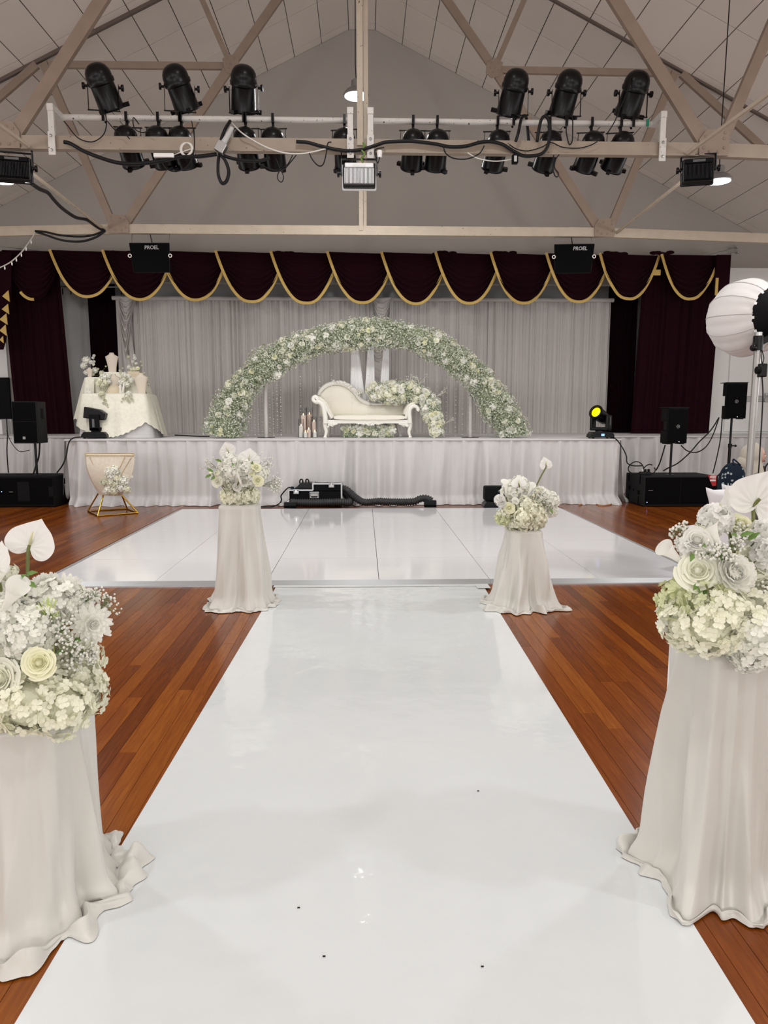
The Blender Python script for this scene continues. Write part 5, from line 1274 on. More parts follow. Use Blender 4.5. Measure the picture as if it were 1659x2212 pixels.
# ---- far left arrangement
cx, cyy, H, a = P_FL; c = Vector((cx, cyy, H)); Y = cyy - 0.05
A = Arr('tall white flower arrangement on the far left pedestal', c)
hyd_ring(A, c, 0.092, 0.092, 0.062, 8, 0.066, 1, zrows=1)
F = lambda px, py, dy=0.0: at(px, py, Y + dy)
for (px, py, dy, d, s) in ((500, 1000, -.02, (-.2, -.5, .8), .078), (497, 1018, -.06, (-.2, -.9, .4), .07), (515, 1022, .0, (0, -.7, .6), .08), (532, 1013, -.05, (.2, -.8, .5), .07), (486, 1008, .04, (-.7, -.3, .6), .06), (560, 1026, .02, (.8, -.4, .4), .06), (568, 1022, .05, (.9, -.1, .4), .055), (540, 1035, -.05, (.3, -.9, .2), .06), (490, 1035, -.03, (-.5, -.8, .2), .06)):
    A.put(HYD[2], 'hydrangea_head', F(px, py, dy), d, s)
for (px, py, d, s, me, nm) in ((470, 1040, (-.4, -.9, .1), .042, ROSE_HI[1], 'rose'), (472, 1023, (-.5, -.8, .3), .036, PEONY, 'peony'), (528, 1040, (0, -1, .15), .052, DAHLIA, 'dahlia'), (524, 1018, (.1, -.9, .4), .05, DAHLIA, 'dahlia'), (553, 1010, (.4, -.7, .6), .04, ROSE_HI[0], 'rose'), (557, 1038, (.3, -.9, .2), .044, ROSE_HI[0], 'rose'), (543, 1022, (.2, -1, .2), .03, ROSES[1], 'rose'), (496, 1050, (-.2, -1, 0), .045, PEONY, 'peony'), (512, 1053, (0, -1, 0), .04, ROSE_HI[2], 'rose'), (455, 1022, (-.9, -.3, .1), .024, BUD, 'bud')):
    A.put(me, nm, F(px, py, -.09), d, s)
for (px, py, d) in ((456, 1026, (-.7, -.4, -.3)), (460, 1019, (-.8, -.3, .5)), (466, 1028, (-.6, -.6, -.5)), (478, 997, (-.6, -.5, .3)), (545, 1008, (.1, -.6, .8)), (505, 1000, (0, -.8, -.2))):
    R3 = frame_z((0, -1, 0.3)); dd = Vector(d).normalized(); fz = Vector((0.1, -1, .4)); fz = (fz - dd * fz.dot(dd)).normalized()
    inst(LEAFL, 'leaf', A.t, F(px, py, -.08), Matrix((dd.cross(fz), dd, fz)).transposed(), 0.05)
A.anth(F(493, 976, -.02), (-.35, .1, .9), (-.35, -.9, .25), 0.075, 'anthurium turned to the left', F(505, 1010))
A.anth(F(537, 995, -.03), (.12, .1, .95), (.15, -.95, .1), 0.092, 'largest upright anthurium', F(520, 1030))
A.anth(F(515, 1038, -.13), (-.15, -.2, .95), (-.9, -.6, .1), 0.07, None, F(512, 1055, -.08))
A.gyp([(F(567, 1050, -.02), (1, -.3, .25)), (F(572, 1045, -.02), (1, -.2, .0)), (F(560, 1010, .03), (.6, -.2, .9)), (F(470, 1012, .02), (-.8, -.2, .6))], 5, 0.13, 5, 0.0055, 6)
A.done()
# ---- far right arrangement
cx, cyy, H, a = P_FR; c = Vector((cx, cyy, H)); Y = cyy - 0.05
A = Arr('low white flower arrangement on the far right pedestal', c)
hyd_ring(A, c, 0.105, 0.095, 0.062, 8, 0.068, 11, zrows=1)
F = lambda px, py, dy=0.0: at(px, py, Y + dy)
for (px, py, dy, d, s, k) in ((1106, 1062, .02, (-.2, -.5, .8), .085, 2), (1122, 1052, .03, (.1, -.4, .9), .08, 2), (1138, 1092, -.07, (.1, -.9, .4), .075, 0), (1152, 1104, -.08, (.2, -.9, .2), .075, 1), (1168, 1072, .0, (.5, -.6, .6), .07, 2), (1188, 1082, .0, (.8, -.5, .3), .07, 2), (1192, 1104, .0, (.8, -.5, -.3), .05, 2), (1090, 1108, -.05, (-.5, -.8, .1), .06, 0), (1086, 1118, -.04, (-.7, -.7, 0), .06, 3), (1130, 1116, -.12, (0, -1, .1), .07, 0), (1165, 1116, -.08, (.4, -.9, .1), .06, 1)):
    A.put(HYD[k], 'hydrangea_head', F(px, py, dy), d, s)
for (px, py, d, s, me, nm) in ((1079, 1080, (-.6, -.6, .4), .042, POMPON, 'carnation'), (1084, 1088, (-.4, -.8, .2), .034, POMPON, 'carnation'), (1100, 1097, (-.1, -1, .3), .045, ROSE_HI[0], 'rose'), (1113, 1083, (0, -.9, .5), .034, ROSE_HI[2], 'rose'), (1160, 1062, (.2, -.6, .8), .038, PEONY, 'peony'), (1152, 1070, (0, -1, .2), .026, BUD, 'bud')):
    A.put(me, nm, F(px, py, -.09), d, s)
A.anth(F(1179, 1006, 0), (-.15, .1, .95), (.45, -.85, .1), 0.066, 'anthurium on a long leaning stem', F(1155, 1058))
A.anth(F(1121, 1046, -.05), (-.1, .4, .9), (.1, -.6, -.7), 0.062, None, F(1124, 1078))
A.calla(F(1093, 1066, -.06), (-.1, -.2, 1), 0.065, 2.2); A.calla(F(1140, 1070, -.06), (.35, -.3, .9), 0.062, 0.5)
A.gyp([(F(1165, 1088, -.06), (.9, -.4, .5)), (F(1172, 1092, -.05), (.8, -.3, .1)), (F(1160, 1080, -.05), (.5, -.4, .9))], 7, 0.11, 6, 0.005, 6)
for (px, py, d) in ((1188, 1100, (.4, -.5, -.7)), (1152, 1090, (.6, -.6, .5)), (1113, 1060, (.1, -.9, .1))):
    dd = Vector(d).normalized(); fz = Vector((0.1, -1, .4)); fz = (fz - dd * fz.dot(dd)).normalized()
    inst(LEAF, 'leaf', A.t, F(px, py, -.1), Matrix((dd.cross(fz), dd, fz)).transposed(), 0.04)
A.done()
# ---- near left arrangement
cx, cyy, H, a = P_NL; c = Vector((cx, cyy, H)); Y = 2.08
A = Arr('large white flower arrangement at the near left edge of the picture', c)
F = lambda px, py, dy=0.0: at(px, py, Y + dy)
hyd_ring(A, c, 0.135, 0.125, 0.075, 9, 0.086, 21, zrows=1)
for (px, py, dy, d, s, k) in ((60, 1520, -.12, (0, -.9, .3), .085, 0), (130, 1530, -.08, (.2, -.9, .2), .085, 1), (168, 1480, .02, (.6, -.7, .3), .082, 1), (165, 1430, .06, (.6, -.6, .5), .078, 0), (10, 1510, -.10, (-.2, -.9, .2), .085, 0), (60, 1380, -.06, (-.1, -.9, .4), .072, 2), (85, 1350, -.02, (.1, -.7, .6), .068, 2), (15, 1340, -.03, (-.3, -.7, .6), .075, 2), (40, 1330, .04, (-.1, -.5, .9), .07, 2), (170, 1310, .1, (.4, -.5, .8), .06, 2), (110, 1300, .05, (0, -.5, .9), .072, 2), (-20, 1400, -.05, (-.4, -.8, .3), .08, 2), (5, 1300, .05, (-.3, -.4, .8), .07, 2), (180, 1560 - 60, .02, (.8, -.5, 0), .07, 1)):
    A.put(HYD[k], 'hydrangea_head', F(px, py, dy), d, s, px * .1)
for (px, py, dy, d, s, me, nm) in ((86, 1432, -.13, (.15, -.9, .35), .046, ROSE_HI[0], 'rose'), (8, 1465, -.13, (-.25, -.9, .3), .052, ROSE_HI[1], 'rose'), (200, 1348, .04, (.55, -.8, .15), .064, MUM, 'chrysanthemum'), (140, 1275, .08, (.3, -.6, .7), .062, MUM, 'chrysanthemum'), (100, 1270, .06, (-.1, -.6, .8), .056, DAHLIA, 'dahlia'), (28, 1245, .05, (-.3, -.6, .8), .038, PEONY, 'peony'), (20, 1285, .02, (-.1, -.8, .5), .05, ROSE_HI[2], 'rose')):
    A.put(me, nm, F(px, py, dy), d, s)
A.anth(F(64, 1180, .05), (.30, .25, .9), (-.1, -.97, .2), 0.082, 'large anthurium standing above the bunch', F(54, 1318, .02))
A.anth(F(-6, 1222, .0), (.0, .3, .9), (-.5, -.8, .2), 0.07, None, F(10, 1330))
A.calla(F(-2, 1335, -.08), (.55, -.05, .85), 0.075, 0.3, 'calla lily leaning to the right')
A.calla(F(-18, 1290, -.04), (.3, .1, .9), 0.065, 0.4)
A.gyp([(F(140, 1390, -.04), (.7, -.6, .4)), (F(160, 1400, -.03), (.9, -.5, .0)), (F(180, 1420, 0), (.8, -.5, .2)), (F(185, 1300, .08), (.6, -.4, .8)), (F(130, 1370, -.02), (.4, -.8, .6)), (F(205, 1320, .1), (1, -.2, .6)), (F(150, 1410, -.04), (.6, -.7, -.3)), (F(50, 1420, -.06), (-.1, -1, -.2))], 9, 0.075, 6, 0.0042, 7)
r_ = rnd(77)
for (px, py, d) in ((45, 1252, (.5, -.5, .5)), (52, 1262, (.3, -.6, -.3)), (38, 1258, (-.4, -.7, -.2)), (58, 1242, (.8, -.2, .3)), (62, 1258, (.7, -.5, -.2)), (105, 1335, (.5, -.7, .5)), (130, 1350, (.4, -.8, -.4)), (140, 1345, (.2, -.8, .4)), (85, 1385, (-.3, -.9, -.2)), (140, 1408, (-.2, -.9, .3)), (160, 1385, (.7, -.6, .3)), (65, 1480, (.2, -.9, -.5)), (55, 1465, (-.3, -.8, -.5)), (45, 1490, (.3, -.9, .1))):
    dd = Vector(d).normalized(); fz = Vector((0.1, -.8, .6)); fz = (fz - dd * fz.dot(dd)).normalized()
    inst(LEAFL if py < 1300 else LEAF, 'leaf', A.t, F(px, py, -.03), Matrix((dd.cross(fz), dd, fz)).transposed(), 0.034)
um = MB(); uc = F(104, 1325, -.03)                      # green umbel seen from behind
for k in range(30):
    d = (Vector((0.0, -.25, .5)) + Vector([r_.uniform(-1, 1) for _ in range(3)])).normalized() * 0.036
    um.tube([uc - Vector((0, 0, .02)), uc + d * 0.6, uc + d + Vector((0, 0, .012))], 0.0012, 4)
um.ball(uc - Vector((0, 0, .015)), 0.008, 8, 5, (1, 1, 1.5)).tube([uc - Vector((0, 0, .02)), uc - Vector((-.01, 0, .12))], 0.0025, 5)
um.build('green_umbel', 'bud_green', A.t)
A.done()
# ---- near right arrangement
cx, cyy, H, a = P_NR; c = Vector((cx, cyy, H)); Y = 2.10
A = Arr('large white flower arrangement at the near right edge of the picture', c)
F = lambda px, py, dy=0.0: at(px, py, Y + dy)
hyd_ring(A, c, 0.14, 0.135, 0.075, 9, 0.086, 31, zrows=1)
for (px, py, dy, d, s, k) in ((1482, 1300, .0, (-.7, -.6, .3), .080, 3), (1490, 1345, -.03, (-.6, -.8, .1), .085, 0), (1540, 1350, -.12, (-.1, -.9, .2), .088, 1), (1560, 1325, -.12, (-.1, -.9, .4), .08, 0), (1600, 1345, -.12, (.1, -.9, .2), .09, 1), (1635, 1380, -.16, (.2, -.9, -.1), .085, 2), (1530, 1300, -.08, (-.2, -.8, .5), .08, 3), (1640, 1310, -.1, (.3, -.8, .3), .085, 0), (1600, 1265, .0, (0, -.7, .7), .085, 0), (1630, 1225, .05, (.2, -.5, .8), .08, 0), (1650, 1250, .0, (.3, -.7, .5), .08, 3), (1500, 1375 - 20, -.02, (-.4, -.9, -.2), .07, 0), (1620, 1405, -.16, (.0, -.9, -.4), .06, 2), (1680, 1340, -.1, (.5, -.7, .2), .085, 0), (1470, 1330, .04, (-.9, -.4, .1), .07, 2)):
    A.put(HYD[k], 'hydrangea_head', F(px, py, dy), d, s, px * .1)
for (px, py, dy, d, s, me, nm) in ((1584, 1240, -.12, (.05, -.9, .45), .066, DAHLIA, 'dahlia'), (1508, 1235, -.08, (-.4, -.8, .45), .058, ROSE_HI[1], 'rose'), (1546, 1124, .0, (-.1, -.5, .85), .052, POMPON, 'carnation'), (1652, 1160, .0, (.2, -.6, .8), .054, POMPON, 'carnation'), (1660, 1200, -.05, (.2, -.8, .6), .050, POMPON, 'carnation'), (1506, 1170, -.05, (-.3, -.8, .6), .048, ROSE_HI[2], 'rose'), (1598, 1136, .03, (.1, -.6, .75), .046, ROSE_HI[0], 'rose'), (1486, 1180, -.04, (-.7, -.6, .3), .032, POMPON, 'carnation'), (1520, 1150, .0, (-.2, -.5, .9), .042, PEONY, 'peony')):
    A.put(me, nm, F(px, py, dy), d, s)
A.anth(F(1574, 1130, .05), (-.12, .1, .95), (-.92, .30, .1), 0.115, 'anthurium seen edge-on', F(1584, 1210))
A.anth(F(1630, 1090, .05), (.35, .15, .9), (-.1, .95, .25), 0.105, 'broad anthurium seen from behind', F(1625, 1180))
A.calla(F(1489, 1228, -.05), (-.70, .28, .62), 0.066, 3.3, 'calla lily at the left end of the bunch')
A.calla(F(1563, 1196, -.08), (-.32, .42, .85), 0.070, 3.3, 'calla lily at the middle of the bunch')
A.gyp([(F(1500, 1160, .02), (-.8, -.3, .7)), (F(1480, 1165, .03), (-1, -.2, .5)), (F(1540, 1205, -.08), (.1, -.8, .7)), (F(1555, 1210, -.09), (.3, -.8, .5)), (F(1530, 1200, -.08), (-.2, -.8, .6)), (F(1570, 1195, -.06), (.4, -.6, .8)), (F(1640, 1280, -.10), (.4, -.9, .3)), (F(1655, 1265, -.08), (.5, -.8, .5)), (F(1600, 1170, 0), (.2, -.5, .9)), (F(1545, 1190, -.08), (.0, -.9, .3))], 19, 0.062, 6, 0.0042, 6)
for (px, py, d) in ((1512, 1262, (-.3, -.8, -.6)), (1516, 1266, (.1, -.7, -.8)), (1508, 1260, (-.6, -.7, -.3)), (1548, 1192, (.3, -.7, -.6)), (1525, 1182, (-.5, -.7, .3)), (1592, 1160, (-.5, -.5, .3)), (1600, 1158, (.5, -.6, .4)), (1608, 1385, (.5, -.8, -.2)), (1495, 1195, (-.4, -.8, -.4)), (1560, 1205, (.3, -.9, .4)), (1617, 1165, (.4, -.6, .6))):
    dd = Vector(d).normalized(); fz = Vector((0.1, -.8, .6)); fz = (fz - dd * fz.dot(dd)).normalized()
    inst(LEAFL, 'leaf', A.t, F(px, py, -.10), Matrix((dd.cross(fz), dd, fz)).transposed(), 0.036)
A.stems.tube(curve_pts([F(1525, 1262, -.13), F(1535, 1290, -.14), F(1542, 1312, -.14)], 4), 0.003, 5)
A.done()
# ================================================================== FLOWER ARCH
def floral_tube(name, label, cat, path, rad, base, seed, n_gyp, n_stem, n_rose, n_hyd, rose_s, hyd_s, gyp_r, core_k=0.72, gyp_m='gyp_white', core_m='arch_core', green=0.5, low=None, group=None, front=True, spray=0.25):
    r_ = rnd(seed); t = thing(name, label, cat, base, group)
    P = curve_pts(path, 10); m = len(P)
    T = [(P[min(i + 1, m - 1)] - P[max(i - 1, 0)]).normalized() for i in range(m)]
    seg = [0]; 
    for i in range(1, m): seg.append(seg[-1] + (P[i] - P[i - 1]).length)
    L = seg[-1]
    def sample(s):
        for i in range(1, m):
            if seg[i] >= s: break
        f = (s - seg[i - 1]) / max(1e-6, seg[i] - seg[i - 1]); return P[i - 1].lerp(P[i], f), T[i - 1].lerp(T[i], f).normalized(), s / L
    def shell(k, lo=None):
        s = r_.random() * L; p, tg, q = sample(s); R_ = rad(q) * (1 + 0.22 * noise.noise(Vector((s * 3.0, seed, 0.5))))
        a = r_.random() * 2 * PI
        e1 = tg.cross(Vector((0, 1, 0))).normalized(); e2 = tg.cross(e1).normalized()
        d = e1 * math.cos(a) + e2 * math.sin(a)
        R_ *= 1 + 0.13 * noise.noise(Vector((p.x * 5 + 9 * math.cos(a), p.z * 5, 9 * math.sin(a))))
        return p + d * R_ * k, d, R_
    # woody green core
    core = MB(); nn = 14; vs = []
    for i in range(m):
        e1 = T[i].cross(Vector((0, 1, 0))).normalized(); e2 = T[i].cross(e1).normalized()
        for k in range(nn):
            a = 2 * PI * k / nn; d = e1 * math.cos(a) + e2 * math.sin(a)
            vs.append(P[i] + d * rad(seg[i] / L) * core_k * (1 + 0.25 * noise.noise(P[i] * 6 + d * 3)))
    fs = [(i * nn + k, i * nn + (k + 1) % nn, (i + 1) * nn + (k + 1) % nn, (i + 1) * nn + k) for i in range(m - 1) for k in range(nn)]
    fs += [tuple(range(nn)), tuple((m - 1) * nn + k for k in range(nn))]
    core.add(vs, fs); core.build('greenery_core', core_m, t)
    G = MB(); Gr = MB()
    for i in range(n_gyp):
        k = r_.uniform(0.72, 1.06) if r_.random() > spray else r_.uniform(1.0, 1.38)
        p, d, R_ = shell(k)
        if p.z < ZS + 0.012: p.z = ZS + 0.012 + r_.random() * 0.03
        rr = gyp_r * r_.uniform(.7, 1.3)
        if r_.random() < green: Gr.octa(p, rr * 1.05)
        else: G.octa(p, rr)
    for i in range(n_stem):
        p, d, R_ = shell(r_.uniform(0.6, 0.9)); dd = (d + Vector([r_.uniform(-.9, .9) for _ in range(3)])).normalized()
        e = p + dd * r_.uniform(.06, .16); e.z = max(e.z, ZS + .01); p.z = max(p.z, ZS + .01)
        w = dd.cross(Vector((r_.random(), r_.random(), 1))).normalized() * 0.0035
        Gr.add([p - w, p + w, e], [(0, 1, 2)])
    G.build('gypsophila', gyp_m, t, kind='stuff'); Gr.build('gypsophila_greenery', 'gyp_green', t, kind='stuff')
    def flower(pool, nm, n, sc):
        c = 0
        while c < n:
            p, d, R_ = shell(r_.uniform(.88, 1.02))
            if front and d.y > 0.25: continue
            if p.z < ZS + sc * 0.8: continue
            o = inst(r_.choice(pool), nm, t, p, frame_z((d + Vector((0, -.25, .1))).normalized(), r_.random() * 6), sc * r_.uniform(.72, 1.2)); c += 1
    flower(ROSES, 'rose', n_rose, rose_s); flower(HYD_LO, 'hydrangea_head', n_hyd, hyd_s)
    return t
AY = 12.72
ap = [at(x, y, AY) for x, y in ((484, 938), (489, 905), (505, 868), (530, 830), (560, 800), (600, 773), (650, 750), (705, 733), (760, 723), (805, 720), (850, 722), (905, 734), (955, 757), (1000, 790), (1036, 822), (1062, 860), (1088, 898), (1106, 922), (1110, 938))]
ap[0].z = ZS + 0.03; ap[-1].z = ZS + 0.03
floral_tube('flower_arch', 'wide arch of white roses and gypsophila standing on the stage', 'flower arch', ap,
            lambda q: 0.205 + 0.07 * abs(2 * q - 1) ** 2.5 + 0.02 * math.sin(q * 30), (0.1, AY, ZS), 5, 30000, 7000, 150, 60, 0.046, 0.066, 0.0125, green=0.45)
# hanging crystal strings under the arch, and two grey uprights of its frame
bc = MB(); R = rnd(17)
def strand(px, ptop, pbot, step=0.05, rr=0.011, dy=0.35):
    a, b = at(px, ptop, AY + dy), at(px, pbot, AY + dy); z = a.z; 
    while z > max(b.z, ZS + 0.01):
        bc.octa((a.x + R.uniform(-.002, .002), a.y, z), rr * R.uniform(.6, 1.25)); z -= step * R.uniform(.7, 1.5)
for px in list(range(525, 612, 8)) + [648, 690, 716, 760]: strand(px, 800 + (612 - min(px, 612)) * 0.75, 943)
for px in list(range(1040, 1085, 6)): strand(px, 868 + (px - 1040) * 0.9, 943, 0.035, 0.010)
for px in (945, 965, 985, 1000, 1013, 1026): strand(px, 800 + (px - 945) * .5, 943, 0.07)
for px in (795, 822): strand(px, 745, 935, 0.1)
bct = tag(bc.build('crystal_strings', 'crystal', kind='stuff'), 'sparkling strings of crystals hanging inside the flower arch', 'bead curtain')
bct['kind'] = 'stuff'
for px, nm in ((572, 'left'), (1018, 'right')):
    a = at(px, 800, AY + 0.2); t = thing('arch_upright', 'plain grey upright of the arch frame on a flat plate, %s side' % nm, 'frame', (a.x, a.y, ZS), 'uprights of the arch frame')
    MB().tube([(a.x, a.y, ZS + 0.008), (a.x, a.y, at(px, 790 if nm == 'left' else 800, AY + .2).z + 0.1)], 0.035, 12).build('post', 'backdrop', t, smooth_='auto')
    MB().lathe([(0.16, 0), (0.16, 0.008), (0.0001, 0.009)], 18, Matrix.Translation((a.x, a.y, ZS))).build('base_plate', 'black_side', t)

# ================================================================== SOFA
SY0, SY1 = 12.82, 13.42
S = lambda cx, cy, Y: at(660 + cx / 5.184, 780 + cy / 5.184, Y)
sofa = thing('chaise_sofa', 'carved ivory chaise sofa in the middle of the stage', 'sofa', (S(690, 850, 13.1).x, 13.1, ZS))
crest = [(152, 385), (165, 345), (195, 305), (240, 270), (300, 250), (360, 247), (420, 258), (475, 285), (520, 322), (555, 362), (585, 405), (625, 440), (675, 465), (730, 478), (790, 484), (850, 482), (885, 478), (940, 484), (1000, 480), (1060, 474), (1110, 470)]
BYs = 13.3
top = [S(x, y, BYs) for x, y in crest]
# upholstered back panel, softly padded
botz = S(700, 610, BYs).z
tp_ = curve_pts(top, 3)
def back(u, v):
    i = u * (len(tp_) - 1); k = min(int(i), len(tp_) - 2); p = tp_[k].lerp(tp_[k + 1], i - k)
    z = lerp(botz - 0.02, p.z - 0.02, v); pad = math.sin(PI * min(1, max(0, v * 1.0))) ** 0.5 * math.sin(PI * min(1, max(0, u))) ** 0.35
    return Vector((p.x, BYs + 0.03 - 0.07 * pad, z))
MB().grid(back, 60, 14).build('backrest', 'upholstery', sofa, smooth_=True)
MB().grid(lambda u, v: back(u, v) + Vector((0, 0.12 + 0.07 * 0, 0)), 60, 14).build('backrest_rear', 'upholstery', sofa, smooth_=True)
MB().tube(curve_pts([p + Vector((0, 0.0, 0.0)) for p in top], 4), [0.042 if i < 52 else 0.024 for i in range(81)], 10).build('crest_rail', 'sofa_frame', sofa, smooth_=True)
cv = MB(); R = rnd(23)
for k in range(34):
    q = k / 33; i = lerp(4, 10.2, q); p = top[int(i)].lerp(top[int(i) + 1], i - int(i)); s = 0.6 + 0.7 * math.sin(PI * q)
    cv.ball(p + Vector((R.uniform(-.02, .03), -0.04, R.uniform(0.0, .055))), 0.022 * s * R.uniform(.7, 1.3), 7, 5, (1.2, .7, .9))
sc0 = S(598, 350, BYs)
for k in range(16):
    a = k * 0.5; rr = 0.055 * (1 - k / 20); cv.ball(sc0 + Vector((rr * math.cos(a), -0.03, rr * math.sin(a))), 0.020, 7, 5)
cv.tube([S(520, 325, BYs - .03), S(560, 345, BYs - .04), S(598, 325, BYs - .03)], [0.02, 0.025, 0.02], 8)
cv.build('crest_carving', 'sofa_frame', sofa, smooth_=True)
st = MB()
for p in curve_pts([q + Vector((0.0, -0.045, -0.05)) for q in top[:12]], 5): st.octa(p, 0.006)
st.build('nail_studs', 'stud', sofa, kind='stuff')
def arm(pts, w, y0, y1, name, r):
    P = curve_pts([S(x, y, 13.0) for x, y in pts], 4)
    def f(u, v):
        i = u * (len(P) - 1); k = min(int(i), len(P) - 2); p = P[k].lerp(P[k + 1], i - k); tg = (P[k + 1] - P[k]).normalized(); nrm = Vector((-tg.z, 0, tg.x))
        a = v * 2 * PI; yy = lerp(y0, y1, 0.5 - 0.5 * math.cos(a) if False else (0.5 + 0.5 * max(-1, min(1, 1.25 * math.cos(a)))))
        return Vector((p.x, yy, p.z)) + nrm * (math.sin(a) * r)
    return MB().grid(f, len(P) - 1, 20).build(name, 'upholstery' if 'pad' in name else 'sofa_frame', sofa, smooth_=True)
# arms: scrolled frames in front, padded cushions between
arm([(300, 640), (262, 560), (228, 490), (190, 445), (150, 420), (112, 418)], 0, SY0 + .02, SY1 - .1, 'arm_pad', 0.05)
arm([(1118, 600), (1126, 560), (1146, 520), (1180, 490), (1222, 478)], 0, SY0 + .02, SY1 - .1, 'arm_pad', 0.045)
def scroll(pts, r0, name):
    return MB().tube(curve_pts([S(x, y, SY0 - 0.0) for x, y in pts], 5), r0, 10).build(name, 'sofa_frame', sofa, smooth_=True)
scroll([(222, 700), (222, 650), (215, 590), (205, 530), (185, 480), (150, 455), (115, 458), (90, 440), (88, 412), (112, 398), (132, 415), (120, 432)], [0.045] * 30 + [0.035] * 26, 'arm_frame')
scroll([(300, 640), (270, 600), (245, 550), (225, 500), (195, 455)], 0.02, 'arm_molding')
scroll([(1170, 700), (1165, 640), (1160, 580), (1170, 530), (1200, 505), (1240, 512), (1262, 540), (1250, 558)], [0.042] * 22 + [0.034] * 14, 'arm_frame')
scroll([(1122, 645), (1128, 600), (1140, 550), (1165, 510), (1200, 490)], 0.02, 'arm_molding')
# seat cushion
a, b = S(312, 600, SY0 - .02), S(1120, 664, SY0 - .02)
def seat(u, v):
    ang = u * 2 * PI; n = 4.0; c, s_ = math.cos(ang), math.sin(ang)
    ex = abs(c) ** (2 / n) * (1 if c >= 0 else -1); ez = abs(s_) ** (2 / n) * (1 if s_ >= 0 else -1)
    w = (b.x - a.x) / 2 * (1 if 0.02 < v < 0.98 else 0.985); h = (a.z - b.z) / 2
    y = lerp(SY0 - 0.03, SY1 - 0.1, v); k = 1 - 0.25 * (abs(2 * v - 1) ** 8)
    return Vector(((a.x + b.x) / 2, y, (a.z + b.z) / 2)) + Vector((ex * w, 0, ez * h * k))
m_ = MB().grid(seat, 48, 14, wrap=True); m_.f.append(tuple(range(47, -1, -1))); m_.f.append(tuple(range(48 * 14, 48 * 15)))
m_.build('seat_cushion', 'upholstery', sofa, smooth_='auto')
a, b = S(222, 664, SY0), S(1178, 700, SY0)
MB().box(a.x, b.x, SY0, SY1 - 0.05, b.z, a.z + 0.01).build('seat_rail', 'sofa_frame', sofa, bevel=0.012)
cv = MB(); R = rnd(29)
for k in range(60):
    q = k / 59; x = lerp(560, 880, q); dp = 26 * math.sin(PI * q) ** .7
    p = S(x, 690 + dp * R.random(), SY0 - 0.012); cv.ball(p, 0.017 * R.uniform(.6, 1.3), 7, 5, (1.3, .6, .8))
for (x0, s) in ((250, 1), (1150, -1)):
    for k in range(18):
        q = k / 17; p = S(x0 + s * 100 * q, 700 + 34 * (1 - q) * R.random() + 4, SY0 - 0.008); cv.ball(p, 0.014 * R.uniform(.8, 1.3), 7, 5, (1.2, .6, 1))
    A_, B_, C_ = S(x0, 698, SY0), S(x0 + s * 112, 698, SY0), S(x0 + s * 48, 738, SY0)
    cv.add([A_, B_, C_, A_ + Vector((0, .03, 0)), B_ + Vector((0, .03, 0)), C_ + Vector((0, .03, 0))], [(0, 1, 2), (5, 4, 3), (0, 3, 4, 1), (1, 4, 5, 2), (2, 5, 3, 0)])
cv.build('rail_carving', 'sofa_frame', sofa, smooth_='auto')
def leg(pts, Yl, m='sofa_frame'):
    P = [S(x, y, Yl) for x, y in pts]; P[-1].z = ZS + 0.001
    n = len(curve_pts(P, 5)); rr = [lerp(0.045, 0.024, min(1, i / (n - 6))) if i < n - 4 else (0.036 if i < n - 1 else 0.03) for i in range(n)]
    MB().tube(curve_pts(P, 5), rr, 10).build('leg', m, sofa, smooth_=True)
leg([(220, 690), (222, 740), (232, 790), (222, 835), (220, 858)], SY0 + .03); leg([(1172, 690), (1170, 740), (1158, 790), (1168, 835), (1174, 862)], SY0 + .03)
leg([(262, 690), (262, 760), (256, 815), (252, 850)], SY1 - .1); leg([(1020, 690), (1035, 760), (1052, 815), (1062, 850)], SY1 - .1)
MB().box(S(925, 700, SY1).x, S(972, 700, SY1).x, SY1 + .02, SY1 + .03, ZS + .2, S(925, 700, SY1).z).build('rear_drape', 'sheer', sofa)
# garland over the right arm of the sofa, and the flower bed below it
gp = [at(x, y, yy) for x, y, yy in ((797, 855, 13.1), (815, 845, 13.1), (840, 850, 13.08), (870, 846, 13.05), (900, 850, 13.0), (922, 864, 12.95), (932, 885, 12.85), (938, 910, 12.75), (945, 935, 12.68))]
gp[-1].z = ZS + .05
floral_tube('sofa_garland', 'thick garland of cream flowers spilling over the right arm of the sofa', 'garland', gp, lambda q: 0.105 + 0.06 * math.sin(PI * min(1, q * 1.1)) , (gp[-1].x, gp[-1].y, ZS), 8, 3600, 900, 105, 50, 0.050, 0.066, 0.0115, core_k=0.8, green=0.25, front=True, spray=0.2)
wv = MB(); R = rnd(14)
for (x, y) in ((838, 838), (885, 826), (905, 829), (945, 855), (950, 890), (962, 915)):
    p = at(x, y, 12.95)
    for k in range(4):
        e = p + Vector((R.uniform(-.1, .16), 0, R.uniform(.02, .16))); wv.tube([p, e], 0.003, 4)
        for j in range(4): wv.octa(e + Vector((R.uniform(-.03, .03), R.uniform(-.02, .02), R.uniform(-.03, .03))), 0.012)
wv.build('loose_sprays', 'gyp_white', bpy.data.objects['sofa_garland'], kind='stuff')
fb = [at(x, 938, 13.0) for x in (742, 770, 800, 830, 850)]
for p in fb: p.z = ZS + 0.09
floral_tube('flower_bed', 'low bed of white flowers lying under the sofa', 'flower bed', fb, lambda q: 0.10, (fb[2].x, 13.0, ZS), 12, 2600, 700, 40, 16, 0.052, 0.060, 0.012, core_k=0.85, green=0.7)

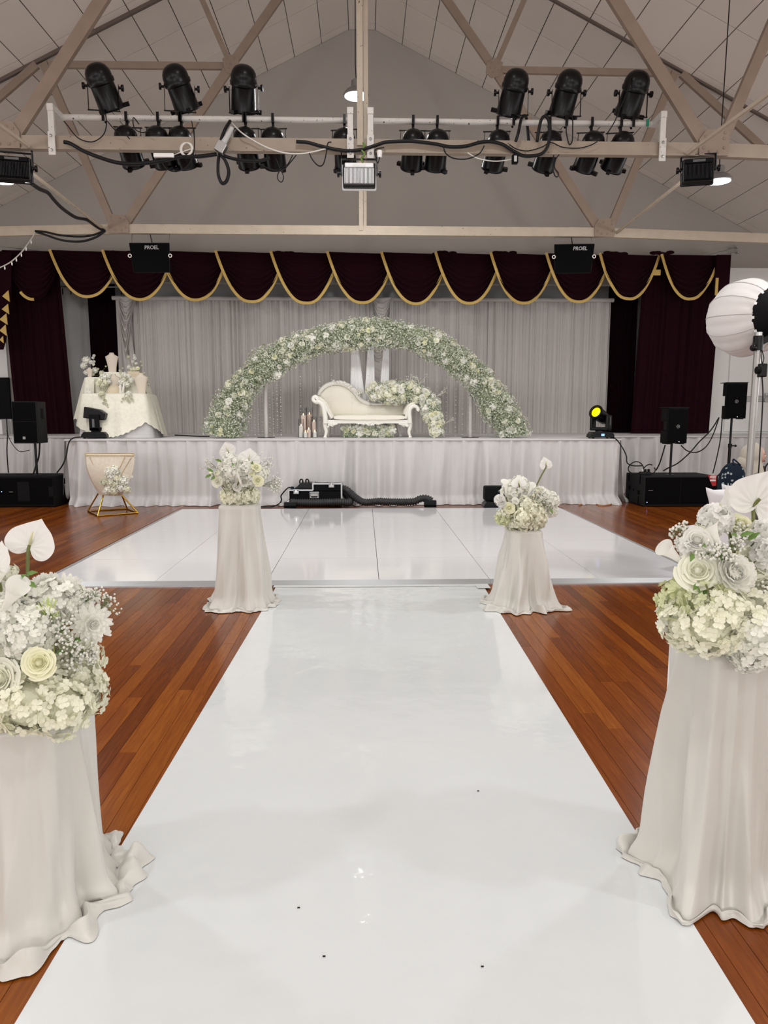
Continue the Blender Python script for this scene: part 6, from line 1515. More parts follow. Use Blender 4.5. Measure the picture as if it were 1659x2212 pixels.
# ================================================================== CANDLES IN GLASS CYLINDERS
VP = [('tall', 655, 881, 944, 897, 12.96, 16, 'candle_pink'), ('tallest', 668, 880, 941, 895, 13.12, 16, 'candle_pink'), ('medium', 678, 900, 944, 911, 13.0, 13, 'candle_pink'), ('short', 650, 905, 946, 920, 12.82, 13, 'candle_white'), ('small', 667, 927, 946, 928, 12.78, 12, 'candle_pink'), ('low', 660, 934, 947, 934, 12.74, 11, 'candle_white'), ('smallest', 680, 934, 946, 933, 12.80, 11, 'candle_white')]
WH = ['behind the left of the cluster', 'at the back of the cluster', 'at the right end of the cluster', 'at the left end of the cluster', 'at the middle front of the cluster', 'at the front of the cluster', 'at the right front of the cluster']
for i, (nm, px, pt, pb, pc, Yv, w, cm) in enumerate(VP):
    p = at(px, pt, Yv); r = w / 2 * Yv / FPX * 0.92; h = p.z - ZS; ch = max(0.06, at(px, pc, Yv).z - ZS)
    M = Matrix.Translation((p.x, Yv, ZS))
    v = thing('glass_vase', '%s clear glass cylinder holding a candle, %s' % (nm, WH[i]), 'vase', (p.x, Yv, ZS), 'glass cylinders beside the sofa')
    MB().lathe([(0.0001, 0.001), (r, 0.001), (r, h), (r - .004, h), (r - .004, 0.010), (0.0001, 0.010)], 24, M).build('cylinder', 'glass', v, smooth_='auto')
    c = thing('pillar_candle', 'lit %s pillar candle inside the %s glass cylinder' % ('pink' if 'pink' in cm else 'white', nm), 'candle', (p.x, Yv, ZS + .011), 'candles beside the sofa')
    MB().lathe([(0.0001, 0.012), (r * .80, 0.012), (r * .80, ch), (r * .68, ch - .004), (0.0001, ch - .008)], 18, M).build('wax', cm, c, smooth_='auto')
    MB().lathe([(0.0001, ch - .004), (0.009, ch + .006), (0.007, ch + .02), (0.0001, ch + .04)], 8, M).build('flame', 'flame', c, smooth_=True)

# ================================================================== JEWELLERY DISPLAY TABLE
def draped_table(t, cx, cyy, hx, hy, z0, H, m, seed, name, flare=0.10, hem=None, fold=0.03, N=200):
    r_ = rnd(seed); f1 = fold_fn(seed, 0.45, 6)
    def f(u, v):
        th = 2 * PI * u; c, s = abs(math.cos(th)), abs(math.sin(th)); n = 10
        k = 1 / ((c / hx) ** n + (s / hy) ** n) ** (1 / n); d = Vector((math.cos(th), math.sin(th), 0))
        if v < .08: return Vector((cx, cyy, z0 + H)) + d * k * v / .08
        t_ = (v - .08) / .92; drop = H if hem is None else hem(th)
        rr = k + flare * t_ * drop / H + fold * f1(u * 5.0) * t_ ** 1.2 + 0.004
        return Vector((cx, cyy, max(z0 + 0.004, z0 + H - drop * t_))) + d * rr
    return MB().grid(f, N, 26, wrap=True).build(name, m, t, smooth_=True)
TY = 13.05
tb = thing('display_table', 'tiered table under cream lace at the left of the stage', 'table', (at(256, 940, TY).x, TY, ZS))
tl, tr_ = at(192, 850, TY), at(326, 850, TY); zt3 = at(256, 850, TY - .35).z; cxT = (tl.x + tr_.x) / 2; hxT = (tr_.x - tl.x) / 2
draped_table(tb, cxT, TY, hxT, 0.36, ZS, zt3 - ZS, 'skirt', 3, 'under_cloth', 0.10)
zt4 = at(256, 815, TY + .12).z; cx4 = at(250, 815, TY + .2).x
draped_table(tb, cx4, TY + 0.22, 0.52, 0.15, zt3 + .002, zt4 - zt3, 'lace', 5, 'upper_tier', 0.035, fold=0.02)
zt5 = at(246, 804, TY + .2).z
MB().box(at(226, 804, TY + .2).x, at(268, 804, TY + .2).x, TY + .16, TY + .36, zt4, zt5).build('riser', 'lace', tb, bevel=0.01)
draped_table(tb, cxT, TY, hxT + .012, 0.372, ZS + .004, zt3 - ZS, 'lace', 7, 'lace_cloth', 0.17, lambda th: (zt3 - ZS) * (0.64 + 0.34 * abs(math.cos(1.5 * (th + PI / 2 + .12))) ** 0.8 + 0.012 * math.sin(th * 40)), 0.045)
def lace_fall(P, seed):
    A_, B_, C_, D_ = P; f1 = fold_fn(seed, 0.3, 4)
    def f(u, v):
        p = A_.lerp(B_, u).lerp(D_.lerp(C_, u), v ** 1.1)
        return p + Vector((0.02 * f1(u * .8 + v * .2), -0.03 * f1(u * .9) * v - .02 * math.sin(PI * u), 0.02 * f1(u * 1.3 + 2) * v))
    MB().grid(f, 24, 20).build('lace_fall', 'lace', tb, smooth_=True)
lace_fall([at(182, 816, TY + .38), at(206, 816, TY + .06), at(196, 915, TY - .42), at(160, 905, TY + .30)], 3)
lace_fall([at(318, 818, TY + .38), at(306, 817, TY + .08), at(330, 890, TY - .20), at(341, 880, TY + .30)], 4)
def bust(px, pyt, pyb, Yb, label, w=None, z0=None, tilt=0.0):
    T = at(px, pyt, Yb); B = at(px, pyb, Yb); zb = z0 if z0 is not None else B.z; h = T.z - zb; c = Vector((T.x, Yb, zb))
    t = thing('necklace_bust', label, 'bust', c, 'jewellery busts on the table')
    prof = [(0.20, 0.0), (0.20, 0.02), (0.22, 0.25), (0.28, 0.55), (0.33, 0.74), (0.34, 0.80), (0.22, 0.86), (0.13, 0.92), (0.115, 0.985), (0.10, 1.0), (0.0001, 1.0)]
    m = MB()
    def f(u, v):
        i = v * (len(prof) - 1); k = min(int(i), len(prof) - 2); q = i - k
        r = lerp(prof[k][0], prof[k + 1][0], q) * h; z = lerp(prof[k][1], prof[k + 1][1], q) * h; a = u * 2 * PI
        fl = lerp(0.42, 0.8, smooth((z / h - .8) / .15))
        return c + Vector((r * math.cos(a), r * math.sin(a) * fl, z + 0.001 - (0.0 if True else 0)))
    m.grid(f, 24, 40, wrap=True); m.f.append(tuple(range(24)))
    m.build('bust_form', 'bust_cream', t, smooth_='auto')
    return t
bust(241, 762, 804, TY + .26, 'tallest cream necklace bust at the top of the table', z0=zt5 + .001)
bust(193, 794, 815, TY + .20, 'small cream necklace bust at the left of the upper tier', z0=zt4 + .001)
bust(245, 808, 842, TY - .02, 'cream necklace bust in the middle of the lower tier', z0=zt3 + .001)
bust(304, 806, 850, TY - .14, 'cream necklace bust at the right of the lower tier', z0=zt3 + .001)
q = at(247, 857, TY - .22)
wc = thing('lace_cloche', 'low dome covered in beige fabric at the front of the table', 'dome', (q.x, TY - .24, zt3))
MB().lathe([(0.135, 0.002), (0.14, 0.03), (0.125, 0.09), (0.08, 0.135), (0.03, 0.15), (0.0001, 0.152)], 20, Matrix.Translation((q.x, TY - .16, zt3)) @ Matrix.Diagonal((1, .6, 1.0, 1))).build('dome', 'bust_trim', wc, smooth_='auto')
q = at(265, 850, TY - .22); gd = thing('white_figurine', 'small white upright figurine at the front of the table', 'figurine', (q.x, TY - .30, zt3))
MB().lathe([(0.02, 0), (0.025, 0.02), (0.015, 0.09), (0.028, 0.12), (0.0001, 0.17)], 10, Matrix.Translation((q.x - .01, TY - .30, zt3))).join(MB().lathe([(0.018, 0), (0.02, 0.1), (0.012, 0.16), (0.0001, 0.2)], 10), Matrix.Translation((q.x + .025, TY - .29, zt3)) @ Matrix.Rotation(.15, 4, 'Y')).build('figure', 'petal_pure', gd, smooth_=True)
q = at(194, 845, TY - .1); sw = thing('swan_figurine', 'white swan figurine at the left of the lower tier', 'figurine', (q.x, TY - .12, zt3))
MB().ball((q.x, TY - .12, zt3 + .025), 0.035, 10, 6, (1.3, .8, .7)).build('body', 'petal_pure', sw, smooth_=True)
MB().tube(curve_pts([(q.x - .035, TY - .12, zt3 + .03), (q.x - .055, TY - .12, zt3 + .07), (q.x - .035, TY - .12, zt3 + .105), (q.x - .005, TY - .12, zt3 + .10), (q.x + .005, TY - .12, zt3 + .085)], 5), [0.012] * 17 + [.01, .009, .008, .006], 8).build('neck', 'petal_pure', sw, smooth_=True)
def table_bunch(label, items, Yb, base, gyp=True):
    A = Arr(label, base, 'flower bunch', 'flower bunches on the display table', 'flower_bunch')
    for (px, py, s, kind) in items:
        d = (0.1 * math.sin(px), -.9, .5)
        pool = {'h': HYD[2], 'g': HYD[0], 'r': ROSES[1], 'm': MUM, 'o': PEONY, 'p': POMPON}[kind]; nm = {'h': 'hydrangea_head', 'g': 'hydrangea_head', 'r': 'rose', 'm': 'chrysanthemum', 'o': 'orchid', 'p': 'carnation'}[kind]
        A.put(pool, nm, at(px, py, Yb), d, s * 1.3, px, sr=0.002)
    A.done(); return A
ub = at(192, 812, TY + .25)
A = table_bunch('white flower bunch at the left end of the upper tier', [(186, 778, .05, 'h'), (181, 790, .045, 'h'), (196, 782, .03, 'p'), (203, 768, .022, 'm'), (201, 773, .02, 'p'), (203, 781, .022, 'm'), (202, 787, .022, 'm'), (186, 805, .035, 'h'), (205, 800, .04, 'h'), (212, 798, .028, 'o'), (220, 806, .035, 'g'), (200, 808, .03, 'g'), (229, 792, .018, 'o')], TY + .30, (ub.x, TY + .3, zt4))
A = table_bunch('round white flower bunch left of the middle bust', [(216, 822, .05, 'g'), (224, 814, .05, 'h'), (228, 826, .045, 'g'), (212, 828, .04, 'g'), (234, 812, .035, 'h'), (236, 824, .035, 'h'), (222, 832, .035, 'g')], TY - .08, (at(222, 840, TY - .08).x, TY - .08, zt3))
A = table_bunch('round white flower bunch right of the middle bust', [(262, 826, .045, 'h'), (274, 830, .045, 'h'), (284, 822, .035, 'h'), (261, 806, .03, 'o'), (270, 810, .035, 'h'), (278, 812, .03, 'h'), (268, 820, .03, 'g'), (265, 796, .02, 'o'), (259, 801, .02, 'o')], TY - .05, (at(270, 838, TY - .05).x, TY - .05, zt3))
A = table_bunch('tall white flower spray on the raised box at the right', [(277, 772, .035, 'o'), (290, 768, .022, 'm'), (291, 774, .025, 'p'), (287, 781, .025, 'm'), (294, 785, .022, 'm'), (279, 793, .03, 'h'), (290, 797, .03, 'g'), (298, 796, .032, 'r'), (305, 782, .022, 'o'), (307, 790, .022, 'o'), (284, 798, .028, 'g'), (312, 806, .025, 'o'), (318, 815, .028, 'o'), (320, 826, .028, 'o'), (321, 834, .025, 'o')], TY + .28, (at(292, 803, TY + .28).x, TY + .28, zt4 + .08))
bx = at(291, 803, TY + .26)
tag(MB().box(bx.x - .12, bx.x + .10, TY + .20, TY + .38, zt4 + .001, bx.z + .005).build('gilt_box', 'bust_trim', bevel=0.008), 'low gilt box under the tall spray on the upper tier', 'box')
A = table_bunch('white orchid spray trailing over the left of the lower cloth', [(220, 850, .035, 'g'), (222, 858, .032, 'o'), (216, 855, .03, 'o'), (227, 866, .032, 'o'), (231, 874, .03, 'o'), (224, 872, .022, 'o'), (234, 880, .02, 'o')], TY - .42, (at(220, 852, TY - .40).x, TY - .36, zt3))
A = table_bunch('white orchid spray trailing over the middle of the lower cloth', [(278, 850, .035, 'h'), (282, 856, .032, 'o'), (274, 862, .032, 'o'), (266, 862, .022, 'o'), (285, 864, .028, 'o'), (279, 868, .025, 'o'), (263, 868, .016, 'o')], TY - .42, (at(276, 852, TY - .40).x, TY - .36, zt3))

# ================================================================== MOVING HEAD LIGHTS
def moving_head(px0, px1, pyb, Ym, label, mode):
    a, b = at(px0, pyb, Ym), at(px1, pyb, Ym); w = b.x - a.x; cx = (a.x + b.x) / 2; z0 = ZS if mode != 'floor' else DZ
    if mode == 'floor': z0 = 0.0
    t = thing('moving_head_light', label, 'stage light', (cx, Ym, z0), 'moving head lights')
    d = 0.28; y0 = Ym - d / 2
    bm = MB().prism([(cx - w / 2, 0.018), (cx + w / 2, 0.018), (cx + w / 2 - .01, .07), (cx + w / 2 - .05, .115), (cx - w / 2 + .05, .115), (cx - w / 2 + .01, .07)], Matrix.Translation((0, 0, z0)) @ M_XZ(y0), d)
    bm.build('base', 'black_metal', t, bevel=0.008)
    for sx in (-1, 1):
        for yy in (y0 + .04, y0 + d - .04): MB().lathe([(0.022, 0), (0.022, 0.02), (0.0001, .02)], 10, Matrix.Translation((cx + sx * (w / 2 - .05), yy, z0))).build('foot', 'black_rubber', t)
    MB().box(cx - .03, cx + .025, y0 - .004, y0 + .004, z0 + .045, z0 + .085).build('display', 'screen_blue' if mode == 'lit' else 'black_side', t)
    for k in range(3): MB().lathe([(0.008, 0), (0.008, .006), (0.0001, .006)], 8, Matrix.Translation((cx + .05 + .022 * k, y0, z0 + .06)) @ Matrix.Rotation(PI / 2, 4, 'X')).build('button', 'black_side', t)
    MB().lathe([(0.09, .115), (0.085, .135), (0.0001, .136)], 20, Matrix.Translation((cx, Ym, z0))).build('swivel', 'black_rubber', t, smooth_='auto')
    if mode == 'side':       # turned sideways: one yoke arm faces the viewer, head points left
        z1 = z0 + .135
        yk = MB().box(cx - .075, cx + .10, Ym - .13, Ym - .085, z1, z1 + .28).box(cx - .075, cx + .10, Ym + .085, Ym + .13, z1, z1 + .28).box(cx - .075, cx + .10, Ym - .13, Ym + .13, z1, z1 + .06)
        yk.build('yoke', 'black_matte', t, bevel=0.015)
        plate = MB().box(cx - .018, cx + .022, Ym - .135, Ym - .13, z1 + .06, z1 + .20).build('yoke_decal', 'logo_dim', t, bevel=0.002)
        H = Matrix.Translation((cx + .01, Ym, z1 + .285)) @ Matrix.Rotation(0.12, 4, 'Y')
        MB().add([H @ Vector(p) for p in ((-.19, -.085, -.09), (.17, -.085, -.085), (.17, .085, -.085), (-.19, .085, -.09), (-.185, -.085, .105), (.08, -.085, .085), (.08, .085, .085), (-.185, .085, .105), (.185, -.085, .03), (.185, .085, .03))],
                 [(0, 3, 2, 1), (4, 5, 6, 7), (0, 4, 7, 3), (0, 1, 8, 5, 4), (2, 3, 7, 6, 9), (1, 2, 9, 8), (5, 8, 9, 6)]).build('head', 'black_metal', t, bevel=0.014)
    elif mode == 'lit':
        z1 = z0 + .135
        Z = Matrix.Translation((cx, Ym, z1)) @ Matrix.Rotation(-0.75, 4, 'Z')
        MB().box(-.17, -.115, -.085, .085, 0, .27, Z).box(.115, .17, -.085, .085, 0, .27, Z).box(-.17, .17, -.085, .085, 0, .06, Z).build('yoke', 'black_metal', t, bevel=0.02)
        MB().box(.171, .174, -.016, .016, .10, .24, Z).build('yoke_decal', 'logo_dim', t)
        d_ = Vector((-.66, -.52, .36)).normalized(); HM = Matrix.Translation(Z @ Vector((0, 0, .25))) @ frame_z(d_).to_4x4()
        MB().lathe([(0.08, -.16), (0.105, -.12), (0.11, .02), (0.112, .12), (0.125, .15), (0.125, .19), (0.108, .19), (0.10, .172), (0.0001, .17)], 26, HM).build('head', 'black_metal', t, smooth_='auto')
        MB().lathe([(0.085, .171), (0.06, .182), (0.0001, .186)], 22, HM).build('lens', 'lens_yellow', t, smooth_=True)
    else:
        z1 = z0 + .125
        MB().box(cx - .19, cx + .19, Ym - .12, Ym + .12, z1, z1 + .235).build('head_housing', 'black_box', t, bevel=0.025)
        MB().box(cx + .02, cx + .13, Ym - .126, Ym - .118, z1 + .05, z1 + .12).build('rear_panel', 'black_side', t, bevel=0.006)
        logo_ring(Vector((cx + .03, Ym - .125, z1 + .165)), 0.015, t)
        MB().ball((cx + .00, y0 - .002, z0 + .065), 0.008, 8, 5).build('led', 'led_white', t); MB().box(cx + .01, cx + .07, y0 - .006, y0 + .004, z0 + .045, z0 + .085).build('status_display', 'led_blue', t)
    return t
moving_head(181, 237, 945, 12.55, 'black moving head light in front of the lace table, turned sideways', 'side')
moving_head(1271, 1322, 946, 12.3, 'black moving head light with a glowing yellow lens at the stage edge', 'lit')
moving_head(1042, 1098, 1105, 11.45, 'black moving head light on the floor behind the right pedestal', 'floor')
tag(MB().tube([at(1040, 1090, 11.4), at(1046, 1090, 11.4)], 0.02, 8).build('power_plug', 'rail_grey'), 'grey plug at the side of the floor light', 'plug')
bpy.data.objects.remove(bpy.data.objects['power_plug'])

# ================================================================== LOW FOG MACHINE WITH DUCTS
FY = 11.62
fa, fb_ = at(624, 1085, FY), at(738, 1085, FY); zA = at(680, 1086, FY).z; zt6 = at(700, 1045, FY).z; zt7 = at(640, 1059, FY).z; xm = at(676, 1060, FY).x
fg = thing('fog_machine', 'black low-fog machine in an aluminium-edged flight case on the floor', 'fog machine', ((fa.x + fb_.x) / 2, FY + .2, 0))
D = 0.42; zA = 0.09
MB().box(fa.x + .01, fb_.x - .01, FY + .008, FY + D - .01, zA, zt7 - .01).box(xm, fb_.x - .01, FY + .008, FY + D - .01, zt7 - .02, zt6 - .01).build('case_body', 'black_box', fg)
ed = MB(); e = 0.026
def edge(p, q, w=e): ed.bar(p, q, w, w)
x0, x1, y0, y1 = fa.x, fb_.x, FY, FY + D
for y in (y0, y1):
    edge((x0, y, zA), (x1, y, zA)); edge((x0, y, zt7), (xm, y, zt7)); edge((xm, y, zt7), (xm, y, zt6)); edge((xm, y, zt6), (x1, y, zt6)); edge((x0, y, zA), (x0, y, zt7)); edge((x1, y, zA), (x1, y, zt6))
for (x, z) in ((x0, zA), (x0, zt7), (xm, zt6), (x1, zt6), (x1, zA)): edge((x, y0, z), (x, y1, z))
ed.build('edge_profile', 'aluminium', fg, bevel=0.004)
for (x, z) in ((x0, zA), (x1, zA)): MB().ball((x, y0 - .004, z), 0.034, 10, 6).build('ball_corner', 'chrome', fg, smooth_=True)
for x in (x0 + .08, x1 - .08):
    for y in (y0 + .06, y1 - .06): MB().tube([(x - .02, y, .04), (x + .02, y, .04)], 0.04, 14).box(x - .012, x + .012, y - .02, y + .02, .04, zA).build('castor', 'black_rubber', fg, smooth_='auto')
def frame_plate(cx, cz, w, h, nm, t):
    r = 0.014
    f_ = MB().tube([(cx - w / 2, y0 - .014, cz - h / 2), (cx + w / 2, y0 - .014, cz - h / 2), (cx + w / 2, y0 - .014, cz + h / 2), (cx - w / 2, y0 - .014, cz + h / 2)], r, 8, closed=True).build(nm, 'aluminium', t, smooth_='auto')
    return f_
hd = frame_plate(at(679, 1070, FY).x, at(679, 1069, FY).z, .14, .085, 'handle_dish', fg)
MB().box(at(679, 1070, FY).x - .06, at(679, 1070, FY).x + .06, y0 - .012, y0 - .004, at(679, 1069, FY).z - .035, at(679, 1069, FY).z + .035).build('dish_back', 'rail_grey', hd)
MB().tube([(at(679, 1070, FY).x - .05, y0 - .02, at(679, 1073, FY).z), (at(679, 1070, FY).x + .05, y0 - .02, at(679, 1073, FY).z)], 0.012, 8).build('grip', 'black_rubber', hd)
for (px, py) in ((640, 1062), (716, 1048)):
    c = at(px, py, FY); l_ = frame_plate(c.x, c.z, .075, .06, 'latch', fg)
    MB().box(c.x - .03, c.x + .03, y0 - .012, y0 - .004, c.z - .025, c.z + .025).build('latch_plate', 'steel', l_)
    MB().box(c.x - .012, c.x + .012, y0 - .035, y0 - .012, c.z - .01, c.z + .035).build('latch_key', 'chrome', l_, bevel=0.004)
# lid standing open at the back and the machine's own top with its handles
MB().box(xm + .05, x1, y1 - .02, y1 + .0, zt6, zt6 + .055).build('rear_lid', 'black_box', fg, bevel=0.004)
mt = MB().prism([(at(630, 1054, FY).x, zt7), (xm, zt7), (xm, zt7 + .11), (at(648, 1045, FY).x, zt7 + .11), (at(638, 1052, FY).x, zt7 + .03)], M_XZ(FY + .1), .24).build('machine_top', 'black_metal', fg, bevel=0.006)
hx = at(656, 1045, FY).x; hz = zt7 + .10
for s in (-1, 1):
    MB().tube(curve_pts([(hx + s * .025, FY + .12, hz), (hx + s * .03, FY + .12, hz + .06), (hx + s * .06, FY + .12, hz + .065), (hx + s * .075, FY + .12, hz + .03), (hx + s * .07, FY + .12, hz)], 4), 0.012, 8).build('top_handle', 'black_rubber', fg, smooth_=True)
MB().tube([(hx, FY + .2, hz), (hx, FY + .2, hz + .13)], 0.006, 6).build('antenna', 'white_cable', fg)
def duct(name, label, P, r, Lr=0.018):
    C = curve_pts(P, 14); pts = []; rr = []; acc = 0
    for i in range(len(C) - 1):
        n_ = max(1, int((C[i + 1] - C[i]).length / 0.006))
        for k in range(n_): pts.append(C[i].lerp(C[i + 1], k / n_)); acc += (C[i + 1] - C[i]).length / n_; rr.append(r * (0.90 + 0.13 * math.sin(acc / Lr * PI)))
    return tag(MB().tube(pts, rr, 16).build(name, 'duct_black', smooth_=True), label, 'duct')
r = 0.062
duct('fog_duct', 'ribbed black duct curling back in front of the fog machine', [(x1 + .03, FY + .32, .20), (x1 + .12, FY + .20, .13), (x1 + .12, FY + .02, .075), (x1 - .05, FY - .10, r + .037), (lerp(x0, x1, .5), FY - .17, r + .037), (x0 + .1, FY - .16, r + .037), (x0 + .02, FY - .165, r + .037)], r)
xe = at(916, 1092, 11.5).x
duct('fog_duct', 'ribbed black duct running right from the fog machine along the floor', [(x1 + .01, FY + .12, .30), (x1 + .09, FY + .10, .27), (x1 + .22, FY + .05, .16), (x1 + .36, FY - .02, .085), (x1 + .6, FY - .06, r + .038), (at(840, 1090, 11.5).x, 11.5, r + .038), (at(880, 1090, 11.5).x, 11.48, r + .038), (at(895, 1086, 11.5).x, 11.46, .11), (at(908, 1079, 11.5).x, 11.45, .155), (at(920, 1079, 11.5).x, 11.44, .16), (at(932, 1084, 11.5).x, 11.42, .12)], r)
for (px, nm, Yo, zf, xx) in ((626, 'left', 11.2, 0.0, None), (930, 'right', 11.25, 0.0, None)):
    a, b = at(px - 13, 1095, Yo), at(px + 13, 1095, Yo); z = DZ + .003
    t = thing('fog_outlet', 'black rectangular fog outlet at the %s duct end' % nm, 'nozzle', ((a.x + b.x) / 2, Yo, DZ))
    zt8 = at(px, 1086 if nm == 'left' else 1082, Yo).z
    y2 = Yo + .13
    MB().box(a.x, b.x, Yo, y2, z, z + .035).build('lower_lip', 'grille', t, bevel=0.004)
    MB().box(a.x, b.x, Yo + .01, y2, z + .036, zt8).build('nozzle_box', 'black_side', t, bevel=0.005)
fcable('cable', 'black power cable from the fog machine to the skirt at its left', [at(629, 1053, FY), at(622, 1054, FY), at(612, 1064, FY + .05), at(607, 1072, FY + .1), at(608, 1080, FY + .15), at(603, 1088, FY + .2), gz(590, 1094, .012), gz(575, 1095, .012), gz(560, 1094.5, .012)], 0.011)
MB().tube([at(629, 1053, FY), at(635, 1054, FY)], 0.02, 10).build('power_connector', 'led_blue' if False else 'navy_fabric', fg, smooth_='auto')

# ================================================================== GOLD FRAMED BASKET
LY = 11.0
LX = lambda px, Yl=LY: at(px, 1060, Yl).x
bk = thing('flower_stand', 'cream lace basket on a gold wire stand, left of the dance floor', 'stand', (LX(243), LY, 0))
zr = at(240, 983, LY).z; zw = at(240, 1066, LY).z
Tp = [Vector((at(190, 985, 10.85).x, 10.82, zr)), Vector((at(292, 985, 10.85).x, 10.78, zr)), Vector((at(287, 980, 11.3).x, 11.3, zr)), Vector((at(183, 980, 11.3).x, 11.32, zr))]
Wp = [Vector((at(225, 1066, 10.95).x, 10.93, zw)), Vector((at(262, 1066, 10.95).x, 10.92, zw)), Vector((at(262, 1060, 11.15).x, 11.12, zw)), Vector((at(214, 1060, 11.15).x, 11.13, zw))]
Fp = [gz(211, 1116), gz(298, 1109), gz(275, 1100), gz(190, 1105)]
for p in Fp: p.z = 0.012
fr = MB()
for k in range(4):
    n_ = (k + 1) % 4
    MB().tube([Fp[k], Wp[k], ], 0.012, 10).build('leg', 'gold_metal', bk, smooth_='auto')
    MB().tube([Wp[k], Tp[k]], 0.010, 8).build('side_rod', 'gold_metal', bk, smooth_='auto')
    MB().tube([Fp[k], Fp[n_]], 0.012, 10).build('base_rod', 'gold_metal', bk, smooth_='auto')
    MB().tube([Tp[k], Tp[n_]], 0.011, 8).build('rim_rod', 'gold_metal', bk, smooth_='auto')
def bask(u, v):
    i = u * 4; k = int(i) % 4; q = i - int(i)
    top_ = Tp[k].lerp(Tp[(k + 1) % 4], q); wz = Wp[k].lerp(Wp[(k + 1) % 4], q)
    c = (Tp[0] + Tp[2]) / 2; d = (top_ - c); d.z = 0; d.normalize()
    t = v; p = top_.lerp(wz + Vector((0, 0, -.03)), t); p.x = lerp(top_.x, wz.x, t ** 1.5); p.y = lerp(top_.y, wz.y, t ** 1.5)
    bul = 0.035 * math.sin(PI * min(1, v * 1.05)) + 0.012 * math.sin(u * 40) * v
    p = p + d * (bul + 0.012) + Vector((0, 0, -0.03 * math.sin(PI * v) * 0))
    return p
bmesh_ = MB().grid(bask, 96, 18, wrap=True); bmesh_.f.append(tuple(96 * 18 + k for k in range(95, -1, -1)))
bmesh_.build('lace_cover', 'lace_sheer', bk, smooth_='auto')
MB().tube([bask(k / 96, 0) + Vector((0, 0, .006)) for k in range(96)], 0.012, 7, closed=True).build('braid_rim', 'gold_braid', bk)
MB().add([p + Vector((0, 0, .004)) for p in Tp], [(0, 1, 2, 3)]).build('lace_lid', 'lace', bk)
tr2 = MB()
for (A_, B_) in ((bask(0.02, .03), bask(0.075, .78)), (bask(0.235, .03), bask(0.16, .7)), (bask(0.20, .03), bask(0.15, .55)), (bask(0.99, .03), bask(0.96, .5))):
    tr2.tube([A_.lerp(B_, k / 8) + Vector((0, -.012 - .01 * math.sin(PI * k / 8), 0)) for k in range(9)], 0.006, 6)
tr2.build('braid_trim', 'gold_braid', bk)
fc = at(250, 1040, 10.86); Ab = Arr('bunch of white flowers tied to the front of the gold stand', (fc.x, 10.84, zw + .02), 'flower bunch', None, 'flower_bunch')
for (px, py, s, me, nm) in ((237, 1021, .05, HYD[2], 'hydrangea_head'), (247, 1016, .05, HYD[2], 'hydrangea_head'), (257, 1022, .03, DAHLIA, 'dahlia'), (242, 1030, .05, HYD[2], 'hydrangea_head'), (253, 1033, .045, HYD[0], 'hydrangea_head'), (268, 1040, .048, HYD[2], 'hydrangea_head'), (240, 1042, .045, HYD[1], 'hydrangea_head'), (252, 1046, .045, HYD[0], 'hydrangea_head'), (262, 1054, .05, HYD[2], 'hydrangea_head'), (274, 1058, .04, HYD[0], 'hydrangea_head'), (235, 1058, .045, HYD[2], 'hydrangea_head'), (247, 1060, .045, HYD[1], 'hydrangea_head'), (225, 1042, .05, PEONY, 'peony'), (230, 1062, .035, HYD[2], 'hydrangea_head'), (237, 1012, .026, BUD, 'bud'), (248, 1009, .026, ROSES[1], 'rose')):
    Ab.put(me, nm, at(px, py, 10.78), (0.01 * (px - 250), -.9, .2), s * 1.5, px, stem=False)
Ab.put(CALLA, 'calla_lily', at(280, 1036, 10.82), (.6, -.3, .6), .045, 1.0, stem=False)

# ================================================================== LANTERN SOFTBOX ON ITS STAND
BYY = 6.0
pc = at(1612, 1064, BYY); stx = gz(1608, 1060).x
pt = at(1637, 752, BYY); bx_ = at(1613, 687, BYY + .35)
sbx = thing('lantern_softbox', 'round white lantern softbox on a steel pole at the right edge', 'softbox', (pt.x, BYY, 0))
Rr = 0.336; axd = Vector((0.39, -0.92, -0.03)).normalized(); AX = frame_z(axd)
def lant(u, v):
    a = 2 * PI * u; th = lerp(0.001, PI * 0.765, v); g = 12
    gore = 1 - 0.035 * abs(math.sin(a * g / 2)) * 0 - 0.03 * (1 - abs(math.cos(a * g / 2))) * math.sin(th)
    wr = 0.006 * noise.noise(Vector((a * 3, th * 4, 1.0)))
    r_ = Rr * gore + wr
    return bx_ + AX @ Vector((r_ * math.sin(th) * math.cos(a), r_ * math.sin(th) * math.sin(a), -r_ * 0.97 * math.cos(th)))
MB().grid(lant, 96, 36, wrap=True).build('diffuser_skin', 'lantern_fabric', sbx, smooth_=True)
for k in range(12):
    MB().tube([bx_ + ((lant((k + .5) / 12 * 0 + k / 12.0 + 0.0, v / 20)) - bx_) * 1.004 for v in range(1, 21)], 0.0035, 5).build('seam_rib', 'seam', sbx)
capr = Rr * math.sin(PI * .765); capz = -Rr * .97 * math.cos(PI * .765)
CM = Matrix.Translation(bx_) @ AX.to_4x4()
MB().lathe([(capr + .004, capz - .01), (capr * .97, capz + .012), (capr * .72, capz + .085), (capr * .5, capz + .12), (0.0001, capz + .125)], 24, CM).build('black_cap', 'black_matte', sbx, smooth_='auto')
for k in range(12):
    a = 2 * PI * (k + .25) / 12; p = bx_ + AX @ Vector((capr * 1.005 * math.cos(a), capr * 1.005 * math.sin(a), capz))
    e1 = (AX @ Vector((-math.sin(a), math.cos(a), 0))); inw = AX @ Vector((-math.cos(a) * .8, -math.sin(a) * .8, .6))
    MB().bar(p - inw * .01, p + inw * .035, .022, .004, up=AX @ Vector((math.cos(a), math.sin(a), 1))).build('cap_tab', 'sheer', sbx)
hc = bx_ + axd * (capz + .18)
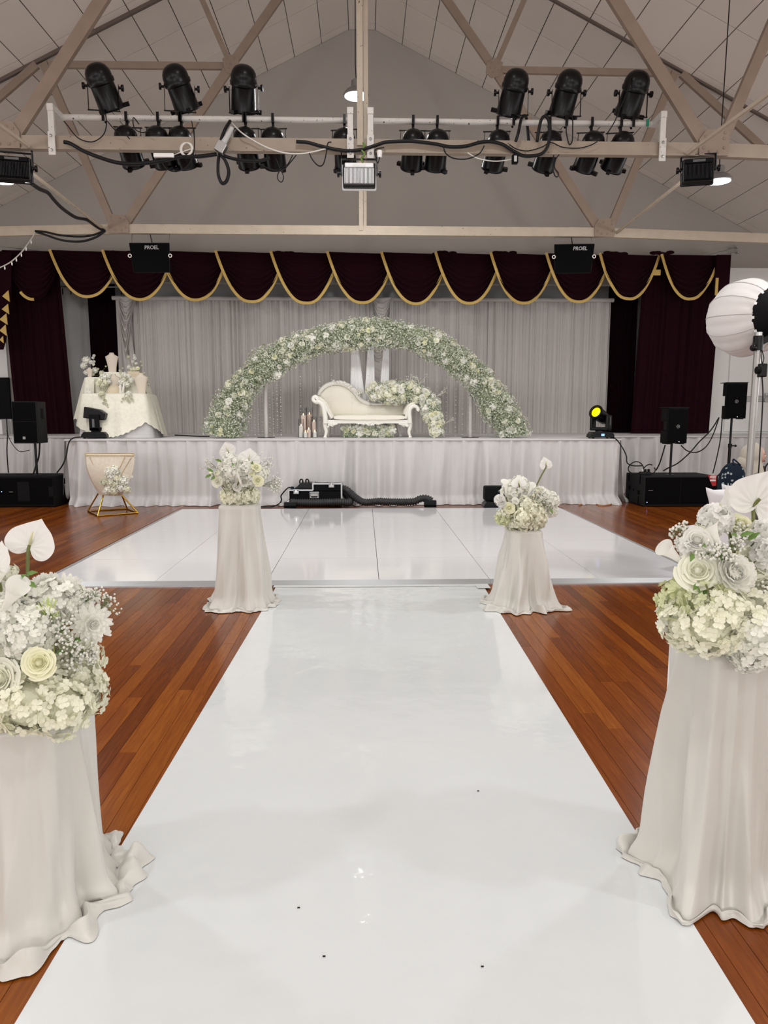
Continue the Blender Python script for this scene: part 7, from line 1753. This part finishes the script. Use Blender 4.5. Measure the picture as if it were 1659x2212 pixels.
MB().lathe([(0.085, capz + .12), (0.085, capz + .30), (0.07, capz + .36), (0.0001, capz + .36)], 20, CM).build('lamp_head', 'black_metal', sbx, smooth_='auto')
pole_top = Vector((pt.x, BYY, pt.z))
MB().tube([(pt.x, BYY, 0.25), pole_top], 0.030, 14).build('pole', 'pole_steel', sbx, smooth_='auto')
MB().tube([pole_top + Vector((0, 0, -.02)), pole_top + Vector((0, 0, .10))], 0.042, 12).bar(pole_top + Vector((-.03, 0, .02)), hc + Vector((0, 0, -.10)), .05, .04).bar(hc + Vector((0, 0, -.10)), hc, .05, .04).ball(pole_top + Vector((-.055, -.03, 0.0)), 0.03, 8, 5).build('tilt_bracket', 'black_metal', sbx, smooth_='auto')
MB().tube([pole_top + Vector((0, 0, .10)), pole_top + Vector((0, 0, .13))], 0.03, 12).build('spigot', 'steel', sbx, smooth_='auto')
for k in range(3):
    a = 0.9 + k * 2.094
    MB().tube([(pt.x, BYY, 0.62), (pt.x + .27 * math.cos(a), BYY + .27 * math.sin(a), 0.015)], 0.014, 8).build('stand_leg', 'pole_steel', sbx, smooth_='auto')
MB().tube([(pt.x, BYY, .10), (pt.x, BYY, .7)], 0.036, 12).build('lower_tube', 'pole_steel', sbx, smooth_='auto')
cb_ = at(1646, 800, BYY - .04)
ctl = thing('lamp_ballast', 'small black control box hanging on a cord beside the softbox pole', 'control box', cb_)
MB().box(cb_.x - .032, cb_.x + .032, cb_.y - .03, cb_.y + .03, cb_.z - .055, cb_.z + .055).build('box_body', 'black_metal', ctl, bevel=0.008)
MB().lathe([(0.03, 0), (0.03, .03), (0.0001, .03)], 14, Matrix.Translation(cb_ + Vector((-.03, -.02, 0))) @ Matrix.Rotation(-PI / 2, 4, 'Y')).build('dial', 'black_matte', ctl, smooth_='auto')
MB().tube(curve_pts([cb_ + Vector((0, 0, .05)), cb_ + Vector((-.012, 0, .09)), cb_ + Vector((-.018, 0, .14)), cb_ + Vector((-.008, .03, .185))], 5), .004, 5).tube(curve_pts([cb_ + Vector((0, 0, .05)), cb_ + Vector((.008, 0, .10)), cb_ + Vector((.004, .02, .15)), cb_ + Vector((-.004, .03, .185))], 5), .004, 5).build('hanging_cord', 'black_rubber', ctl, smooth_=True)
fcable('cable', 'black cable dropping from the control box past the seated person', [cb_ + Vector((.004, 0, -.055)), at(1648, 850, 5.95), at(1646, 900, 5.9), at(1643, 950, 5.9), at(1640, 1000, 5.9), at(1637, 1040, 5.9), at(1636, 1080, 5.85)], 0.006)
fcable('cable', 'black cable looping from the right edge down beside the person', [at(1662, 998, 5.8), at(1654, 1008, 5.8), at(1652, 1022, 5.8), at(1645, 1032, 5.8), at(1652, 1042, 5.8), at(1662, 1052, 5.8)], 0.006)
fcable('red_cable', 'red cable hanging at the right edge behind the flowers', [at(1638, 1104, 4.6), at(1645, 1120, 4.6), at(1653, 1138, 4.6), at(1660, 1150, 4.6)], 0.006, 'red_rubber')

# ================================================================== COVERED CHAIRS, PERSON, BACKPACK
def covered_chair(pxl, pxr, ptop, Yc, label, rz=0.0, z=None):
    a, b = at(pxl, ptop, Yc), at(pxr, ptop, Yc); w = min(0.44, b.x - a.x) if False else 0.42; zt = a.z if z is None else z; cx = a.x + w / 2
    t = thing('banquet_chair', label, 'chair', (cx, Yc, 0), 'white covered chairs at the right')
    Rz = Matrix.Translation((cx, Yc, 0)) @ Matrix.Rotation(rz, 4, 'Z')
    def bk_(u, v):
        th = 2 * PI * u; n = 5; c, s = math.cos(th), math.sin(th)
        ex = abs(c) ** (2 / n) * (1 if c > 0 else -1); ey = abs(s) ** (2 / n) * (1 if s > 0 else -1)
        z_ = lerp(0.02, zt, v); ww = w / 2 * (1.06 - 0.16 * math.sin(PI * min(1, v * 1.02)) + 0.16 * smooth((v - .86) / .14)); dd = 0.022 + 0.02 * (1 - v) + .01 * math.sin(v * 9 + u * 6)
        lift = 0.045 * (2 * abs(u * 2 % 1 - .5)) if False else 0.04 * (abs(ex) ** 3) * smooth((v - .8) / .2) * (1 if ex < 0 else .5)
        return Rz @ Vector((ex * ww, ey * dd, z_ + lift))
    m_ = MB().grid(bk_, 48, 26, wrap=True); m_.f.append(tuple(48 * 26 + k for k in range(48)))
    m_.build('back_cover', 'spandex', t, smooth_=True)
    def st_(u, v):
        th = 2 * PI * u; n = 6; c, s = math.cos(th), math.sin(th)
        ex = abs(c) ** (2 / n) * (1 if c > 0 else -1); ey = abs(s) ** (2 / n) * (1 if s > 0 else -1)
        z_ = lerp(0.02, .46, v); k = 1.0 - .18 * math.sin(PI * v) ; 
        return Rz @ Vector((ex * .205 * k, .235 + ey * .205 * k, z_))
    m_ = MB().grid(st_, 44, 12, wrap=True); m_.f.append(tuple(44 * 12 + k for k in range(44)))
    m_.build('seat_cover', 'spandex', t, smooth_='auto')
    return t
covered_chair(1527, 1600, 1062, 5.55, 'white covered chair behind the near right flowers, its corner pointing left', 0.25)
covered_chair(1648, 1700, 1085, 4.9, 'white covered chair at the right edge of the picture', -0.2)
covered_chair(1548, 1620, 1052, 6.25, 'white covered chair partly hidden behind the nearer one', 0.5)
# seated person facing right, seen in profile
PYY = 7.4
ph = at(1629, 985, PYY); K = PYY / FPX
hc_ = Vector((ph.x + .01, PYY, ph.z))
per = thing('person', 'seated person in a beige headscarf and olive top, facing right', 'person', (hc_.x - .03, PYY, 0))
sk = bpy.data.meshes.new('body')
J = {'pelvis': (-.06, 0, .50), 'waist': (-.05, 0, .68), 'chest': (-.02, 0, .88), 'neck0': (.0, 0, 1.02), 'neck1': (.015, 0, 1.09),
     'shL': (.0, -.17, .97), 'elL': (.05, -.22, .72), 'wrL': (.26, -.16, .62), 'haL': (.34, -.13, .61), 'shR': (.0, .17, .97), 'elR': (.06, .22, .72), 'wrR': (.28, .15, .62), 'haR': (.36, .12, .61),
     'hipL': (.0, -.10, .49), 'knL': (.42, -.11, .51), 'anL': (.44, -.11, .10), 'toL': (.58, -.11, .05), 'hipR': (.0, .10, .49), 'knR': (.42, .11, .51), 'anR': (.44, .11, .10), 'toR': (.58, .11, .05)}
RAD = {'pelvis': .15, 'waist': .125, 'chest': .145, 'neck0': .07, 'neck1': .05, 'shL': .065, 'elL': .045, 'wrL': .032, 'haL': .03, 'shR': .065, 'elR': .045, 'wrR': .032, 'haR': .03, 'hipL': .09, 'knL': .065, 'anL': .045, 'toL': .035, 'hipR': .09, 'knR': .065, 'anR': .045, 'toR': .035}
E_ = [('pelvis', 'waist'), ('waist', 'chest'), ('chest', 'neck0'), ('neck0', 'neck1'), ('chest', 'shL'), ('shL', 'elL'), ('elL', 'wrL'), ('wrL', 'haL'), ('chest', 'shR'), ('shR', 'elR'), ('elR', 'wrR'), ('wrR', 'haR'), ('pelvis', 'hipL'), ('hipL', 'knL'), ('knL', 'anL'), ('anL', 'toL'), ('pelvis', 'hipR'), ('hipR', 'knR'), ('knR', 'anR'), ('anR', 'toR')]
names = list(J); idx = {n: i for i, n in enumerate(names)}
zk = (hc_.z - 0.10) / 1.09 if False else 1.0
dz = hc_.z - 1.19
sk.from_pydata([Vector(J[n]) + Vector((0, 0, dz if J[n][2] > .6 else 0)) for n in names], [(idx[a], idx[b]) for a, b in E_], [])
bo = bpy.data.objects.new('body', sk); COL.objects.link(bo); bo.parent = per; bo.location = (hc_.x - .03, 0, 0); bo.location = Vector((hc_.x - .03, PYY, 0)) - worldloc(per)
sk.materials.append(MATS['dress_olive'])
md = bo.modifiers.new('skin', 'SKIN'); md.use_smooth_shade = True
for n in names:
    sv = sk.skin_vertices[0].data[idx[n]]; sv.radius = (RAD[n], RAD[n]); sv.use_root = (n == 'pelvis')
sd = bo.modifiers.new('sub', 'SUBSURF'); sd.levels = 2; sd.render_levels = 2
# head with a face, turned to the right (+X)
def head(u, v):
    th = 2 * PI * u; ph_ = PI * v; x, y, z = math.sin(ph_) * math.cos(th), math.sin(ph_) * math.sin(th), -math.cos(ph_)
    p = Vector((x * .098, y * .076, z * .118))
    if x > 0:
        f = math.exp(-(y / .22) ** 2)
        p.x += .024 * f * math.exp(-((z + .02) / .16) ** 2)                      # nose
        p.x += .010 * math.exp(-(y / .4) ** 2) * (math.exp(-((z + .36) / .07) ** 2) + .9 * math.exp(-((z + .50) / .07) ** 2))   # lips
        p.x += .016 * math.exp(-(y / .4) ** 2) * math.exp(-((z + .78) / .14) ** 2)   # chin
        p.x -= .010 * math.exp(-((abs(y) - .38) / .18) ** 2) * math.exp(-((z - .12) / .10) ** 2)   # eye sockets
        p.x += .007 * math.exp(-((z - .30) / .10) ** 2)                              # brow
    if z < -.3: p.y *= 1 - .30 * (-z - .3); p.x -= .012 * (-z - .3)
    return hc_ + p
MB().grid(head, 48, 40, wrap=True).build('head', 'skin', per, smooth_=True)
hp = bpy.data.objects[[o.name for o in per.children if o.name.startswith('head')][0]]
for s in (-1, 1):
    MB().ball(hc_ + Vector((.083, s * .030, .014)), .011, 10, 6, (.5, 1.1, .7)).build('eye', 'eye_dark', hp, smooth_=True)
    MB().tube([hc_ + Vector((.088, s * .014, .036)), hc_ + Vector((.090, s * .030, .042)), hc_ + Vector((.076, s * .048, .038))], [.003, .0045, .002], 6).build('eyebrow', 'eye_dark', hp, smooth_=True)
MB().ball(hc_ + Vector((.102, 0, -.044)), .012, 10, 6, (.5, 1.6, .45)).ball(hc_ + Vector((.101, 0, -.056)), .012, 10, 6, (.5, 1.5, .5)).build('lips', 'lip', hp, smooth_=True)
# headscarf: hood round the head, open at the face, draped over the shoulders
def hood(u, v):
    th = lerp(1.2, 2 * PI - 1.2, u); t = v
    if t < .55:
        ph_ = lerp(0.02, PI * .62, t / .55); x, y, z = math.sin(ph_) * math.cos(th), math.sin(ph_) * math.sin(th), math.cos(ph_)
        p = Vector((x * .118 - .012, y * .098, z * .138 + .004))
        p.x -= .03 * max(0, -math.cos(th)) * math.sin(ph_)
    else:
        k = (t - .55) / .45; e = head  # drape to the shoulders
        r0 = Vector((math.sin(PI * .62) * math.cos(th) * .118 - .012, math.sin(PI * .62) * math.sin(th) * .098, math.cos(PI * .62) * .138))
        r1 = Vector((math.cos(th) * .175 + .005, math.sin(th) * .20, -.30))
        p = r0.lerp(r1, k ** .8); p += Vector((math.cos(th), math.sin(th), 0)) * (.02 * math.sin(PI * k) + .010 * math.sin(th * 9 + k * 5) * k - .03 * math.sin(PI * k))
    return hc_ + p
MB().grid(hood, 60, 36).build('headscarf', 'hijab', per, smooth_=True)
def wrap(u, v):
    th = lerp(-1.0, 1.0, u); r_ = .115 + .075 * v
    return hc_ + Vector((math.cos(th) * r_ * .98 - .01 + .02 * math.sin(v * 16) * .4, math.sin(th) * r_ * .95, -.105 - .20 * v + .012 * math.sin(v * 22)))
MB().grid(wrap, 24, 24).build('scarf_front', 'hijab', per, smooth_=True)
def bun(u, v):
    th = 2 * PI * u; ph_ = PI * v
    return hc_ + Vector((-.115 + .075 * math.sin(ph_) * math.cos(th), .07 * math.sin(ph_) * math.sin(th), -.075 + .085 * math.cos(ph_)))
MB().grid(bun, 24, 14, wrap=True).build('scarf_bun', 'hijab', per, smooth_=True)
# fingers of the two hands resting in the lap
for s in (-1, 1):
    h0_ = Vector((hc_.x - .03 + .35, PYY + s * .125, .61 + dz))
    fm = MB()
    for k in range(5):
        o = (k - 2) * .016; L_ = (.055, .072, .078, .072, .058)[k] if k else .05
        if k == 0: fm.tube(curve_pts([h0_ + Vector((-.01, -s * .02, 0)), h0_ + Vector((.02, -s * .045, .005)), h0_ + Vector((.045, -s * .05, -.005))], 3), [.010] * 5 + [.008, .006], 7)
        else: fm.tube(curve_pts([h0_ + Vector((.0, o, 0)), h0_ + Vector((L_ * .55, o, .004)), h0_ + Vector((L_, o, -.018))], 3), [.0095] * 5 + [.008, .006], 7)
    fm.build('hand', 'skin', per, smooth_=True)
stl = thing('stool_seat', 'white covered seat under the seated person', 'chair', (hc_.x - .06, PYY, 0))
MB().box(hc_.x - .28, hc_.x + .2, PYY - .22, PYY + .22, 0.0, .40).build('seat_cover', 'spandex', stl, bevel=0.03)
# navy printed backpack standing on a chair behind the person
bp_ = at(1597, 1045, 6.9); bt = at(1600, 1001, 6.9)
bpk = thing('backpack', 'navy backpack with a scattered white print, left of the seated person', 'backpack', (bp_.x, 7.05, .46))
zb_ = .46; hb = bt.z - zb_
def bag(u, v):
    th = 2 * PI * u; n = 3.2; c, s = math.cos(th), math.sin(th)
    ex = abs(c) ** (2 / n) * (1 if c > 0 else -1); ey = abs(s) ** (2 / n) * (1 if s > 0 else -1)
    k = (1 - max(0, (v - .55) / .45) ** 2.6) ** .5 if v > .55 else 1 - .06 * (1 - v / .55) ** 2
    return Vector((bp_.x + .02 + ex * .125 * k, 7.08 + ey * .10 * k, zb_ + hb * v))
m_ = MB().grid(bag, 40, 24, wrap=True); m_.f.append(tuple(range(39, -1, -1))); m_.build('bag_body', 'navy_fabric', bpk, smooth_=True)
R = rnd(41)
for k in range(46):
    u = R.uniform(.5, 1.0); v = R.uniform(.08, .9); p = bag(u, v); q = bag(u + .01, v); w_ = bag(u, v + .02)
    n_ = (q - p).cross(w_ - p).normalized(); 
    if n_.y > 0: n_ = -n_
    R3 = frame_z(n_, R.random() * 6); s_ = R.uniform(.007, .014)
    MB().add([p + n_ * .003 + R3 @ Vector(v_) * s_ for v_ in ((-1, -.5, 0), (.9, -.7, 0), (1, .6, 0), (-.4, .9, 0), (-1, -.5, -.25), (.9, -.7, -.25), (1, .6, -.25), (-.4, .9, -.25))], [(0, 1, 2, 3), (7, 6, 5, 4), (0, 4, 5, 1), (1, 5, 6, 2), (2, 6, 7, 3), (3, 7, 4, 0)]).build('print_motif', 'print_white', bpk)
MB().tube(curve_pts([bag(.75, .95) + Vector((-.02, 0, 0)), bag(.75, 1.0) + Vector((0, 0, .03)), bag(.75, .95) + Vector((.05, 0, 0))], 5), .008, 6).build('top_handle', 'navy_fabric', bpk, smooth_=True)
bcs = thing('banquet_chair', 'white covered seat under the navy backpack', 'chair', (bp_.x, 7.1, 0), 'white covered chairs at the right')
MB().box(bp_.x - .14, bp_.x + .24, 6.93, 7.3, 0, .458).build('seat_cover', 'spandex', bcs, bevel=0.03)
# specks of litter on the runner and boards
R = rnd(51)
for i, (px, py, mm, wh) in enumerate(((1033, 1708, 'black_matte', 'right of the middle of the runner'), (645, 2170 - 210, 'black_matte', 'at the near left of the runner'), (1042, 2087, 'black_matte', 'at the near right of the runner'), (700, 2065, 'black_matte', 'near the bottom of the runner'))):
    p = gz(px, py, .006); tag(MB().box(p.x - .004, p.x + .004, p.y - .0015, p.y + .0015, .0045, .0065).build('speck', mm), 'tiny dark speck lying %s' % wh, 'litter', 'specks on the floor')
